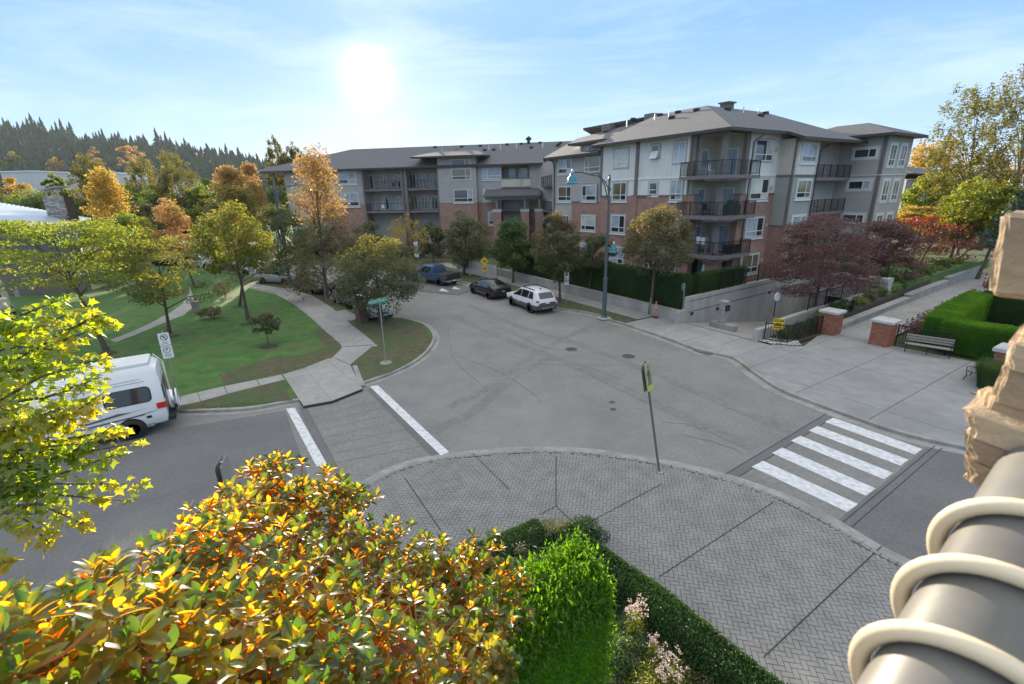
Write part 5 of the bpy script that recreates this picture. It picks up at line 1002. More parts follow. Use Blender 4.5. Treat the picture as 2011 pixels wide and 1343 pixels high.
# -- clipped hedges
def hedge(name, label, path, w, z0, z1, n, size, leaf='hedge', group=None, cat='hedge', seed=1, rnd_=.12, wob=.05, drop=.0, topleaf=None):
    """a clipped hedge along a path: leafy body plus thousands of small sprays on its skin"""
    rs = np.random.RandomState(seed); pts = [Vector(p) for p in path]
    t = world_thing(name, (pts[0].x, pts[0].y, z0), label, cat, group); mb = MB()
    L = shift(path, w/2); R_ = shift(path, -w/2)
    def ring(i, k): 
        l, r = Vector(L[i]), Vector(R_[i]); return l.lerp(r, k)
    kk = min(.3, (.05+size*.6)/w); q = [tuple(ring(i, kk)) for i in range(len(path))]+[tuple(ring(i, 1-kk)) for i in range(len(path)-1, -1, -1)]
    e0, e1 = pts[0], pts[-1]; fr0 = lambda x, y: max(0, min(1, (Vector((x, y))-e0).dot(e1-e0)/(e1-e0).length_squared))
    mb.prism(q, z0, lambda x, y: z1-drop*(1-fr0(x, y))-max(.05+size*.5, rnd_*.6)); mb.build('hedge_core', LEAF[leaf], t)
    segs = [(pts[i+1]-pts[i]).length for i in range(len(pts)-1)]; tot = sum(segs); P_ = []; Dn = []
    perim = w+2*(z1-z0); 
    for _ in range(n):
        d = rs.uniform(0, tot); i = 0
        while d > segs[i] and i < len(segs)-1: d -= segs[i]; i += 1
        f = min(1, d/segs[i]); l = Vector(L[i]).lerp(Vector(L[i+1]), f); r = Vector(R_[i]).lerp(Vector(R_[i+1]), f); u_ = rs.uniform(0, perim)
        if rs.uniform() < w*.9/(tot+w):              # the two ends
            e = 0 if rs.uniform() < .5 else -1; k = rs.uniform(.06, .94); p = Vector(L[e]).lerp(Vector(R_[e]), k); zz = z0+(z1-z0-rnd_*(.3+2.2*(k-.5)**2))*rs.uniform(); nn = (pts[0]-pts[1]) if e == 0 else (pts[-1]-pts[-2]); nn.normalize(); N_ = (nn.x, nn.y, .15)
        elif u_ < w: k = u_/w; p = l.lerp(r, k); edge = min(k, 1-k)*w; zz = z1-max(0, rnd_-edge)**2/max(rnd_, .01); N_ = (0, 0, 1)
        else:
            left = u_ < w+(z1-z0); zz = z0+((u_-w) % (z1-z0)); p = l if left else r; k = 0 if left else 1; d_ = (l-r).normalized()*(1 if left else -1); up_ = max(0, zz-(z1-rnd_)); p = p-d_*(up_*up_/max(rnd_, .01)); N_ = (d_.x, d_.y, .2)
        j = rs.normal()*wob*.5+wob*.6*math.sin(p.x*2.1+zz*1.3)*math.sin(p.y*1.7+zz*2.1)
        P_.append((p.x+N_[0]*j, p.y+N_[1]*j, zz+N_[2]*j)); Dn.append(N_)
    C = np.array(P_); Dn = np.array(Dn)
    if drop: C[:, 2] = z0+(C[:, 2]-z0)*np.array([(z1-drop*(1-fr0(c_[0], c_[1]))-z0)/(z1-z0) for c_ in C])
    off = np.array(OFF[t.name])
    Vv, F = leaf_cards(rs, C, size, up=.1, aspect=.5, bend=.3, dirs=Dn*1.2)
    o = bpy.data.objects.new('foliage', np_mesh('foliage', Vv-off, F, LEAF[leaf])); col.objects.link(o); o.parent = t
    if topleaf:
        zt2 = np.array([z1-drop*(1-fr0(c_[0], c_[1])) for c_ in C]); C = C[C[:, 2] > zt2-.45]; C = C[rs.choice(len(C), min(len(C), n//2))]; C[:, 2] += np.abs(rs.normal(size=len(C)))*.10
        Vv, F = leaf_cards(rs, C, size*1.5, up=.1, aspect=.35, bend=.3, dirs=np.tile([0, 0, 1.6], (len(C), 1))); o = bpy.data.objects.new('new_growth', np_mesh('new_growth', Vv-off, F, LEAF[topleaf])); col.objects.link(o); o.parent = t
    return t
hedge('clipped_hedge', 'tall dark green clipped hedge above the low wall behind the pavement', [st(-3.6, -7.7), st(3, -7.7), st(10, -7.7), st(17, -7.7)], 1.1, .4, 3.0, 26000, .11, 'hedge', seed=1)
hedge('clipped_hedge', 'dark hedge on the garage wall next to the teal parasol', [st(-3.7, -7.0), st(-3.7, -2.0)], .7, 1.5, 3.1, 4500, .10, 'hedge', seed=2)
hedge('clipped_hedge', 'dark bushes behind the fence above the garage mouth', [st(-4.6, 8.3), st(-9.0, 8.3)], .9, 1.3, 2.4, 3500, .11, 'green', seed=3)
hd = [P(1838, 612, 1.5), P(1930, 563, 1.5)]
hedge('clipped_hedge', 'bright green clipped hedge running back along the right of the walkway', [st(-15.2, -2.2), st(-14.7, 2), st(-14.3, 7.5)], 1.3, .1, 1.75, 22000, .085, 'brighthedge', seed=4)
hedge('clipped_hedge', 'bright green clipped hedge right behind the bench', [st(-15.4, -2.0), st(-18.8, -1.8)], 1.3, .1, 1.7, 18000, .085, 'brighthedge', seed=5)
hedge('clipped_hedge', 'bright green clipped hedge end piece behind the stone-capped pier', [st(-18.9, -2.6), st(-18.4, -.2), st(-18.3, 1.2)], 1.2, .1, 1.62, 9000, .085, 'brighthedge', seed=6)
hedge('clipped_hedge', 'dark green hedge deep in the garden at the right', [st(-14.5, 7.6), st(-20, 7.6)], 1.2, .1, 1.9, 5000, .11, 'hedge', seed=7)
hedge('box_hedge', 'low clipped box hedge with rounded end, left of the flower bed', [st(-15.75, -34.0), st(-15.7, -31.2), st(-15.75, -28.35)], .85, .1, .95, 32000, .05, 'hedge', seed=8, rnd_=.3, wob=.03)
hedge('box_hedge', 'long low clipped box hedge along the edge of the herringbone paving', [st(-16.0, -27.95), st(-18.5, -27.65), st(-21.5, -27.55), st(-24, -27.5)], .85, .1, .8, 60000, .05, 'hedge', seed=9, rnd_=.25, wob=.05)
# ground cover shrubs inside the bed
def carpet(name, label, c, r, z0, h, n, size, leaf, seed, group=None, cat='shrub'):
    rs = np.random.RandomState(seed); t = thing(name, (c[0], c[1], z0), label, cat, group)
    K = max(10, n//90); Cc = []
    for k in range(K):
        a = rs.uniform(0, 6.283); q = math.sqrt(rs.uniform()); x, y = r[0]*q*math.cos(a), r[1]*q*math.sin(a); hh = h*(1-.5*q*q)*rs.uniform(.75, 1.05); b = rs.uniform(.12, .22)
        Cc.append(ell(rs, n//K, (x, y, max(.05, hh-b*.4)), (b*1.3, b*1.3, b*.8), .4))
    Vv, F = leaf_cards(rs, np.concatenate(Cc), size); o = bpy.data.objects.new('foliage', np_mesh('foliage', Vv, F, LEAF[leaf])); col.objects.link(o); o.parent = t
    m = MB(); m.lathe((0, 0, 0), [(min(r)*.85, 0), (min(r)*.7, h*.45), (min(r)*.3, h*.68)], 12); m.build('shrub_core', LEAF[leaf], t); return t
for i, (px, py, r, h, n, lf, lab) in enumerate(((1090, 1060, (.6, .6), .75, 5000, 'grey', 'rounded dark shrub in the corner of the bed between both box hedges'), (1010, 1095, (.65, .65), .8, 5200, 'grey', 'grey-green mounded shrub behind the left box hedge'), (1150, 1050, (.45, .45), .8, 3500, 'hedge', 'round bush at the tip of the planting bed'), (1260, 1200, (.6, .6), .42, 6200, 'green', 'spreading green shrub behind the bright arborvitae'), (1350, 1270, (.5, .5), .45, 5200, 'lime', 'spreading yellow-green shrub left of the long box hedge'), (1420, 1330, (.5, .5), .45, 4800, 'olive', 'olive spreading shrub at the bottom edge of the picture'), (1230, 1270, (.45, .45), .5, 4200, 'green', 'green shrub among the pink flowers'), (1290, 1340, (.45, .45), .5, 4800, 'lime', 'yellow-green shrub below the pink flowers'), (1255, 1165, (.5, .5), .45, 5600, 'green', 'dense green shrub against the inner side of the long box hedge'), (1345, 1235, (.5, .5), .42, 5600, 'lime', 'bright yellow-green shrub against the long box hedge, near the bottom'), (1180, 1140, (.5, .5), .6, 4200, 'grey', 'grey-green shrub just beyond the bright arborvitae'))):
    carpet('bed_shrub', lab, P(px, py, .5), r, .16, h, n, .045, lf, 300+i)
# flowers
def flowers(px, py, R, H, n, lab, seed):
    rs = np.random.RandomState(seed); x, y = P(px, py, .8); t = thing('flower_clump', (x, y, .16), lab, 'flowers', 'pink flower clumps in the bed')
    m = MB(); C = []
    for k in range(n):
        a, q = rs.uniform(0, 6.28), math.sqrt(rs.uniform()); e = Vector((R*q*math.cos(a), R*q*math.sin(a), H*rs.uniform(.75, 1.05))); m.tube([e*.25*Vector((1, 1, 0)).length if False else Vector((e.x*.3, e.y*.3, 0)), Vector((e.x*.7, e.y*.7, e.z*.6)), e], [.004, .003, .002], 3, cap=False); C.append(ell(rs, 8, tuple(e), (.05, .05, .03), .1))
    m.build('stems', LEAF['lime'], t); Vv, F = leaf_cards(rs, np.concatenate(C), .026, up=1.2, aspect=.9); o = bpy.data.objects.new('blossoms', np_mesh('blossoms', Vv, F, LEAF['flower'])); col.objects.link(o); o.parent = t
    Cl = np.concatenate([ell(rs, 500, (0, 0, H*.4), (R*.9, R*.9, H*.4), .1)]); Vv, F = leaf_cards(rs, Cl, .05, up=.2, aspect=.3); o = bpy.data.objects.new('leaves', np_mesh('leaves', Vv, F, LEAF['lime'])); col.objects.link(o); o.parent = t
flowers(1248, 1215, .22, 1.05, 40, 'tall clump of pale pink asters beside the bright arborvitae', 1); flowers(1285, 1262, .14, .8, 16, 'smallest clump of pale pink asters, between the other two', 2); flowers(1315, 1310, .28, .8, 55, 'broad clump of pale pink asters at the bottom of the picture', 3)
# bright arborvitae block close to the camera
c = PD(1115, 1150, 5.2)
AV = [tuple(c.xy+Vector((-1.05, -.35))), tuple(c.xy+Vector((-.2, .02))), tuple(c.xy+Vector((.28, .22)))]
hedge('arborvitae', 'tall bright green arborvitae close to the camera, its feathery top lit by the sun', AV, .75, .1, c.z+.16, 60000, .042, 'brighthedge', seed=12, rnd_=.22, wob=.09, drop=.5, topleaf='brighthedge', cat='evergreen')
# -- ornamental grass and pebbles at the right
def grass_clump(xy, R, H, n, lab, seed=1):
    rs = np.random.RandomState(seed); t = thing('ornamental_grass', (xy[0], xy[1], .12), lab, 'ornamental grass'); V_, F_ = [], []
    for k in range(n):
        a, q = rs.uniform(0, 6.28), math.sqrt(rs.uniform()); b = np.array([R*.6*q*math.cos(a), R*.6*q*math.sin(a), 0]); o = np.array([math.cos(a), math.sin(a), 0])*R*rs.uniform(.3, .8); h = H*rs.uniform(.7, 1.05)
        p1 = b+o*.35+[0, 0, h*.6]; p2 = b+o*.9+[0, 0, h*rs.uniform(.82, 1)]; w = np.array([-math.sin(a), math.cos(a), 0])*.007
        i = len(V_); V_ += [b-w, b+w, p1+w, p1-w, p2+w*.2, p2-w*.2]; F_ += [(i, i+1, i+2, i+3), (i+3, i+2, i+4, i+5)]
    o = bpy.data.objects.new('blades', np_mesh('blades', np.array(V_), np.array(F_), LEAF['green'])); col.objects.link(o); o.parent = t
for i, (a, b) in enumerate(((0, 0), (.45, .25), (-.1, .5))): pass
gx, gy = P(1938, 762, ZK)
grass_clump((gx, gy), .55, 1.3, 2600, 'dense clump of tall ornamental grass in front of the stone-capped pier'); 
shrub('low_shrub', 'small yellow-green leafy bush right of the ornamental grass', P(1985, 770, ZK), .9, .4, 700, .09, 'lime', seed=299)
# -- forested hill far away at the left
mb = MB(); rs = np.random.RandomState(77)
def ridge(px): return np.interp(px, [-400, 0, 60, 130, 200, 260, 330, 400, 450, 520, 620, 760, 900], [222, 236, 246, 256, 270, 272, 280, 292, 300, 312, 345, 372, 388])
HD = 620.0
def hill_pt(px, f):                               # f = 0 at the foot, 1 on the ridge
    D = 330+(HD-330)*f; d = pray(px, 380); x = d.x/d.y*D; zt_ = zat(x, D, ridge(px)+14) if f > 0 else 0
    return Vector((x, D, 0)), zt_
V_, F_ = [], []; cols_ = np.linspace(-900, 900, 60); rows = np.linspace(0, 1, 9)
for f in rows:
    for px in cols_:
        D = 330+(HD-330)*f; d = pray(px, 380); x = d.x/d.y*D; dr = pray(px, ridge(px)+16); zr = CAM_H+dr.z/dr.y*HD
        V_.append((x, D, -3 if f == 0 else max(-3, zr*(f**1.15))))
for i in range(len(rows)-1):
    for j in range(len(cols_)-1): a = i*len(cols_)+j; F_.append((a, a+1, a+1+len(cols_), a+len(cols_)))
o = bpy.data.objects.new('hill', np_mesh('hill', np.array(V_), np.array(F_), mat('hill_floor', (0.02, 0.03, 0.018), .95))); col.objects.link(o); o['kind'] = 'structure'
def conifer_geo(rs, tiers=7, seg=7):
    V_, F_ = [], []
    for k in range(tiers):
        z = .12+.80*k/tiers; r = .21*(1-k/tiers)**.8+.02; top = z+.22
        b = len(V_); V_.append((0, 0, min(1.0, top)))
        a0 = rs.uniform(0, 6.28)
        for j in range(seg*2):
            a = a0+math.pi*j/seg; rr = r*(rs.uniform(.55, 1.35) if j % 2 else rs.uniform(.25, .6)); V_.append((rr*math.cos(a), rr*math.sin(a), z-(.05 if j % 2 else 0)*rs.uniform(.5, 1.2)))
        for j in range(seg*2): F_.append((b, b+1+j, b+1+(j+1) % (seg*2)))
    return np.array(V_), np.array(F_)
protos = [conifer_geo(rs) for _ in range(6)]
def hillz(x, D):
    f = (D-330)/(HD-330); px = pxy(x, D, 20)[0]; dr = pray(px, ridge(px)+16); return max(-3, CAM_H*0+(CAM_H+dr.z/dr.y*HD)*(max(f, 0)**1.15))
VV, FF, nb_ = [], [], 0
for k in range(3600):
    D = 335+(HD-340)*rs.uniform()**.8; px = rs.uniform(-60, 700); d = pray(px, 380); x = d.x/d.y*D
    if ridge(px) > 372: continue
    z = hillz(x, D); h = rs.uniform(8, 15)+9*rs.uniform()**3; V_, F_ = protos[k % 6]; s_ = rs.uniform(.9, 1.3)
    VV.append(V_*[h*s_, h*s_, h]+[x, D, z-1]); FF.append(F_+nb_); nb_ += len(V_)
o = bpy.data.objects.new('forest', np_mesh('forest', np.concatenate(VV), np.concatenate(FF), LEAF['conifer'])); col.objects.link(o); props(o, 'dark conifer forest covering the hillside at the left', 'forest', kind='stuff')
pm = [np_mesh('conifer', V_, F_, LEAF['conifer']) for V_, F_ in protos]
for k, px in enumerate((6, 14, 24, 36, 52, 68, 96, 104, 110, 122, 140, 148, 158, 168, 174, 196, 214, 232, 248, 262, 272, 296, 333, 341, 350, 356, 368, 384, 402, 424, 433, 448, 460, 470, 482, 500)):
    d = pray(px, 380); D = HD-4; x = d.x/d.y*D; z = hillz(x, D); h = 13+10*((k*7) % 5)/4+(6 if 95 < px < 180 or 330 < px < 360 else 0)
    o = bpy.data.objects.new('conifer_tree', pm[k % 6]); col.objects.link(o); o.location = (x, D, z-1); o.scale = (h*.9, h*.9, h); props(o, (('tall ' if h > 22 else '')+'dark conifer on the skyline, '+(ORD[k] if k else 'leftmost')+' from the left edge' if k < 18 else 'dark conifer on the skyline, '+({35: 'the very last', 34: 'second'}.get(k, ORD[35-k]))+' from the right end of the ridge'), 'conifer', 'conifers on the ridge')
# autumn trees low on the hillside
for k, (px, py, lf, w) in enumerate(((205, 295, 'orange', 14), (268, 288, 'orange', 16), (290, 292, 'orange', 18), (125, 318, 'gold', 16), (50, 300, 'dogwood', 12), (42, 322, 'lime', 10), (25, 325, 'lime', 9))):
    D = 430; d = pray(px, 380); x = d.x/d.y*D; z = hillz(x, D); zc = zat(x, D, py)
    tree('autumn_tree', ['left of three orange-brown trees', 'middle of three orange-brown trees', 'right of three orange-brown trees', 'golden tree', 'yellow-brown tree', 'upper pale yellow tree', 'lowest pale yellow tree'][k]+' among the conifers on the hillside', (x, D), max(8, zc-z+6), w*.5, 3, 1100, 1.6, lf, 'round', .5, 'autumn trees on the hillside', seed=400+k, ground=z-1)
# ------------------------------------------------------------------ vehicles
def paint(name, c, rough=0.28, metal=0.0): return mat(name, c, rough, metal=metal, spec=0.6)
WHEEL = {}
def wheel(parent, x, y, r, side, rimm='chrome', w=.22, spokes=5):
    k = (r, rimm, spokes)
    if k not in WHEEL:
        m = MB(); m.lathe((0, 0, 0), [(r*.62, -w*.5), (r*.93, -w*.5), (r, -w*.36), (r, w*.36), (r*.93, w*.5), (r*.64, w*.5)], 22, ax='y'); ty = m.mesh('tyre', M['black'], True)
        m = MB(); m.lathe((0, 0, 0), [(r*.62, .0), (r*.66, w*.46), (r*.60, w*.40), (r*.56, .02)], 22, ax='y'); m.lathe((0, 0, 0), [(r*.15, .0), (r*.15, w*.42), (r*.08, w*.46)], 12, ax='y')
        for i in range(spokes):
            a = 6.2832*i/spokes; d = Vector((math.cos(a), 0, math.sin(a))); n = Vector((-d.z, 0, d.x)); s = r*.085
            q = [d*r*.1-n*s*1.3, d*r*.1+n*s*1.3, d*r*.62+n*s, d*r*.62-n*s]; m.hexa([tuple(p+Vector((0, w*.26, 0))) for p in q]+[tuple(p+Vector((0, w*.43, 0))) for p in q])
        rm = m.mesh('rim', M[rimm]); m = MB(); m.lathe((0, 0, 0), [(r*.6, 0), (r*.6, w*.12)], 16, ax='y'); hb = m.mesh('brake_disc', M['metal_dark']); WHEEL[k] = (ty, rm, hb)
    ty, rm, hb = WHEEL[k]; e = inst(ty, 'wheel', parent, (x, y, r), 0 if side > 0 else math.pi)
    inst(rm, 'rim', e); inst(hb, 'brake_disc', e)
def car(name, label, cat, S_, lower, upper, wheels, r, glass, W, loc, rotz, group=None, rim='chrome', spokes=5, smooth=True):
    """S_: stations (x, z floor, z belt, z top, half widths low/belt/top) from tail to nose; glass: (kind, x0, x1, k0, k1)"""
    t = thing(name, loc, label, cat, group, rotz); mb = MB(); n = len(S_)
    for (x, zb, zl_, zt_, wl, wb, wt) in S_:
        zm = zb+(zl_-zb)*.52
        h = [(wl*.93, zb), (wl, zb+.09), (wl*1.005, zm), (wb, zl_), (wt+(wb-wt)*.10, zt_-(zt_-zl_)*.12), (wt*.82, zt_), (wt*.30, zt_+.012)]
        mb.v += [(x, y, z) for y, z in h]+[(x, -y, z) for y, z in h[::-1]]
    R_ = 14
    for i in range(n-1):
        for k in range(R_):
            a, b = i*R_+k, i*R_+(k+1) % R_; mb.f.append((a, b, b+R_, a+R_)); mb.m.append(0 if k in (0, 1, 11, 12, 13) else 1)
    mb.f.append(tuple(range(R_-1, -1, -1))); mb.m.append(0); mb.f.append(tuple((n-1)*R_+k for k in range(R_))); mb.m.append(0)
    mb.build('body', [lower, upper], t, smooth=smooth)
    xs = [s[0] for s in S_]
    def at(x, k, sd):                               # point on the glasshouse side, k = 0 belt, 1 roof edge
        v = [np.interp(x, xs, [s[j] for s in S_]) for j in range(1, 7)]; zl_, zt_, wb, wt = v[1], v[2], v[4], v[5]; ze = zt_-(zt_-zl_)*.12; we = wt+(wb-wt)*.10
        return Vector((x, sd*(wb+(we-wb)*k+.012), zl_+(ze-zl_)*k))
    for g in glass:
        if g[0] == 'side':
            for sd in (1, -1):
                m = MB(); _, x0, x1, k0, k1, sl0, sl1 = g; q = [at(x0, k0, sd), at(x1, k0, sd), at(x1-sl1, k1, sd), at(x0+sl0, k1, sd)]
                m.face([tuple(p) for p in (q if sd < 0 else q[::-1])]); m.build('side_window', M['car_glass'], t)
        else:                                       # 'front' / 'rear': a sheet across between two x positions on the slope
            _, x0, x1 = g; q = []
            for x in (x0, x1):
                v = [np.interp(x, xs, [s[j] for s in S_]) for j in range(1, 7)]; q.append((x, v[5]*.86, v[2]+.020))
            (xa, ya, za_), (xb, yb, zb_) = q; m = MB(); dx = .012*(1 if g[0] == 'front' else -1)
            f = [(xa+dx, -ya, za_), (xb+dx, -yb, zb_), (xb+dx, yb, zb_), (xa+dx, ya, za_)]; m.face(f); m.build('windscreen' if g[0] == 'front' else 'rear_window', M['car_glass'], t)
    for x in wheels:
        for sd in (1, -1):
            wl = np.interp(x, xs, [s[4] for s in S_]); m = MB(); m.lathe((x, sd*wl, r), [(r*1.18, -.10), (r*1.18, .012), (r*.9, .014)] if sd > 0 else [(r*1.18, .10), (r*1.18, -.012), (r*.9, -.014)], 20, ax='y'); m.build('wheel_arch', M['black'], t); wheel(t, x, sd*(wl-.07), r, sd, rim, spokes=spokes)
    return t, at
def bx(t, name, m, *b, bevel=0.0, p=None): q = MB(); q.box(*b); return q.build(name, M[m] if isinstance(m, str) else m, p or t, bevel=bevel)
WAGON = [(-2.42, .50, .80, .86, .74, .72, .62), (-2.36, .34, .98, 1.06, .88, .84, .70), (-1.98, .28, 1.03, 1.56, .93, .90, .62), (-1.6, .26, 1.03, 1.64, .935, .91, .64), (-.4, .26, 1.01, 1.67, .935, .91, .65), (.40, .26, 1.0, 1.60, .935, .91, .64), (1.12, .26, .99, 1.07, .935, .90, .76), (1.9, .28, .93, .99, .92, .86, .68), (2.3, .32, .80, .86, .86, .80, .6), (2.42, .42, .66, .70, .70, .66, .5)]
SUV = [(x, zb+.05, zl_+.08, zt_+(.13 if zt_ > 1.2 else .10), a, b, c) for x, zb, zl_, zt_, a, b, c in WAGON]
SEDAN = [(-2.38, .45, .82, .86, .70, .68, .6), (-2.30, .32, .93, .99, .86, .82, .70), (-1.75, .27, .95, 1.14, .92, .88, .66), (-1.0, .25, .95, 1.38, .925, .89, .60), (-.2, .24, .94, 1.45, .925, .89, .60), (.45, .24, .92, 1.36, .925, .89, .60), (1.15, .24, .90, .97, .925, .88, .72), (1.9, .26, .82, .87, .90, .84, .66), (2.25, .30, .72, .76, .84, .78, .55), (2.36, .40, .58, .62, .66, .62, .45)]
HATCH = [(-2.05, .48, .84, .9, .72, .7, .6), (-2.0, .34, .98, 1.1, .84, .8, .66), (-1.72, .28, 1.0, 1.42, .87, .84, .58), (-.9, .26, .98, 1.52, .88, .85, .6), (.1, .26, .96, 1.5, .88, .85, .6), (.9, .26, .95, 1.08, .88, .84, .7), (1.7, .3, .86, .93, .85, .8, .62), (2.05, .4, .66, .7, .7, .66, .5)]
def lights(t, L0, L1, w, zt_, zh, plate=True):
    for sd in (1, -1):
        bx(t, 'tail_light', 'red', L0-.015, L0+.12, sd*w-.09, sd*w+.09, zt_-.08, zt_+.06); bx(t, 'headlight', 'sign_white', L1-.18, L1+.01, sd*w*.9-.12, sd*w*.9+.12, zh-.05, zh+.05)
        bx(t, 'mirror', 'black', .78, .92, sd*(w+.12)-.08, sd*(w+.12)+.08, 1.0, 1.12)
    if plate: bx(t, 'number_plate', 'sign_white', L0-.05, L0-.03, -.16, .16, zt_-.22, zt_-.08)
hd_far = math.atan2(U.y, U.x)
def seat(px, py, z=0): x, y = P(px, py, z); return Vector((x, y))
# white over grey wagon
a, b = seat(1003, 601), seat(1040, 612); h1 = math.radians(118); d = Vector((math.cos(h1), math.sin(h1))); n = Vector((d.y, -d.x)); c = (a+b)/2+n*.92-d*.05
olive = paint('olive_grey_paint', (0.075, 0.08, 0.068), .3); wht = paint('car_white', (0.70, 0.71, 0.72)); blk = paint('car_black', (0.018, 0.019, 0.021), .18)
t, at = car('parked_car', 'white-topped wagon with olive-grey lower body and black wheels, parked nearest by the lamp', 'car', WAGON, olive, wht, (-1.37, 1.37), .355, [('side', -1.85, -1.15, .08, .92, .25, .0), ('side', -1.08, -.12, .05, .95, 0, 0), ('side', -.05, 1.02, .05, .92, 0, .62), ('front', .46, 1.08), ('rear', -2.32, -2.02)], 1.87, (c.x, c.y, 0), h1, rim='chrome', spokes=9)
lights(t, -2.38, 2.40, .78, .98, .78); bx(t, 'bumper', olive, -2.47, -2.2, -.82, .82, .42, .72); bx(t, 'bumper_trim', 'chrome', -2.49, -2.47, -.55, .55, .44, .50); bx(t, 'roof_rail', 'black', -1.6, .2, -.60, -.56, 1.66, 1.71); bx(t, 'roof_rail', 'black', -1.6, .2, .56, .60, 1.66, 1.71); bx(t, 'roof_antenna', 'black', -1.5, -1.38, -.03, .03, 1.66, 1.74)
bx(t, 'crossbar', 'black', .05, .11, -.6, .6, 1.68, 1.74)
m = MB(); m.face([(.45, .945, .70), (.62, .945, .74), (.60, .945, .82), (.46, .945, .80)]); m.face([(.05, .945, .62), (.40, .945, .64), (.40, .945, .67), (.05, .945, .65)]); m.face([(.12, .945, .55), (.40, .945, .57), (.40, .945, .60), (.12, .945, .58)]); m.build('door_decal', M['sign_white'], t)
# black sedan
a, b = seat(925, 577), seat(962, 587); h2 = math.radians(121); d = Vector((math.cos(h2), math.sin(h2))); n = Vector((d.y, -d.x)); c = (a+b)/2+n*.92
t, at = car('parked_car', 'black fastback sedan parked in front of the white-topped wagon', 'car', SEDAN, blk, blk, (-1.42, 1.42), .34, [('side', -1.35, -.15, .08, .92, .45, 0), ('side', -.08, 1.05, .06, .9, 0, .6), ('front', .5, 1.1), ('rear', -1.72, -.95)], 1.85, (c.x, c.y, 0), h2, rim='steel', spokes=7)
lights(t, -2.33, 2.33, .74, .86, .70); bx(t, 'window_trim', 'chrome', -1.1, .9, .905, .915, .925, .945); bx(t, 'door_trim', 'steel', -.9, .9, .93, .94, .36, .39)
# blue pickup
a = seat(862, 562); h3 = math.radians(140); blue = paint('pickup_blue', (0.045, 0.085, 0.15), .3)
PICK = [(-.95, .42, 1.14, 1.20, .98, .97, .8), (-.93, .42, 1.14, 1.55, .98, .97, .76), (-.8, .42, 1.15, 1.84, .98, .97, .72), (.5, .42, 1.14, 1.88, .98, .97, .72), (.9, .42, 1.13, 1.78, .98, .97, .7), (1.5, .42, 1.12, 1.24, .98, .95, .84), (2.5, .44, 1.08, 1.18, .97, .93, .8), (2.8, .5, .95, 1.05, .92, .9, .7), (2.86, .55, .8, .85, .8, .8, .6)]
d = Vector((math.cos(h3), math.sin(h3))); n = Vector((d.y, -d.x)); c = a+n*.95+d*1.8
t, at = car('pickup_truck', 'blue pickup truck with open dark bed parked along the far kerb', 'pickup truck', PICK, blue, blue, (-1.85, 1.75), .40, [('side', -.72, .12, .08, .92, .05, 0), ('side', .2, 1.35, .06, .92, 0, .55), ('front', .92, 1.46)], 2.0, (c.x, c.y, 0), h3)
m = MB()
for y0, y1 in ((-.98, -.88), (.88, .98)): m.box(-2.85, -.95, y0, y1, .55, 1.18)
m.box(-2.85, -.95, -.88, .88, .55, .72); m.build('truck_bed', blue, t); bx(t, 'tailgate', 'black', -2.92, -2.85, -.97, .97, .62, 1.20); bx(t, 'bumper', 'steel', -3.02, -2.93, -.95, .95, .48, .62); bx(t, 'bed_cover', 'black', -2.84, -.97, -.87, .87, 1.12, 1.16)
for sd in (1, -1): bx(t, 'tail_light', 'red', -2.93, -2.86, sd*.92-.05, sd*.92+.05, .85, 1.12)
bx(t, 'number_plate', 'sign_white', -3.04, -3.02, -.16, .16, .5, .6)
# cars on the left side of the far street
silver = paint('car_silver', (0.33, 0.335, 0.33), .3, .3); maroon = paint('car_dark_plum', (0.05, 0.035, 0.04), .25)
def put(px, py, hdeg, side, off): p = seat(px, py); d = Vector((math.cos(math.radians(hdeg)), math.sin(math.radians(hdeg)))); return p+Vector((-d.y, d.x))*side*.92+d*off
c = put(552, 562, -30, 1, -1.3); t, _ = car('parked_car', 'silver SUV on the far street, left of the second lamp', 'car', SUV, silver, silver, (-1.37, 1.37), .37, [('side', -1.85, -1.15, .08, .92, .25, .0), ('side', -1.08, -.12, .05, .95, 0, 0), ('side', -.05, 1.02, .05, .92, 0, .62), ('front', .46, 1.08), ('rear', -2.32, -2.02)], 1.87, (c.x, c.y, 0), math.radians(-18)); lights(t, -2.38, 2.40, .78, 1.05, .82)
c = put(590, 572, -50, 1, 1.6); t, _ = car('parked_car', 'dark plum SUV parked behind the orange-topped maple', 'car', SUV, maroon, maroon, (-1.37, 1.37), .36, [('side', -1.85, -1.15, .08, .92, .25, .0), ('side', -1.08, -.12, .05, .95, 0, 0), ('side', -.05, 1.02, .05, .92, 0, .62), ('front', .46, 1.08), ('rear', -2.32, -2.02)], 1.87, (c.x, c.y, 0), math.radians(-42)); lights(t, -2.38, 2.40, .78, 1.05, .82)
c = put(668, 602, -55, 1, .3); t, _ = car('parked_car', 'dark hatchback with pale bonnet parked under the round street tree', 'car', HATCH, blk, maroon, (-1.25, 1.3), .33, [('side', -1.5, -.5, .06, .92, .2, 0), ('side', -.42, .85, .06, .92, 0, .6), ('front', .22, .86), ('rear', -1.98, -1.74)], 1.76, (c.x, c.y, 0), math.radians(-50)); lights(t, -2.03, 2.02, .72, .95, .78)
c = put(700, 617, -58, 1, 1.2); t, _ = car('parked_car', 'white hatchback behind the street name sign, facing the corner', 'car', HATCH, wht, wht, (-1.25, 1.3), .33, [('side', -1.5, -.5, .06, .92, .2, 0), ('side', -.42, .85, .06, .92, 0, .6), ('front', .22, .86), ('rear', -1.98, -1.74)], 1.76, (c.x, c.y, 0), math.radians(-56)); lights(t, -2.03, 2.02, .72, .95, .72); bx(t, 'grille', 'black', 2.03, 2.06, -.4, .4, .5, .62); bx(t, 'bumper_opening', 'black', 2.0, 2.04, -.55, .55, .34, .42)
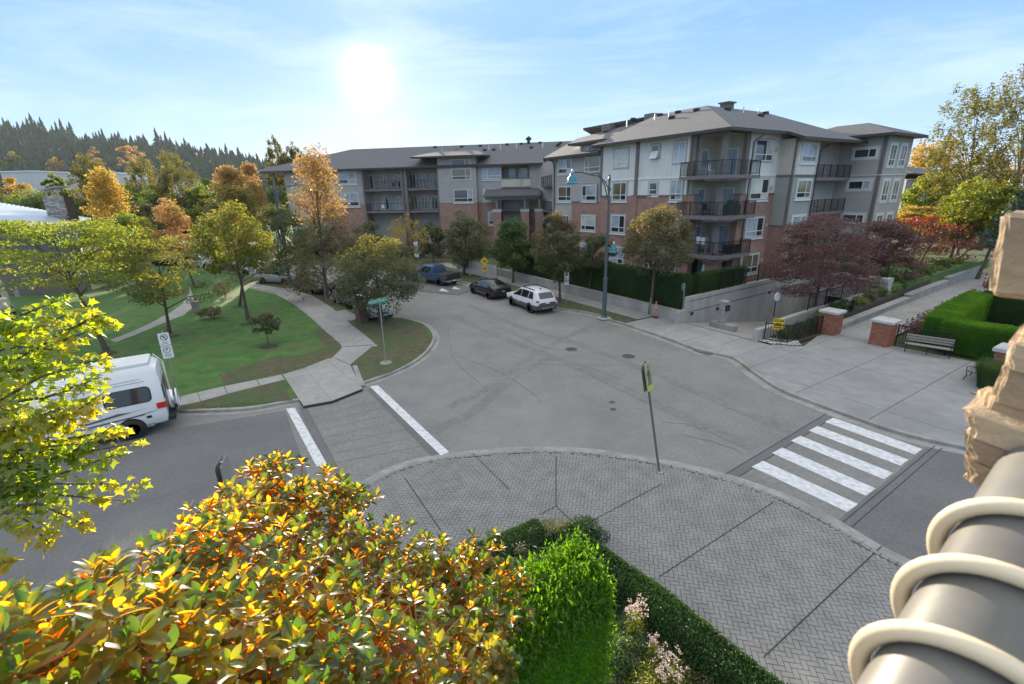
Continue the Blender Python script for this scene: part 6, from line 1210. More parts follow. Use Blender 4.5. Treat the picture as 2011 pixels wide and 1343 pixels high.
for i, (px, py, ang_, S_, pm_, lab) in enumerate(((388, 528, -8, SUV, wht, 'white SUV far back between the dogwoods'), (440, 532, -10, SEDAN, silver, 'silver sedan far back behind the forked green tree'), (330, 524, -5, SEDAN, blk, 'black sedan far back at the left, behind the yellow-brown dogwood'), (505, 542, -14, HATCH, wht, 'white hatchback next behind the silver SUV'), (250, 515, 0, SUV, silver, 'silver SUV far back beyond the spreading dogwood'))):
    x, y = P(px, py); t, _ = car('parked_car', lab, 'car', S_, pm_, pm_, (-1.3, 1.32), .34, [('side', -1.5, -.5, .06, .92, .2, 0), ('side', -.42, .85, .06, .92, 0, .6), ('front', .5, .95)], 1.8, (x, y+1, 0), math.radians(ang_), group='cars parked on the far street')
# white conversion van
VAN = [(-2.76, .52, 1.10, 2.30, .96, .96, .78), (-2.72, .42, 1.12, 2.50, 1.0, .99, .78), (-2.5, .40, 1.14, 2.62, 1.01, 1.0, .76), (-1.0, .38, 1.14, 2.60, 1.01, 1.0, .76), (.6, .38, 1.14, 2.52, 1.01, 1.0, .76), (1.1, .38, 1.14, 2.30, 1.01, 1.0, .74), (1.45, .38, 1.13, 1.88, 1.01, .99, .74), (2.05, .38, 1.10, 1.24, 1.0, .96, .82), (2.7, .42, 1.0, 1.10, .96, .92, .76), (2.86, .50, .82, .90, .9, .86, .68), (2.92, .56, .66, .72, .8, .78, .6)]
vw = paint('van_white', (0.74, 0.735, 0.72), .3); hv = math.radians(213); d = Vector((math.cos(hv), math.sin(hv))); lft = Vector((-d.y, d.x)); cr = Vector(P(332, 826, .42)); c = cr+d*2.74-lft*1.0
t, at = car('camper_van', 'white high-roof camper van with dark side window and spare wheel on its back', 'van', VAN, vw, vw, (-1.62, 1.85), .38, [('front', 1.5, 2.0)], 2.0, (c.x, c.y, 0), hv)
def panel(name, m, x0, x1, k0, k1, rr=.14, off=.008, sd=1, par=None):
    q = []; cx_, cz_ = (x0+x1)/2, (k0+k1)/2
    for (ux, uz) in ((1, 1), (-1, 1), (-1, -1), (1, -1)):
        for j in range(4):
            a = math.atan2(uz, ux)-math.pi/4+math.pi/2*j/3; rk = rr/1.3; X = cx_+ux*(abs(x1-x0)/2-rr)+rr*math.cos(a); K = cz_+uz*(abs(k1-k0)/2-rk)+rk*math.sin(a); p = at(X, K, sd); p.y += sd*off; q.append(tuple(p))
    mm = MB(); mm.face(q if sd < 0 else q[::-1]); o = mm.build(name, M[m] if isinstance(m, str) else m, par or t); return o
fr_ = panel('side_window', 'black', -2.42, -1.02, .14, .60, .16, -.004); panel('window_glass', 'car_glass', -2.38, -1.06, .155, .585, .14, .004, par=fr_)
panel('side_window', 'car_glass', -.75, .35, .14, .60, .14, -.002); panel('side_window', 'car_glass', .75, 1.45, .14, .50, .12, -.002); panel('side_window', 'car_glass', -2.42, -1.02, .14, .60, .16, -.004, -1)
for k0, k1, x0 in ((.74, .755, -2.3), (.82, .832, -2.2)): mm = MB(); mm.face([tuple(at(x, k, 1)+Vector((0, .006, 0))) for x, k in ((x0, k0), (.6, k0), (.6, k1), (x0, k1))][::-1]); mm.build('body_line', M['steel'], t)
mm = MB(); sp_ = lambda x, z: (x, 1.022, z)
mm.face([sp_(-2.62, .98), sp_(-1.9, .90), sp_(-.6, .84), (.9, 1.022, .80), (.9, 1.022, .77), sp_(-.6, .80), sp_(-1.9, .85)][::-1]); mm.face([sp_(-2.3, 1.12), sp_(-1.7, 1.07), sp_(-1.35, 1.11), sp_(-.5, .98), sp_(.2, 1.04), sp_(.6, .95), sp_(-.5, .92), sp_(-1.4, 1.02)][::-1]); mm.build('stripe_decal', mat('decal_grey', (.13, .13, .135), .4), t)
mm = MB(); mm.face([sp_(-2.1, .87), sp_(-.5, .79), sp_(.9, .75), sp_(.9, .735), sp_(-.5, .775), sp_(-2.1, .855)][::-1]); mm.build('stripe_decal', M['ink'], t)
for xx in (-.88, .48, 1.62): mm = MB(); mm.face([tuple(at(xx+dx_, k_, 1)+Vector((0, .004, 0))) for dx_, k_ in ((0, -.45), (.012, -.45), (.012, .66), (0, .66))][::-1]); mm.build('door_seam', M['steel'], t)
for sd in (1, -1): o = bx(t, 'tail_light', 'red', -2.80, -2.50, sd*.985-.035, sd*.985+.035, 1.0, 1.22); bx(t, 'sill', 'steel', -2.3, 1.3, sd*1.0-.02, sd*1.0+.02, .36, .48)
bx(t, 'fuel_door', 'black', -2.28, -2.12, 1.005, 1.02, .70, .80); bx(t, 'bumper', 'black', -2.98, -2.75, -.98, .98, .42, .60, bevel=.03); bx(t, 'rear_door_seam', 'black', -2.785, -2.78, -.01, .01, .6, 2.2); bx(t, 'rear_window', 'car_glass', -2.79, -2.775, -.75, -.1, 1.3, 1.85); bx(t, 'rear_window', 'car_glass', -2.79, -2.775, .1, .75, 1.3, 1.85)
mm = MB(); mm.prism([(-2.55, -.62), (-1.0, -.62), (-.75, -.4), (-.75, .4), (-1.0, .62), (-2.55, .62)], 2.58, 2.76); mm.build('roof_pod', vw, t, bevel=.06)
mm = MB(); mm.lathe((0, 0, 0), [(.36, 0), (.38, .03), (.38, .24), (.34, .28)], 26, ax='y'); sm = mm.mesh('spare_wheel_cover', [M['white']], True); o = inst(sm, 'spare_wheel', t, (-2.86, .22, 1.02), math.pi/2)
mm = MB(); mm.lathe((0, 0, 0), [(.385, .05), (.385, .22)], 26, ax='y'); o2 = inst(mm.mesh('chrome_ring', M['chrome'], True), 'chrome_ring', o)
for y in (-.75, -.42): mm = MB(); mm.tube([(-2.86, y, .7), (-2.86, y, 2.3), (-2.6, y, 2.68)], .018, 6); mm.build('ladder_rail', M['white'], t)
for z in (.9, 1.2, 1.5, 1.8, 2.1): mm = MB(); mm.tube([(-2.86, -.75, z), (-2.86, -.42, z)], .014, 5); mm.build('ladder_rung', M['white'], t)
# cream truck at the left edge
x, y = P(12, 626); cream = mat('cream_paint', (0.50, 0.44, 0.34), .5, (0.56, 0.50, 0.40), 2)
t = thing('cream_truck', (x-1.6, y+.5, ZK), 'old cream truck with tall mirror brackets at the left edge of the lawn', 'truck', rotz=math.radians(-35))
mm = MB(); mm.prism([(-2.2, -1.1), (1.4, -1.1), (1.7, -.7), (1.7, .7), (1.4, 1.1), (-2.2, 1.1)], .75, 2.2); mm.build('cab', cream, t, bevel=.08); bx(t, 'hood', cream, 1.4, 2.5, -.85, .85, .75, 1.55, bevel=.06); bx(t, 'windscreen', 'car_glass', 1.69, 1.72, -.65, .65, 1.5, 2.05); bx(t, 'roof_panel', cream, -2.1, 1.4, -1.0, 1.0, 2.2, 2.75, bevel=.05)
mm = MB(); mm.lathe((.6, .1, 2.75), [(.26, 0), (.24, .12), (.1, .16)], 14); mm.build('roof_vent', M['black'], t); bx(t, 'bumper', 'steel', 2.5, 2.62, -1.0, 1.0, .5, .75)
for sd in (1, -1):
    for xx in (-1.3, 1.7): wheel(t, xx, sd*.95, .45, sd, 'steel')
    mm = MB(); mm.tube([(1.5, sd*1.1, 1.2), (1.8, sd*1.45, 1.3), (1.8, sd*1.45, 2.0), (1.5, sd*1.1, 2.1)], .025, 6); mm.build('mirror_bracket', M['chrome'], t); bx(t, 'mirror', 'steel', 1.75, 1.82, sd*1.5-.13, sd*1.5+.13, 1.45, 1.95); bx(t, 'headlight', 'sign_white', 2.5, 2.54, sd*.6-.12, sd*.6+.12, 1.0, 1.25)
# ------------------------------------------------------------------ street furniture
def text_mesh(parent, s, size, m, loc, rot, name='lettering', extr=.003, align='CENTER'):
    c = bpy.data.curves.new('t', 'FONT'); c.body = s; c.size = size; c.align_x = align; c.align_y = 'CENTER'; c.extrude = extr; o = bpy.data.objects.new('t', c)
    me = bpy.data.meshes.new_from_object(o); bpy.data.objects.remove(o); me.materials.clear(); me.materials.append(M[m]); o = bpy.data.objects.new(name, me); col.objects.link(o); o.parent = parent; o.location = loc; o.rotation_euler = rot; return o
def yaw_to_cam(x, y): return math.atan2(-y, -x)+math.pi/2     # local -Y looks at the camera
def lamp(loc, rotz, label):
    t = thing('street_lamp', loc, label, 'street lamp', 'teal street lamps with bell shades', rotz)
    m = MB(); m.lathe((0, 0, 0), [(.24, 0), (.24, .06), (.15, .16), (.14, 2.6), (.15, 2.62), (.15, 2.75), (.105, 2.85), (.07, 8.9), (.10, 8.92), (.10, 9.05), (.05, 9.15), (.06, 9.25), (.01, 9.3)], 12); m.build('pole', M['lamp_green'], t); m = MB(); m.box(-.35, .35, -.35, .35, -.05, .04); m.build('footing', M['capstone'], t)
    for z0, h in ((7.6, 1.9), (8.35, 1.0)):
        m = MB(); m.tube([(0, 0, z0), (.35, 0, z0+h*.55), (.9, 0, z0+h*.85+(8.35-z0)*.25), (1.5, 0, 9.28)] + ([(2.1, 0, 9.42), (2.75, 0, 9.42)] if z0 > 8 else []), .04, 8); m.build('lamp_arm', M['lamp_green'], t)
    def bell(x, z, k):
        m = MB(); m.lathe((x, 0, z), [(.33*k, -.52*k), (.33*k, -.46*k), (.24*k, -.40*k), (.22*k, -.22*k), (.12*k, -.10*k), (.10*k, .02*k), (.05*k, .05*k)], 18); o = m.build('lamp_shade', M['teal'], t, smooth=True); m = MB(); m.lathe((x, 0, z), [(.05*k, .04*k), (.07*k, .15*k), (.02*k, .22*k)], 10); m.build('finial', M['sign_white'], o); m = MB(); m.lathe((x, 0, z), [(.22*k, -.55*k), (.24*k, -.50*k)], 14); m.build('lens', M['curtain'], o)
    bell(2.75, 9.35, 1.15); m = MB(); m.tube([(0, 0, 4.9), (-.3, 0, 5.05), (-.55, 0, 4.95)], .03, 6); m.build('lamp_arm', M['lamp_green'], t); bell(-.55, 4.9, .95)
    for z in (7.6, 8.4): m = MB(); m.lathe((0, 0, z), [(.12, -.1), (.12, .1)], 10); m.build('clamp', M['lamp_green'], t)
    return t
l1 = lamp(P(1186, 624, ZK)+(ZK,), A2+math.pi-.12, 'tall grey-green street lamp with two teal bell shades on the verge before the hedge')
x, y = P(571, 566, ZK); dup(l1, (x, y, ZK), A2-.3, 'distant street lamp with teal bell shades among the park trees')
def post(t, h, r=.03, m='steel', lean=(0, 0)): q = MB(); q.tube([(0, 0, -.1), (lean[0], lean[1], h)], r, 8); return q.build('post', M[m], t)
def plate(t, name, m, x0, x1, z0, z1, y=-.045, th=.006, rr=.03, off=(0, 0)):
    q = []; 
    for ux, uz in ((1, 1), (-1, 1), (-1, -1), (1, -1)):
        for j in range(3): a = math.atan2(uz, ux)-math.pi/4+math.pi/4*j; q.append(((x1 if ux > 0 else x0)-ux*rr+rr*math.cos(a)+off[0], (z1 if uz > 0 else z0)-uz*rr+rr*math.sin(a)))
    mb = MB(); n = len(q); mb.v = [(a, y-th+off[1], b) for a, b in q]+[(a, y+off[1], b) for a, b in q]; mb.f = [tuple(range(n)), tuple(range(2*n-1, n-1, -1))]+[(i, n+i, n+(i+1) % n, (i+1) % n) for i in range(n)]; mb.m = [0]*len(mb.f); return mb.build(name, M[m] if isinstance(m, str) else m, t)
def ringmark(p, x, z, r, w, m, y=-.054):
    mb = MB(); n = 24
    for k in range(n):
        a, b = 6.2832*k/n, 6.2832*(k+1)/n; mb.face([(x+r*math.cos(a), y, z+r*math.sin(a)), (x+r*math.cos(b), y, z+r*math.sin(b)), (x+(r-w)*math.cos(b), y, z+(r-w)*math.sin(b)), (x+(r-w)*math.cos(a), y, z+(r-w)*math.sin(a))][::-1])
    return mb.build('symbol', M[m], p)
def bars(p, rows, m='ink', y=-.054, name='fine_print'):
    mb = MB()
    for x0, x1, z, h in rows:
        x = x0; k = 0
        while x < x1: w = (.018, .026, .014)[k % 3]; mb.face([(x, y, z), (min(x+w, x1), y, z), (min(x+w, x1), y, z+h), (x, y, z+h)]); x += w+.008; k += 1
    return mb.build(name, M[m], p)
def sign_pair(px, py, h, label, face=0.0, slash='ink', s=1.0, grp=None):
    x, y = P(px, py, ZK); t = thing('parking_sign', (x, y, ZK), label, 'sign', grp, yaw_to_cam(x, y)+face); post(t, h+.08, .028)
    a = plate(t, 'sign_plate', 'sign_white', -.17*s, .17*s, h-.48*s, h); ringmark(a, 0, h-.17*s, .115*s, .025, 'ink'); text_mesh(a, 'P', .15*s, slash, (0, -.056, h-.17*s), (math.pi/2, 0, 0), 'symbol'); bars(a, [(-.08*s, .08*s, h-.36*s, .025), (-.10*s, .10*s, h-.42*s, .025)]); mb = MB(); mb.face([(-.085*s, -.0565, h-.10*s), (-.065*s, -.0565, h-.085*s), (.085*s, -.0565, h-.24*s), (.065*s, -.0565, h-.255*s)][::-1]); mb.build('symbol', M[slash], a)
    b = plate(t, 'sign_plate', 'sign_white', -.17*s, .17*s, h-.98*s, h-.50*s); ringmark(b, 0, h-.65*s, .115*s, .02, 'ink'); text_mesh(b, 'P', .16*s, 'ink', (0, -.056, h-.65*s), (math.pi/2, 0, 0), 'symbol'); bars(b, [(-.09*s, .09*s, h-.84*s, .022), (-.08*s, .08*s, h-.89*s, .022)])
    for z in (h-.04, h-.94*s): bx(t, 'bolt', 'steel', .10, .13, -.06, -.045, z-.02, z)
    return t
sign_pair(352, 781, 3.0, 'post with two white parking signs behind the white van', s=1.15)
x, y = P(1112, 596, ZK); t = thing('parking_sign', (x, y, ZK), 'white sign with dark round symbol on a post right of the white-topped wagon', 'sign', rotz=yaw_to_cam(x, y)); post(t, 2.45, .028)
a = plate(t, 'sign_plate', 'sign_white', -.17, .17, 2.0, 2.45); ringmark(a, 0, 2.27, .12, .04, 'ink'); ringmark(a, 0, 2.27, .07, .05, 'ink', -.0545); b = plate(t, 'sign_plate', 'sign_white', -.17, .17, 1.48, 1.98); bars(b, [(-.1, .1, 1.85, .03), (-.1, .1, 1.75, .03), (-.08, .08, 1.65, .03)], 'steel')
x, y = P(822, 548, ZK); t = thing('parking_sign', (x, y, ZK), 'tall pair of small white signs on a thin post above the blue pickup', 'sign', rotz=yaw_to_cam(x, y)); hh = zat(x, y, 474)-ZK; post(t, hh, .03)
a = plate(t, 'sign_plate', 'sign_white', -.2, .2, hh-.75, hh); bars(a, [(-.1, .1, hh-.25, .05), (-.12, .12, hh-.4, .05), (-.1, .1, hh-.55, .05)]); b = plate(t, 'sign_plate', 'sign_white', -.2, .2, hh-1.6, hh-.85); ringmark(b, 0, hh-1.1, .13, .03, 'ink'); bars(b, [(-.1, .1, hh-1.4, .05)])
# street name sign
x, y = P(758, 712, ZK); t = thing('street_name_sign', (x, y, ZK), 'green street name sign reading NOOTKA WAY on a slim grey post', 'street sign', rotz=yaw_to_cam(x, y)); hh = zat(x, y, 596)-ZK; post(t, hh+.02, .028)
p_ = Vector((x, y)); mb = plate(t, 'name_plate', 'sign_green', -.47, .43, hh-.0, hh+.27, y=.0, th=.02, rr=.02); mb.rotation_euler = (0, math.radians(-7), 0); mb.location = (0.0-.0*hh, 0, 0)
mb.location = (math.sin(math.radians(7))*hh, 0, hh*(1-math.cos(math.radians(7))))
text_mesh(mb, 'NOOTKA', .185, 'sign_white', (-.13, -.024, hh+.135), (math.pi/2, 0, 0)); text_mesh(mb, 'WAY', .105, 'sign_white', (.305, -.024, hh+.15), (math.pi/2, 0, 0))
q = MB(); q.lathe((0, 0, hh), [(.045, -.06), (.045, .02)], 8); q.build('bracket', M['steel'], t)
q = MB(); q.lathe((0, 0, 0), [(.35, -.02), (.3, .02)], 10); q.build('footing', M['kerb'], t)
# speed bump sign
x, y = P(953, 553, ZK); t = thing('speed_bump_sign', (x, y, ZK), 'yellow diamond speed bump sign with tab below, by the far pavement', 'sign', rotz=yaw_to_cam(x, y)); hh = zat(x, y, 504)-ZK; post(t, hh-.1, .03)
q = MB(); r = .42; cz = hh-r; q.v = [(0, -.06, cz-r), (r, -.06, cz), (0, -.06, cz+r), (-r, -.06, cz), (0, -.045, cz-r), (r, -.045, cz), (0, -.045, cz+r), (-r, -.045, cz)]; q.f = [(0, 1, 2, 3), (7, 6, 5, 4), (0, 4, 5, 1), (1, 5, 6, 2), (2, 6, 7, 3), (3, 7, 4, 0)]; q.m = [0]*6; a = q.build('sign_plate', M['yellow'], t)
q = MB(); q.face([(-.22, -.065, cz-.06), (.22, -.065, cz-.06), (.12, -.065, cz-.02), (.06, -.065, cz+.08), (-.06, -.065, cz+.08), (-.12, -.065, cz-.02)]); q.build('symbol', M['ink'], a); b = plate(t, 'speed_tab', 'yellow', -.24, .24, cz-.98, cz-.46, rr=.03); bars(b, [(-.15, .15, cz-.8, .16)])
# crossing sign, leaning
x, y = P(1296, 928, ZK); tx, ty = P(1266, 716, 3.35); ln = Vector((tx-x, ty-y)); t = thing('crosswalk_sign', (x, y, ZK), 'pedestrian crossing sign, two plates back to back on a leaning post', 'sign')
q = MB(); q.tube([(0, 0, -.1), (ln.x, ln.y, 3.35)], .036, 8); q.build('post', mat('weathered_steel', (.10, .10, .095), .6), t)
yaw = math.atan2(-.52, .86)+math.pi/2; R3 = Matrix.Rotation(yaw, 4, 'Z')
tilt = Vector((ln.x, ln.y, 3.35)).normalized(); cc = tilt*(3.0)
rotq = Vector((0, 0, 1)).rotation_difference(tilt).to_matrix().to_4x4() @ R3
for nm, yy, mt in (('sign_plate', -.055, 'sign_back'), ('sign_plate', .055, 'sign_back')):
    a = plate(t, nm, mt, -.34, .34, -.42, .45, y=yy+.004, th=.008, rr=.04); a.matrix_local = Matrix.Translation(cc) @ rotq
    if yy < 0:
        g_ = MB(); yf = yy-.012
        def blob(pts): g_.face([(px_, yf, pz_) for px_, pz_ in pts])
        blob([(.045*math.cos(k*.7854)-.0, .30+.05*math.sin(k*.7854)) for k in range(8)]); blob([(-.07, -.02), (.06, -.02), (.08, .22), (-.06, .23)]); blob([(-.08, .0), (-.02, .0), (-.10, -.34), (-.20, -.34)]); blob([(.0, .0), (.07, -.0), (.18, -.34), (.08, -.34)]); blob([(.05, .20), (.09, .16), (.22, .0), (.17, -.02)]); blob([(-.06, .20), (-.03, .14), (-.20, .02), (-.22, .07)])
        g_.build('walking_figure', M['dark_green'], a)
        for xx, ww_ in ((-.30, .035), (.27, .035)): q = MB(); q.face([(xx, yf, -.38), (xx+ww_, yf, -.38), (xx+ww_, yf, .41), (xx, yf, .41)]); q.build('sign_border', M['lime'], a)
        q = MB(); q.face([(-.3, yf-.001, -.40), (.3, yf-.001, -.40), (.3, yf-.001, -.25), (-.3, yf-.001, -.25)]); q.build('sign_border', M['lime'], a)
q = MB(); q.lathe((0, 0, 0), [(.09, -.02), (.09, .03)], 10); q.build('footing', M['kerb'], t)
# second post whose top shows beside the magnolia
x, y = P(437, 916, 2.95); t = thing('sign_post', (x, y, ZK), 'grey metal sign post seen edge-on above the magnolia', 'post', rotz=yaw_to_cam(x, y)+1.25); post(t, 2.95, .035, lean=(.0, .0)); plate(t, 'sign_plate', 'steel', -.3, .3, 2.3, 2.98, rr=.04); plate(t, 'sign_plate', 'steel', -.3, .3, 2.3, 2.98, y=.06, rr=.04)
# brick pillars
bk = []
for k, cc_ in enumerate(((0.36, 0.135, 0.075), (0.30, 0.105, 0.06), (0.42, 0.17, 0.095))):
    q = MB(); q.box(-.10, .10, -.006, .046, 0, .062); bk.append(q.mesh('brick', mat('brick_clay%d' % k, cc_, .85, tuple(v*.75 for v in cc_), 8, coord='World', bump=.3)))
def pillar(xy, label, w=.88, rows=17, rot=A1, cap=.16):
    t = thing('brick_pillar', (xy[0], xy[1], ZK), label, 'pillar', 'brick pillars at the plaza', rot); rb = random.Random(int(xy[0]*100)); h = rows*.074
    bx(t, 'mortar_core', 'kerb', -w/2+.012, w/2-.012, -w/2+.012, w/2-.012, 0, h); n = 4; st_ = w/n
    for r_ in range(rows):
        for side in range(4):
            an = side*math.pi/2; o = 0 if (r_+side) % 2 else .5
            for k in range(n):
                u_ = -w/2+st_*(k+.5)+(st_*.0 if o == 0 else 0); sh = (st_*.25 if r_ % 2 else -st_*.25); u_ = max(-w/2+.10, min(w/2-.10, u_+sh*.9)); 
                p = Vector((u_, -w/2+.0, r_*.074)); X = p.x*math.cos(an)-p.y*math.sin(an); Y = p.x*math.sin(an)+p.y*math.cos(an)
                inst(bk[rb.choice((0, 0, 1, 2))], 'brick', t, (X, Y, p.z+.003), an)
    q = MB(); a = w/2+.09; q.hexa([(-a, -a, h), (a, -a, h), (a, a, h), (-a, a, h), (-a, -a, h+cap*.75), (a, -a, h+cap*.75), (a, a, h+cap*.75), (-a, a, h+cap*.75)]); n_ = len(q.v)-4; q.f.pop(1); q.m.pop(1); b_ = a-.06; q.v += [(-b_, -b_, h+cap), (b_, -b_, h+cap), (b_, b_, h+cap), (-b_, b_, h+cap)]
    q.f.append((n_+4, n_+5, n_+6, n_+7)); q.m.append(0)
    for e in range(4): q.f.append((n_+e, n_+(e+1) % 4, n_+4+(e+1) % 4, n_+4+e)); q.m.append(0)
    q.build('capstone', M['capstone'], t); return t
pillar(st(-10.75, -3.75), 'brick pillar with pale cap left of the walkway entrance'); pillar(st(-13.4, -3.75), 'brick pillar with pale cap right of the walkway entrance, next to the bench')
pillar(st(-18.7, -5.3), 'pale-capped brick pier behind the tall ornamental grass', w=.98, rows=18, cap=.2)
# benches
sl_ = MB(); sl_.box(-.93, .93, -.045, .045, -.016, .016); SLAT = sl_.mesh('slat', M['wood'])
def bench(xy, rot, label):
    t = thing('park_bench', (xy[0], xy[1], ZK), label, 'bench', 'slatted benches on the plaza', rot)
    for y, z, tl in ((-.36, .44, 0), (-.25, .435, .05), (-.14, .43, .1), (-.03, .43, .1), (.09, .58, 1.3), (.13, .70, 1.3), (.17, .82, 1.3)):
        o = inst(SLAT, 'slat', t, (0, y, z)); o.rotation_euler = (tl, 0, 0)
    for x in (-.86, 0, .86):
        m = MB(); m.tube([(x, -.42, 0), (x, -.34, .2), (x, -.38, .41), (x, 0, .40), (x, .12, .6), (x, .22, .90)], .022, 6); m.build('leg', M['metal_dark'], t); m = MB(); m.tube([(x, .12, 0), (x, .05, .22), (x, 0, .40)], .022, 6); m.build('leg', M['metal_dark'], t)
        if x: m = MB(); m.tube([(x, -.38, .41), (x, -.40, .60), (x, -.25, .66), (x, .12, .64)], .018, 6); m.build('armrest', M['metal_dark'], t)
    return t
a, b = Vector(P(1778, 690, ZK)), Vector(P(1866, 704, ZK)); c = (a+b)/2; d = (b-a).normalized(); bench((c.x+.25*d.y*-1, c.y+.25), math.atan2(d.y, d.x), 'slatted park bench with black iron legs in front of the bright green hedge')
bench((gx+.85, gy+1.1), A2+math.pi, 'second slatted bench, mostly hidden behind the tall ornamental grass')
# small things round the driveway
def simple(name, label, cat, px, py, z=ZK): x, y = P(px, py, z); return thing(name, (x, y, z), label, cat, rotz=yaw_to_cam(x, y))
t = simple('bollard', 'orange plastic delineator post with black base at the edge of the driveway', 'bollard', 1287, 623); q = MB(); q.lathe((0, 0, 0), [(.05, .04), (.045, .95), (.06, 1.0), (.055, 1.1), (.02, 1.12)], 10); q.build('post', M['orange'], t, smooth=True); q = MB(); q.lathe((0, 0, 0), [(.2, 0), (.17, .05), (.06, .07)], 10); q.build('base', M['black'], t)
for z in (.7, .85): q = MB(); q.lathe((0, 0, z), [(.052, 0), (.052, .05)], 10); q.build('reflective_band', M['sign_white'], t)
t = simple('marker_post', 'thin bare grey post beside the orange delineator', 'post', 1276, 620); post(t, 1.25, .03, 'kerb')
x, y = st(-6.1, -7.0); t = thing('entry_pedestal', (x, y, 0), 'concrete intercom pedestal with dark keypad box on a kerbed island in the driveway', 'intercom pedestal', rotz=A1)
q = MB(); q.prism([(-.8, -.22), (-.7, -.3), (.9, -.3), (.9, .3), (-.7, .3), (-.8, .22)], -.1, .22); q.build('island_kerb', M['kerb'], t, bevel=.03); q = MB(); q.box(-.02, .38, -.2, .2, .2, 1.55); q.build('pedestal', M['kerb'], t, bevel=.03); bx(t, 'pedestal_cap', 'wallconc', -.06, .42, -.24, .24, 1.55, 1.65); bx(t, 'keypad_box', 'black', -.16, -.02, -.15, .16, 1.05, 1.4)
x, y = st(-7.3, -3.6); t = thing('round_mirror', (x, y, .5), 'white round disc sign at the near end of the ramp railing', 'round sign', rotz=yaw_to_cam(x, y)+1.0); post(t, 1.2, .03, 'metal_dark'); q = MB(); q.lathe((0, -.05, 1.2), [(.27, -.02), (.28, 0), (.26, .03)], 24, ax='y'); o = q.build('disc', M['white'], t); q = MB(); q.face([(.0, -.075, 1.2), (.14, -.075, 1.42), (.17, -.075, 1.40), (.02, -.075, 1.18)]); q.build('symbol', M['ink'], o)
x, y = st(-3.75, -8.2); t = thing('traffic_mirror', (x, y, .9), 'round convex traffic mirror fixed at the end of the tall hedge', 'mirror', rotz=yaw_to_cam(x, y)-1.1); post(t, 1.7, .03, 'steel'); q = MB(); q.lathe((0, -.1, 1.45), [(.02, -.06), (.14, -.05), (.24, -.01), (.27, 0), (.25, .03)], 24, ax='y'); q.build('mirror_face', M['steel'], t, smooth=True)
t = simple('caution_sign', 'yellow warning sign with black heading on a short post at the driveway edge', 'sign', 1524, 668); post(t, .95, .02); a = plate(t, 'sign_plate', 'yellow', -.27, .27, .62, 1.28, rr=.03); q = MB(); q.face([(-.23, -.054, 1.10), (.23, -.054, 1.10), (.23, -.054, 1.23), (-.23, -.054, 1.23)]); q.build('heading_panel', M['ink'], a); bars(a, [(-.12, .12, .98, .05), (-.16, .16, .86, .05), (-.17, .17, .74, .06)]); bars(a, [(-.19, .19, 1.14, .055)], 'yellow', -.0555)
t = simple('bollard', 'small red and white bollard standing in the middle of the walkway', 'bollard', 1931, 562); q = MB(); q.lathe((0, 0, 0), [(.07, 0), (.06, 1.05), (.03, 1.12)], 10); q.build('post', M['red'], t)
for z in (.45, .75): q = MB(); q.lathe((0, 0, z), [(.068, 0), (.066, .14)], 10); q.build('reflective_band', M['sign_white'], t)
t = simple('path_light', 'short black bollard light in the bed behind the first brick pillar', 'path light', 1672, 615, .5); q = MB(); q.lathe((0, 0, 0), [(.06, 0), (.06, .7), (.12, .72), (.12, .82), (.03, .9)], 10); q.build('post', M['metal_dark'], t)
# patio things in the corner yard
x, y = st(-2.6, -4.9); t = thing('patio_parasol', (x, y, .42), 'closed teal garden parasol on the ground floor terrace', 'parasol'); post(t, 2.9, .025, 'white'); q = MB(); q.lathe((0, 0, 0), [(.20, 1.35), (.24, 1.5), (.15, 2.2), (.05, 2.85), (.01, 2.95)], 10); q.build('canopy', mat('teal_cloth', (.10, .33, .36), .8, (.14, .42, .45), 5), t, smooth=True)
x, y = st(-.2, -6.2); t = thing('garden_bench', (x, y, 1.55), 'white slatted garden screen above the hedge, beside the parasol', 'garden screen', rotz=A1+math.pi/2-1.57)
for k in range(7): bx(t, 'slat', 'white', -.95, .95, -.02, .02, .3+.1*k, .36+.1*k)
for xx in (-.9, 0, .9): bx(t, 'leg', 'white', xx-.03, xx+.03, -.03, .03, -1.1, 1.0)
# balcony furniture
def chair(loc, rot, m, label, grp='balcony chairs'):
    t = thing('balcony_chair', loc, label, 'chair', grp, rot); bx(t, 'seat', m, -.22, .22, -.22, .22, .40, .44); bx(t, 'backrest', m, -.22, .22, .19, .23, .44, .88)
    for a in (-.2, .2):
        for b in (-.2, .2): bx(t, 'leg', m, a-.015, a+.015, b-.015, b+.015, 0, .40)
    return t
def deckp(s, t_, z): return st(s, t_)+(z,)
chair(deckp(1.6, .6, 9.36), A2, 'white', 'white chair on the top corner balcony'); chair(deckp(2.1, 1.2, 6.36), A1, 'metal_dark', 'dark chair on the middle corner balcony, left end'); chair(deckp(1.2, 1.6, 3.36), A2, 'wood', 'wooden chair on the lowest corner balcony')
for (a_, n_, z_, m_, lab_) in ((14.0, .75, 9.1, 'white', 'white chair on the top right-hand balcony'), (15.6, .7, 6.2, 'wood', 'wooden chair on the middle right-hand balcony'), (13.2, .7, 6.2, 'metal_dark', 'dark chair on the middle right-hand balcony')):
    q_ = C0+V*a_-U*n_; chair((q_.x, q_.y, z_), A2+.4, m_, lab_)
for px_, z_, m_, lab_ in ((745, 6.2, 'white', 'white chair on the lower left balcony of the long wing'), (825, 6.2, 'teal', 'teal chair on the lower right balcony of the long wing'), (770, 9.2, 'metal_dark', 'dark chair on the upper left balcony of the long wing')):
    q_ = W0+Wd*wa(px_)-Wn*.6; chair((q_.x, q_.y, z_), .2, m_, lab_)
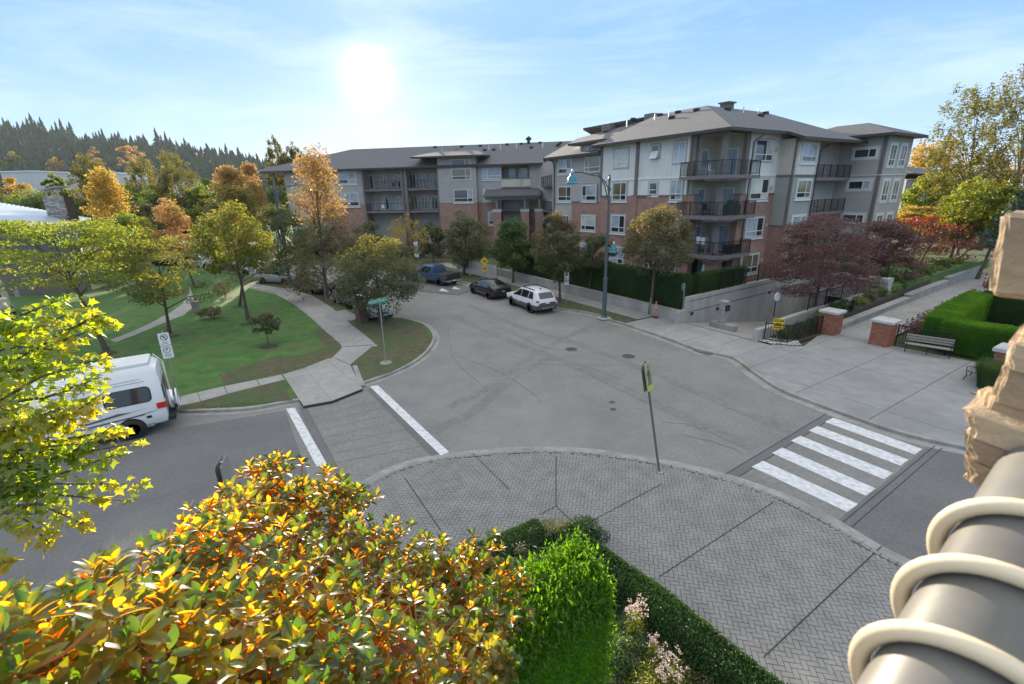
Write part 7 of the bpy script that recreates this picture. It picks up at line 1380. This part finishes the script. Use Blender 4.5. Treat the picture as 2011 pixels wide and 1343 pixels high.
x, y = st(.2, 1.9)[:2]; t = thing('covered_barbecue', (x, y, 6.36), 'barbecue under a dark green cover on the middle corner balcony', 'barbecue', rotz=A2); q = MB(); q.prism([(-.75, -.3), (.75, -.3), (.75, .3), (-.75, .3)], 0, .85); q.build('cover', mat('cover_green', (.03, .045, .04), .8), t, bevel=.08); q = MB(); q.prism([(-.4, -.28), (.4, -.28), (.4, .28), (-.4, .28)], .85, 1.15); q.build('lid', mat('cover_green2', (.03, .045, .04), .8), t, bevel=.12)
x, y = st(1.5, .2)[:2]; t = thing('drying_rack', (x, y, 3.36), 'white cloths hung over a rack on the lowest corner balcony', 'drying rack', rotz=A1); bx(t, 'cloth', 'white', -.5, -.05, -.05, .05, .7, 1.25); bx(t, 'cloth', 'white', .05, .45, -.05, .05, .75, 1.3); bx(t, 'rack', 'steel', -.55, .55, -.02, .02, 1.25, 1.29)
for xx in (-.5, .5): bx(t, 'leg', 'steel', xx-.015, xx+.015, -.2, .2, 0, 1.27)
x, y = st(.5, .9)[:2]; t = thing('storage_bin', (x, y, 3.36), 'low black storage chest on the lowest corner balcony', 'storage chest', rotz=A2); bx(t, 'chest', 'metal_dark', .3, 1.7, -.9, -.4, 0, .6); bx(t, 'lid', 'metal_dark', .27, 1.73, -.93, -.37, .6, .66)
x, y = P(712, 632, ZK); t = thing('utility_cabinet', (x, y, ZK), 'rust-brown utility cabinet standing askew by the kerb at the corner island', 'cabinet', rotz=math.radians(-52)); q = MB(); q.hexa([(-.42, -.3, 0), (.42, -.3, 0), (.42, .3, 0), (-.42, .3, 0), (-.52, -.3, 1.25), (.30, -.3, 1.3), (.30, .3, 1.3), (-.52, .3, 1.25)]); q.build('cabinet_body', M['rust'], t, bevel=.03); q = MB(); q.hexa([(-.56, -.34, 1.25), (.34, -.34, 1.30), (.34, .34, 1.30), (-.56, .34, 1.25), (-.56, -.34, 1.31), (.34, -.34, 1.36), (.34, .34, 1.36), (-.56, .34, 1.31)]); q.build('cabinet_lid', M['rust'], t)
for px, py, h, lab in ((641, 588+4, 2.1, 'thin grey post beside the trunk of the orange-topped maple'), (662, 598, 1.1, 'short grey post by the kerb before the dark hatchback'),): t = simple('marker_post', lab, 'post', px, py); post(t, h, .03, 'kerb')
t = simple('white_bin', 'small pale utility box beside a tree trunk near the park path', 'utility box', 386, 612); bx(t, 'box_body', 'kerb', -.25, .25, -.2, .2, 0, .75); bx(t, 'box_lid', 'wallconc', -.28, .28, -.23, .23, .75, .82)
# pebbles
def pebbles(name, poly, n, z, seed, lab):
    rs = random.Random(seed); xs = [p[0] for p in poly]; ys = [p[1] for p in poly]; mb = MB(); k = 0
    while k < n:
        x, y = rs.uniform(min(xs), max(xs)), rs.uniform(min(ys), max(ys))
        if not inpoly(x, y, poly): continue
        r = rs.uniform(.025, .06); a = rs.uniform(0, 3); b = len(mb.v); k += 1
        for h, q in ((-.3, .7), (.35, 1.0), (.8, .55)):
            for j in range(6): t_ = a+j*1.047; mb.v.append((x+r*q*1.25*math.cos(t_), y+r*q*math.sin(t_), z+r*h))
        for L_ in range(2):
            for j in range(6): mb.f.append((b+L_*6+j, b+L_*6+(j+1) % 6, b+L_*6+6+(j+1) % 6, b+L_*6+6+j)); mb.m.append(0)
        mb.f.append(tuple(b+12+j for j in range(6))); mb.m.append(0)
    o = mb.build(name, M['pebble'], smooth=False); props(o, lab, 'pebbles', kind='stuff')
pebbles('pebbles', [st(-9.3, -8.55), st(-10.1, -8.4), st(-11.1, -7.5), st(-10.6, -6.9), st(-9.3, -7.6)], 420, ZK+.03, 3, 'grey and white pebbles in front of the small garden fence')
pebbles('pebbles', [P(1905, 772, ZK), P(1960, 786, ZK), P(2060, 800, ZK), P(2060, 780, ZK), P(1960, 768, ZK)], 260, ZK+.03, 4, 'grey and white pebbles below the ornamental grass')
# fallen leaves
rs = np.random.RandomState(55); C = []
for cx_, cy_, n, sx, sy in ((*P(620, 712), 130, .8, .5), (*P(480, 735), 130, 2.5, .6), (*P(335, 660), 120, 2.0, 1.5), (*P(487, 640), 90, 1.5, 1.2), (*P(1600, 760), 40, 3, 1.5), (*P(1440, 720), 70, .4, .8), (*P(400, 800), 60, 2, .3), (*P(760, 700), 80, 1.2, .8), (*P(1250, 650), 30, 2, .4), (*P(200, 700), 160, 3, 2)):
    C.append(np.stack([cx_+rs.normal(size=n)*sx, cy_+rs.normal(size=n)*sy, np.full(n, ZK+.02)], 1))
Vv, F = leaf_cards(rs, np.concatenate(C), .07, up=2.5); o = bpy.data.objects.new('fallen_leaves', np_mesh('fallen_leaves', Vv, F, LEAF['gold'])); col.objects.link(o); props(o, 'scattered fallen autumn leaves on lawn and pavement', 'fallen leaves', kind='stuff')
# ------------------------------------------------------------------ shelter, far buildings
def at_px(px, D, py): d = pray(px, 380); x = d.x/d.y*D; return (x, D, zat(x, D, py))
t = world_thing('park_shelter', at_px(40, 52, 480)[:2]+(0,), 'low park building with pale ribbed metal roof at the left edge', 'park building')
A_, B_, C_, D_2 = at_px(-60, 56, 388), at_px(165, 58, 428), at_px(128, 45, 468), at_px(-80, 43, 418)
q = MB(); q.hexa([(p[0], p[1], p[2]-.2) for p in (D_2, C_, B_, A_)]+[D_2, C_, B_, A_]); q.build('roof', mat('roof_metal', (0.40, 0.45, 0.51), .4, (0.46, 0.51, 0.57), 1.5, metal=.2), t)
rib = 26
for k in range(rib+1):
    f = k/rib; a = Vector(A_).lerp(Vector(B_), f); b = Vector(D_2).lerp(Vector(C_), f); q = MB(); q.tube([a+Vector((0, 0, .02)), b+Vector((0, 0, .02))], .035, 4); q.build('roof_seam', M['metalroof'], t)
q = MB(); q.hexa([(D_2[0], D_2[1]+1, 0), (C_[0]-1, C_[1]+1, 0), (B_[0]-1, B_[1]-1, 0), (A_[0], A_[1]-1, 0), (D_2[0], D_2[1]+1, D_2[2]-.4), (C_[0]-1, C_[1]+1, C_[2]-.4), (B_[0]-1, B_[1]-1, B_[2]-.4), (A_[0], A_[1]-1, A_[2]-.4)]); q.build('wall', M['taupe'], t)
c = at_px(112, 53, 428); q = MB(); w = .95; zt_ = zat(c[0], c[1], 386); cw_ = []
q.hexa([(c[0]-w*1.05, c[1]-.7, c[2]-1), (c[0]+w*1.05, c[1]-.7, c[2]-1), (c[0]+w*1.05, c[1]+.7, c[2]-1), (c[0]-w*1.05, c[1]+.7, c[2]-1), (c[0]-w, c[1]-.65, zt_), (c[0]+w, c[1]-.65, zt_), (c[0]+w, c[1]+.65, zt_), (c[0]-w, c[1]+.65, zt_)]); ch = q.build('chimney', M['soil'], t)
rb = random.Random(4); zz_ = c[2]-.6; stone = [mat('stone%d' % k, v, .85, tuple(u_*1.25 for u_ in v), 6, coord='World') for k, v in enumerate(((.30, .28, .25), (.40, .38, .35), (.22, .20, .18)))]
while zz_ < zt_-.05:
    x0 = c[0]-w-.06; h = rb.uniform(.13, .22)
    while x0 < c[0]+w: ww2 = min(rb.uniform(.3, .7), c[0]+w+.06-x0); q = MB(); q.box(x0, x0+ww2-.025, c[1]-.76+rb.uniform(-.03, .03), c[1]-.5, zz_, zz_+h-.025); q.build('stone', rb.choice(stone), ch); x0 += ww2
    zz_ += h
q = MB(); q.hexa([(c[0]-1.15, c[1]-.9, zt_+.62), (c[0]+.9, c[1]-.9, zt_+.95), (c[0]+.9, c[1]+.9, zt_+.95), (c[0]-1.15, c[1]+.9, zt_+.62), (c[0]-1.15, c[1]-.9, zt_+.7), (c[0]+.9, c[1]-.9, zt_+1.05), (c[0]+.9, c[1]+.9, zt_+1.05), (c[0]-1.15, c[1]+.9, zt_+.7)]); q.build('chimney_cap', M['metalroof'], ch)
for xx in (-.7, -.1, .5): q = MB(); q.box(c[0]+xx-.06, c[0]+xx+.06, c[1]-.5, c[1]-.4, zt_, zt_+.85); q.build('cap_support', M['steel'], ch)
ind = mat('industrial_white', (0.50, 0.51, 0.52), .7, (0.58, 0.59, 0.60), .1)
for x0, x1, y0, y1, D, lab in ((14, 80, 336, 352, 260, 'pale flat-roofed warehouse below the hill at the left edge'), (262, 322, 351, 372, 240, 'pale flat-roofed warehouse behind the thin poplar'), (378, 418, 355, 372, 240, 'pale flat-roofed warehouse behind the golden-orange tree'), (212, 228, 338, 358, 230, 'narrow white industrial block right of the tall poplar')):
    a = at_px(x0, D, y0); b = at_px(x1, D, y0); t = world_thing('warehouse', (a[0], a[1], 0), lab, 'warehouse'); q = MB(); q.box(a[0], b[0], D, D+25, 0, a[2]-.6); q.build('wall', ind, t); q = MB(); q.box(a[0]-.4, b[0]+.4, D-.4, D+25.4, a[2]-.6, a[2]); q.build('roof_edge', M['sign_white'], t)
    for k in range(1, 4): xx = a[0]+(b[0]-a[0])*k/4; q = MB(); q.box(xx-1.2, xx+1.2, D-.1, D, a[2]*.3, a[2]*.55); q.build('window', M['glass'], t)
a = at_px(1775, 75, 318); b = at_px(1840, 75, 330); t = world_thing('house', (a[0], a[1], 0), 'dark-roofed house glimpsed between tower and yellow trees', 'house'); q = MB(); q.hexa([(a[0], 74, a[2]-1.6), (b[0]+2, 74, b[2]-1.4), (b[0]+2, 84, b[2]-1.4), (a[0], 84, a[2]-1.6), (a[0], 79, a[2]), (b[0]+1, 79, b[2]), (b[0]+1, 79.2, b[2]), (a[0], 79.2, a[2])]); q.build('roof', M['shingle'], t); q = MB(); q.box(a[0], b[0]+1.5, 75, 83, 0, b[2]-1.5); q.build('wall', M['siding_green'], t)
# low wall and entrance bits in front of the long wing
t = world_thing('entrance_fence', P(880, 540, ZK)+(ZK,), 'pale horizontal board fence at the entrance behind the speed bump sign', 'fence')
a, b = Vector(P(900, 537, ZK)), Vector(P(976, 552, ZK)); d = (b-a); L = d.length; d /= L; fr_ = (a, d, Vector((-d.y, d.x)))
for k in range(6): q = MB(); q.box(0, L, -.02, .02, .35+.22*k, .52+.22*k, 0, fr_); q.build('board', M['casing'], t)
for f in (0, .33, .66, 1): q = MB(); q.box(L*f-.06, L*f+.06, -.06, .06, ZK, 1.75, 0, fr_); q.build('post', M['casing'], t)
# ------------------------------------------------------------------ close to the camera
from mathutils import noise
def leaf_mesh(kind):
    """one real leaf, stem end at the origin, tip along +X, about 1 long"""
    if kind == 'magnolia':
        xs = [0, .14, .34, .58, .80, 1.0]; ws = [.0, .13, .22, .235, .15, .0]; zc = [0, .02, .03, .02, -.02, -.07]
        Vs = [(0, 0, 0)]
        for x, w, z in zip(xs[1:-1], ws[1:-1], zc[1:-1]): Vs += [(x, w, z+w*.28), (x, 0, z), (x, -w, z+w*.28)]
        Vs.append((1.0, 0, -.07)); F = [(0, 2, 1), (0, 3, 2)]
        for k in range(3): a = 1+3*k; F += [(a, a+1, a+4), (a, a+4, a+3), (a+1, a+2, a+5), (a+1, a+5, a+4)]
        F += [(10, 11, 13), (11, 12, 13)]; return np.array(Vs), np.array(F)
    pts = [(.0, .0), (.05, .12), (-.06, .42), (.22, .26), (.34, .52), (.50, .22), (1.0, .0), (.50, -.22), (.34, -.52), (.22, -.26), (-.06, -.42), (.05, -.12)]
    Vs = [(.3, 0, .0)]+[(x, y, -abs(y)*.25-(x-.4)**2*.15) for x, y in pts]; F = [(0, 1+(k+1) % 12, 1+k) for k in range(12)]; return np.array(Vs), np.array(F)
def place_leaves(lm, pos, dirs, nrm_, size):
    Vs, F = lm; n = len(pos); d = dirs/np.linalg.norm(dirs, axis=1, keepdims=True); w = nrm_-d*(nrm_*d).sum(1, keepdims=True); w /= np.linalg.norm(w, axis=1, keepdims=True)+1e-9; b = np.cross(w, d)
    X = pos[:, None]+(Vs[None, :, 0:1]*d[:, None]+Vs[None, :, 1:2]*b[:, None]+Vs[None, :, 2:3]*w[:, None])*size[:, None, None]
    return X.reshape(-1, 3), (F[None]+(np.arange(n)*len(Vs))[:, None, None]).reshape(-1, 3)
def leafy(t, lm, pos, dirs, nrm_, size, m, camfirst=300, name='leaf', ppl=None):
    """the 300 leaves that show largest are parts of their own, the rest one mass"""
    pos = np.array(pos); dirs = np.array(dirs); nrm_ = np.array(nrm_); size = np.array(size)
    cam_ = np.array([0, 0, CAM_H]); v = pos-cam_; D = np.linalg.norm(v, axis=1); dep = v@np.array(FWD); px = CX+FPX*(v@np.array(RIGHT))/dep; py = CY-FPX*(v@np.array(UP))/dep
    score = size/D*((px > 0) & (px < 2011) & (py > 0) & (py < 1343) & (dep > 0)); c = pos.mean(0); front = ((pos-c)@(-(c-cam_)/np.linalg.norm(c-cam_))+.6*(pos-c)[:, 2]); score *= np.where(front > np.percentile(front, 55), 1, .35)
    o = np.argsort(-score); big, rest = o[:camfirst], o[camfirst:]; off = np.array(root_off(t))
    for i in big:
        X, F = place_leaves(lm, pos[i:i+1]-off, dirs[i:i+1], nrm_[i:i+1], size[i:i+1]); q = bpy.data.objects.new(name, np_mesh(name, X, F, m)); col.objects.link(q); q.parent = t
    X, F = place_leaves(lm, pos[rest]-off, dirs[rest], nrm_[rest], size[rest]); q = bpy.data.objects.new('foliage', np_mesh('foliage', X, F, m)); col.objects.link(q); q.parent = t; q['kind'] = 'stuff'
# magnolia
base = Vector((-1.3, 3.0, .18)); t = world_thing('magnolia_tree', tuple(base), 'glossy evergreen magnolia with sunlit yellow and rust-brown leaves close to the camera', 'tree')
rs = np.random.RandomState(21)
LB = [(548, 925, 4.9, .20), (520, 990, 4.7, .34), (590, 985, 4.8, .30), (655, 975, 4.9, .28), (700, 1000, 4.9, .24), (560, 1070, 4.5, .45), (450, 1060, 4.3, .34), (395, 1050, 4.2, .24), (640, 1090, 4.5, .42), (740, 1080, 4.7, .32), (800, 1120, 4.7, .30), (870, 1110, 4.8, .26), (950, 1110, 4.8, .26), (1000, 1150, 4.8, .18), (985, 1215, 4.7, .22), (900, 1190, 4.6, .38), (780, 1190, 4.4, .42), (330, 1120, 3.6, .30), (260, 1130, 3.4, .20), (420, 1150, 3.7, .38), (530, 1180, 3.8, .42), (650, 1210, 4.0, .42), (160, 1190, 3.0, .22), (90, 1200, 2.9, .18), (20, 1230, 2.7, .18), (240, 1210, 3.0, .26), (340, 1230, 3.1, .30), (450, 1260, 3.2, .34), (570, 1290, 3.3, .38), (700, 1300, 3.5, .40), (820, 1290, 3.9, .40), (920, 1290, 4.2, .32), (965, 1330, 4.3, .25), (100, 1290, 2.5, .22), (200, 1300, 2.5, .24), (320, 1320, 2.6, .26), (430, 1350, 2.7, .28), (30, 1330, 2.3, .22), (600, 1390, 3.0, .35), (760, 1390, 3.4, .35), (880, 1380, 3.9, .3)]
pos, dr, nm_, sz = [], [], [], []; tw = MB(); trunk_top = base+Vector((0, .3, 3.6))
tw.tube([base, base+Vector((.05, .1, 1.6)), trunk_top], [.11, .09, .06], 8)
LB = [(a, b+(38 if a < 350 and b < 1260 else 0), c, d) for a, b, c, d in LB]
for li, (px, py, D, r) in enumerate(LB):
    c = PD(px, py, D); nearer = min((PD(*q[:3]) for q in LB if q[1] > py+20), key=lambda p: (p-c).length, default=trunk_top)
    tw.tube([trunk_top, trunk_top.lerp(c, .55)+Vector((0, 0, -.12)), c], [.045, .028, .012], 5)
    K = max(7, int(31*(r/.3)**1.8))
    for k in range(K):
        d = rs.normal(size=3); d[2] = abs(d[2])*.9+.1; d /= np.linalg.norm(d); tip = np.array(c)+d*r*rs.uniform(.35, 1.28)*np.array([1, 1, .95]); ax = d*np.array([.55, .55, 1])+np.array([0, 0, .75]); ax /= np.linalg.norm(ax)
        if k % 2 == 0: tw.tube([tuple(c), tuple((np.array(c)+tip)/2-ax*.05), tuple(tip-ax*.02)], [.009, .007, .005], 4)
        m = rs.randint(7, 12); a0 = rs.uniform(0, 6.28); s0 = rs.uniform(.066, .110)
        e1 = np.cross(ax, [.3, .5, .1]); e1 /= np.linalg.norm(e1); e2 = np.cross(ax, e1)
        for j in range(m):
            a = a0+j*2.4; f = j/m; out = e1*math.cos(a)+e2*math.sin(a); dd = ax*(.95-.95*f+rs.normal()*.15)+out*(.45+.75*f)+rs.normal(size=3)*.12; pos.append(tip-ax*.07*f+out*.006); dr.append(dd); nm_.append(ax*.9-out*.35+rs.normal(size=3)*.22); sz.append(s0*rs.uniform(.75, 1.2)*(0.72+.4*f))
tw.build('branches', mat('magnolia_bark', (.20, .105, .05), .8, (.28, .16, .08), 9), t)
leafy(t, leaf_mesh('magnolia'), pos, dr, nm_, sz, LEAF['magnolia'])
# maple branches reaching in from the left
base = Vector((-8.6, 4.6, .12)); t = world_thing('maple_tree', tuple(base), 'maple with bright lime-green sunlit leaves reaching in from the left edge', 'tree')
rs = np.random.RandomState(33); pos, dr, nm_, sz = [], [], [], []; tw = MB(); top = base+Vector((.3, 0, 7.2)); tw.tube([base, base+Vector((.1, 0, 3.5)), top, top+Vector((0, 0, 2.0))], [.16, .13, .08, .03], 9)
TW = [((-60, 760), (60, 690), (205, 640), 6.6, .30), ((-60, 660), (40, 620), (150, 575), 6.8, .26), ((-40, 700), (80, 640), (168, 602), 6.6, .3), ((-60, 820), (80, 740), (212, 700), 6.2, .34), ((-60, 800), (90, 780), (200, 740), 6.2, .36), ((-60, 880), (70, 830), (190, 800), 6.0, .36), ((-60, 850), (100, 840), (205, 770), 6.0, .28), ((-60, 900), (60, 880), (175, 870), 5.9, .34), ((-60, 930), (90, 900), (268, 870), 5.8, .20), ((-60, 920), (120, 900), (225, 835), 5.8, .14), ((-40, 960), (120, 930), (235, 890), 5.8, .18), ((-60, 960), (110, 950), (278, 950), 5.7, .16), ((-60, 980), (100, 970), (260, 985), 5.7, .16), ((-60, 1000), (80, 990), (165, 1030), 5.6, .20), ((-60, 1000), (40, 1010), (100, 1070), 5.5, .16), ((-60, 1160), (0, 1160), (48, 1142), 5.2, .08), ((-60, 1100), (-10, 1100), (10, 1105), 5.3, .08), ((-60, 740), (20, 730), (90, 720), 6.4, .34), ((-60, 620), (0, 640), (60, 650), 6.8, .3), ((-60, 900), (0, 900), (60, 930), 5.9, .36), ((-60, 780), (0, 800), (100, 840), 6.1, .40), ((-60, 960), (0, 950), (70, 980), 5.8, .3), ((-60, 700), (40, 680), (130, 690), 6.4, .34), ((-60, 870), (0, 850), (120, 800), 6.0, .38), ((150, 640), (190, 620), (222, 640), 6.5, .1), ((150, 860), (200, 850), (250, 845), 5.9, .1)]
for (a, b, c, D, r) in TW:
    A, Bv, Cv = PD(*a, D+.2), PD(*b, D), PD(*c, D-.1); tw.tube([top.lerp(base, .25), A, Bv, Cv], [.035, .02, .012, .004], 5); n = int(62*(r/.25)**1.2)+30
    for k in range(n):
        f = rs.uniform(0, 1)**.8; p = (A.lerp(Bv, f*2) if f < .5 else Bv.lerp(Cv, f*2-1)); rr = r*(1.15-.8*f)
        d = rs.normal(size=3); d /= np.linalg.norm(d); q = np.array(p)+d*rr*rs.uniform(.2, 1)*np.array([1, 1, .8]); out = d*[1, 1, .2]+[.25, -.1, -.55]; pos.append(q); dr.append(out+rs.normal(size=3)*.25); nm_.append(np.array([0, -.25, .45])+d*.5+rs.normal(size=3)*.6); sz.append(rs.uniform(.055, .098))
        if k % 6 == 0: tw.tube([tuple(p), tuple(q)], [.004, .002], 3, cap=False)
tw.build('branches', M['bark'], t); leafy(t, leaf_mesh('maple'), pos, dr, nm_, sz, LEAF['maple'])
# stone pier of the balcony, right edge
t = world_thing('stone_pier', (.95, .75, 7.0), 'rough tan stone pier at the right edge, its edges lit by the sun', 'stone pier')
sm = [mat('pier_stone%d' % k, c, .8, tuple(v*1.3 for v in c), 9, bump=.5, bscale=30, c3=tuple(v*.6 for v in c), s3=4) for k, c in enumerate(((.40, .28, .17), (.45, .33, .21), (.33, .235, .145)))]
def rock(px, py, D, w, h, dpt, m, seed, tilt=0.0, cut=0.0):
    rs = np.random.RandomState(seed); c = PD(px, py, D); bm = bmesh.new(); bmesh.ops.create_cube(bm, size=1.0); bmesh.ops.bevel(bm, geom=bm.edges[:], offset=.06, segments=1, affect='EDGES'); bmesh.ops.subdivide_edges(bm, edges=bm.edges[:], cuts=3, use_grid_fill=True)
    yaw = math.atan2(c.y, c.x)-math.pi/2; R_ = Matrix.Rotation(yaw, 3, 'Z') @ Matrix.Rotation(tilt, 3, 'Y'); off = root_off(t)
    for v in bm.verts:
        q = v.co.copy(); nv_ = noise.noise_vector(Vector((q.x*2.2+seed*3, q.y*2.2, q.z*1.6)))*.045+noise.noise_vector(Vector((q.x*8+seed, q.y*8, q.z*6)))*.02; j = nv_+Vector(rs.normal(size=3))*.006; q = Vector((q.x*w+j[0]*w+cut*q.z*w, q.y*dpt, q.z*h+j[2]*h)); v.co = R_ @ q + c - off
    me = bpy.data.meshes.new('stone'); bm.to_mesh(me); bm.free(); me.materials.append(m); 
    for p in me.polygons: p.use_smooth = False
    o = bpy.data.objects.new('stone', me); col.objects.link(o); o.parent = t
D0 = 1.35
rock(2128, 500, D0, .21, .150, .2, sm[0], 1, 0, -.10)
for i, (px, py, w, h, m) in enumerate(((2140, 712, .20, .055, 1), (2118, 770, .20, .075, 2), (2122, 825, .24, .06, 0), (2112, 868, .27, .05, 1), (2108, 912, .27, .055, 2), (2100, 960, .27, .05, 0), (2170, 640, .14, .08, 2))): rock(px, py, D0+.02*(i % 3), w, h, .2, sm[m], 10+i, .12, -.06)
q = MB(); c = PD(2700, 700, 1.9); q.box(c.x-.10, c.x+.20, c.y-.05, c.y+.3, 7.4, 8.9); q.build('pier_core', sm[2], t)
# grey round rail with cream rope light coiled round it
a, b = PD(2085, 940, 1.30), PD(1880, 1343, .97); ax = (b-a).normalized(); b = b+ax*.3
t = world_thing('balcony_rail', tuple(b), 'thick grey round rail descending from the stone pier at the bottom right', 'rail'); q = MB(); q.tube([a-ax*.1, a, a.lerp(b, .5), b], .080, 40); q.build('rail_tube', mat('rail_grey', (.115, .11, .10), .40, (.18, .175, .16), 5, c3=(.12, .11, .10), s3=3), t, smooth=True)
off = Vector(b); t2 = world_thing('rope_light', tuple(b), 'cream rope light coiled round the thick grey rail', 'rope light')
x_ = ax.cross(Vector((0, 0, 1))).normalized(); y_ = ax.cross(x_); pts = []; L = (b-a).length; pitch = .14; R_ = .095
n = int((L+.1)/pitch*40)
for k in range(n+1):
    f = k/40; an = 6.2832*f+ROPE0 if 'ROPE0' in globals() else 6.2832*f+2.0; p = a+ax*(f*pitch+.15); pts.append(p+(x_*math.cos(an)+y_*math.sin(an))*R_)
q = MB(); q.tube(pts, .0128, 14); q.build('rope_tube', mat('rope_cream', (.72, .60, .42), .35, spec=.6), t2, smooth=True)
# ------------------------------------------------------------------ the air
hm = bpy.data.materials.new('haze'); hm.use_nodes = True; nt = hm.node_tree; nt.nodes.clear(); pv_ = N(nt, 'ShaderNodeVolumePrincipled'); pv_.inputs['Color'].default_value = (.80, .90, 1.0, 1); pv_.inputs['Density'].default_value = 0.00007; pv_.inputs['Anisotropy'].default_value = 0.25
oo = N(nt, 'ShaderNodeOutputMaterial'); nt.links.new(pv_.outputs[0], oo.inputs['Volume'])
q = MB(); q.box(-1250, 950, -950, 950, -5.0, 175.0); q.build('haze', hm, kind='stuff')
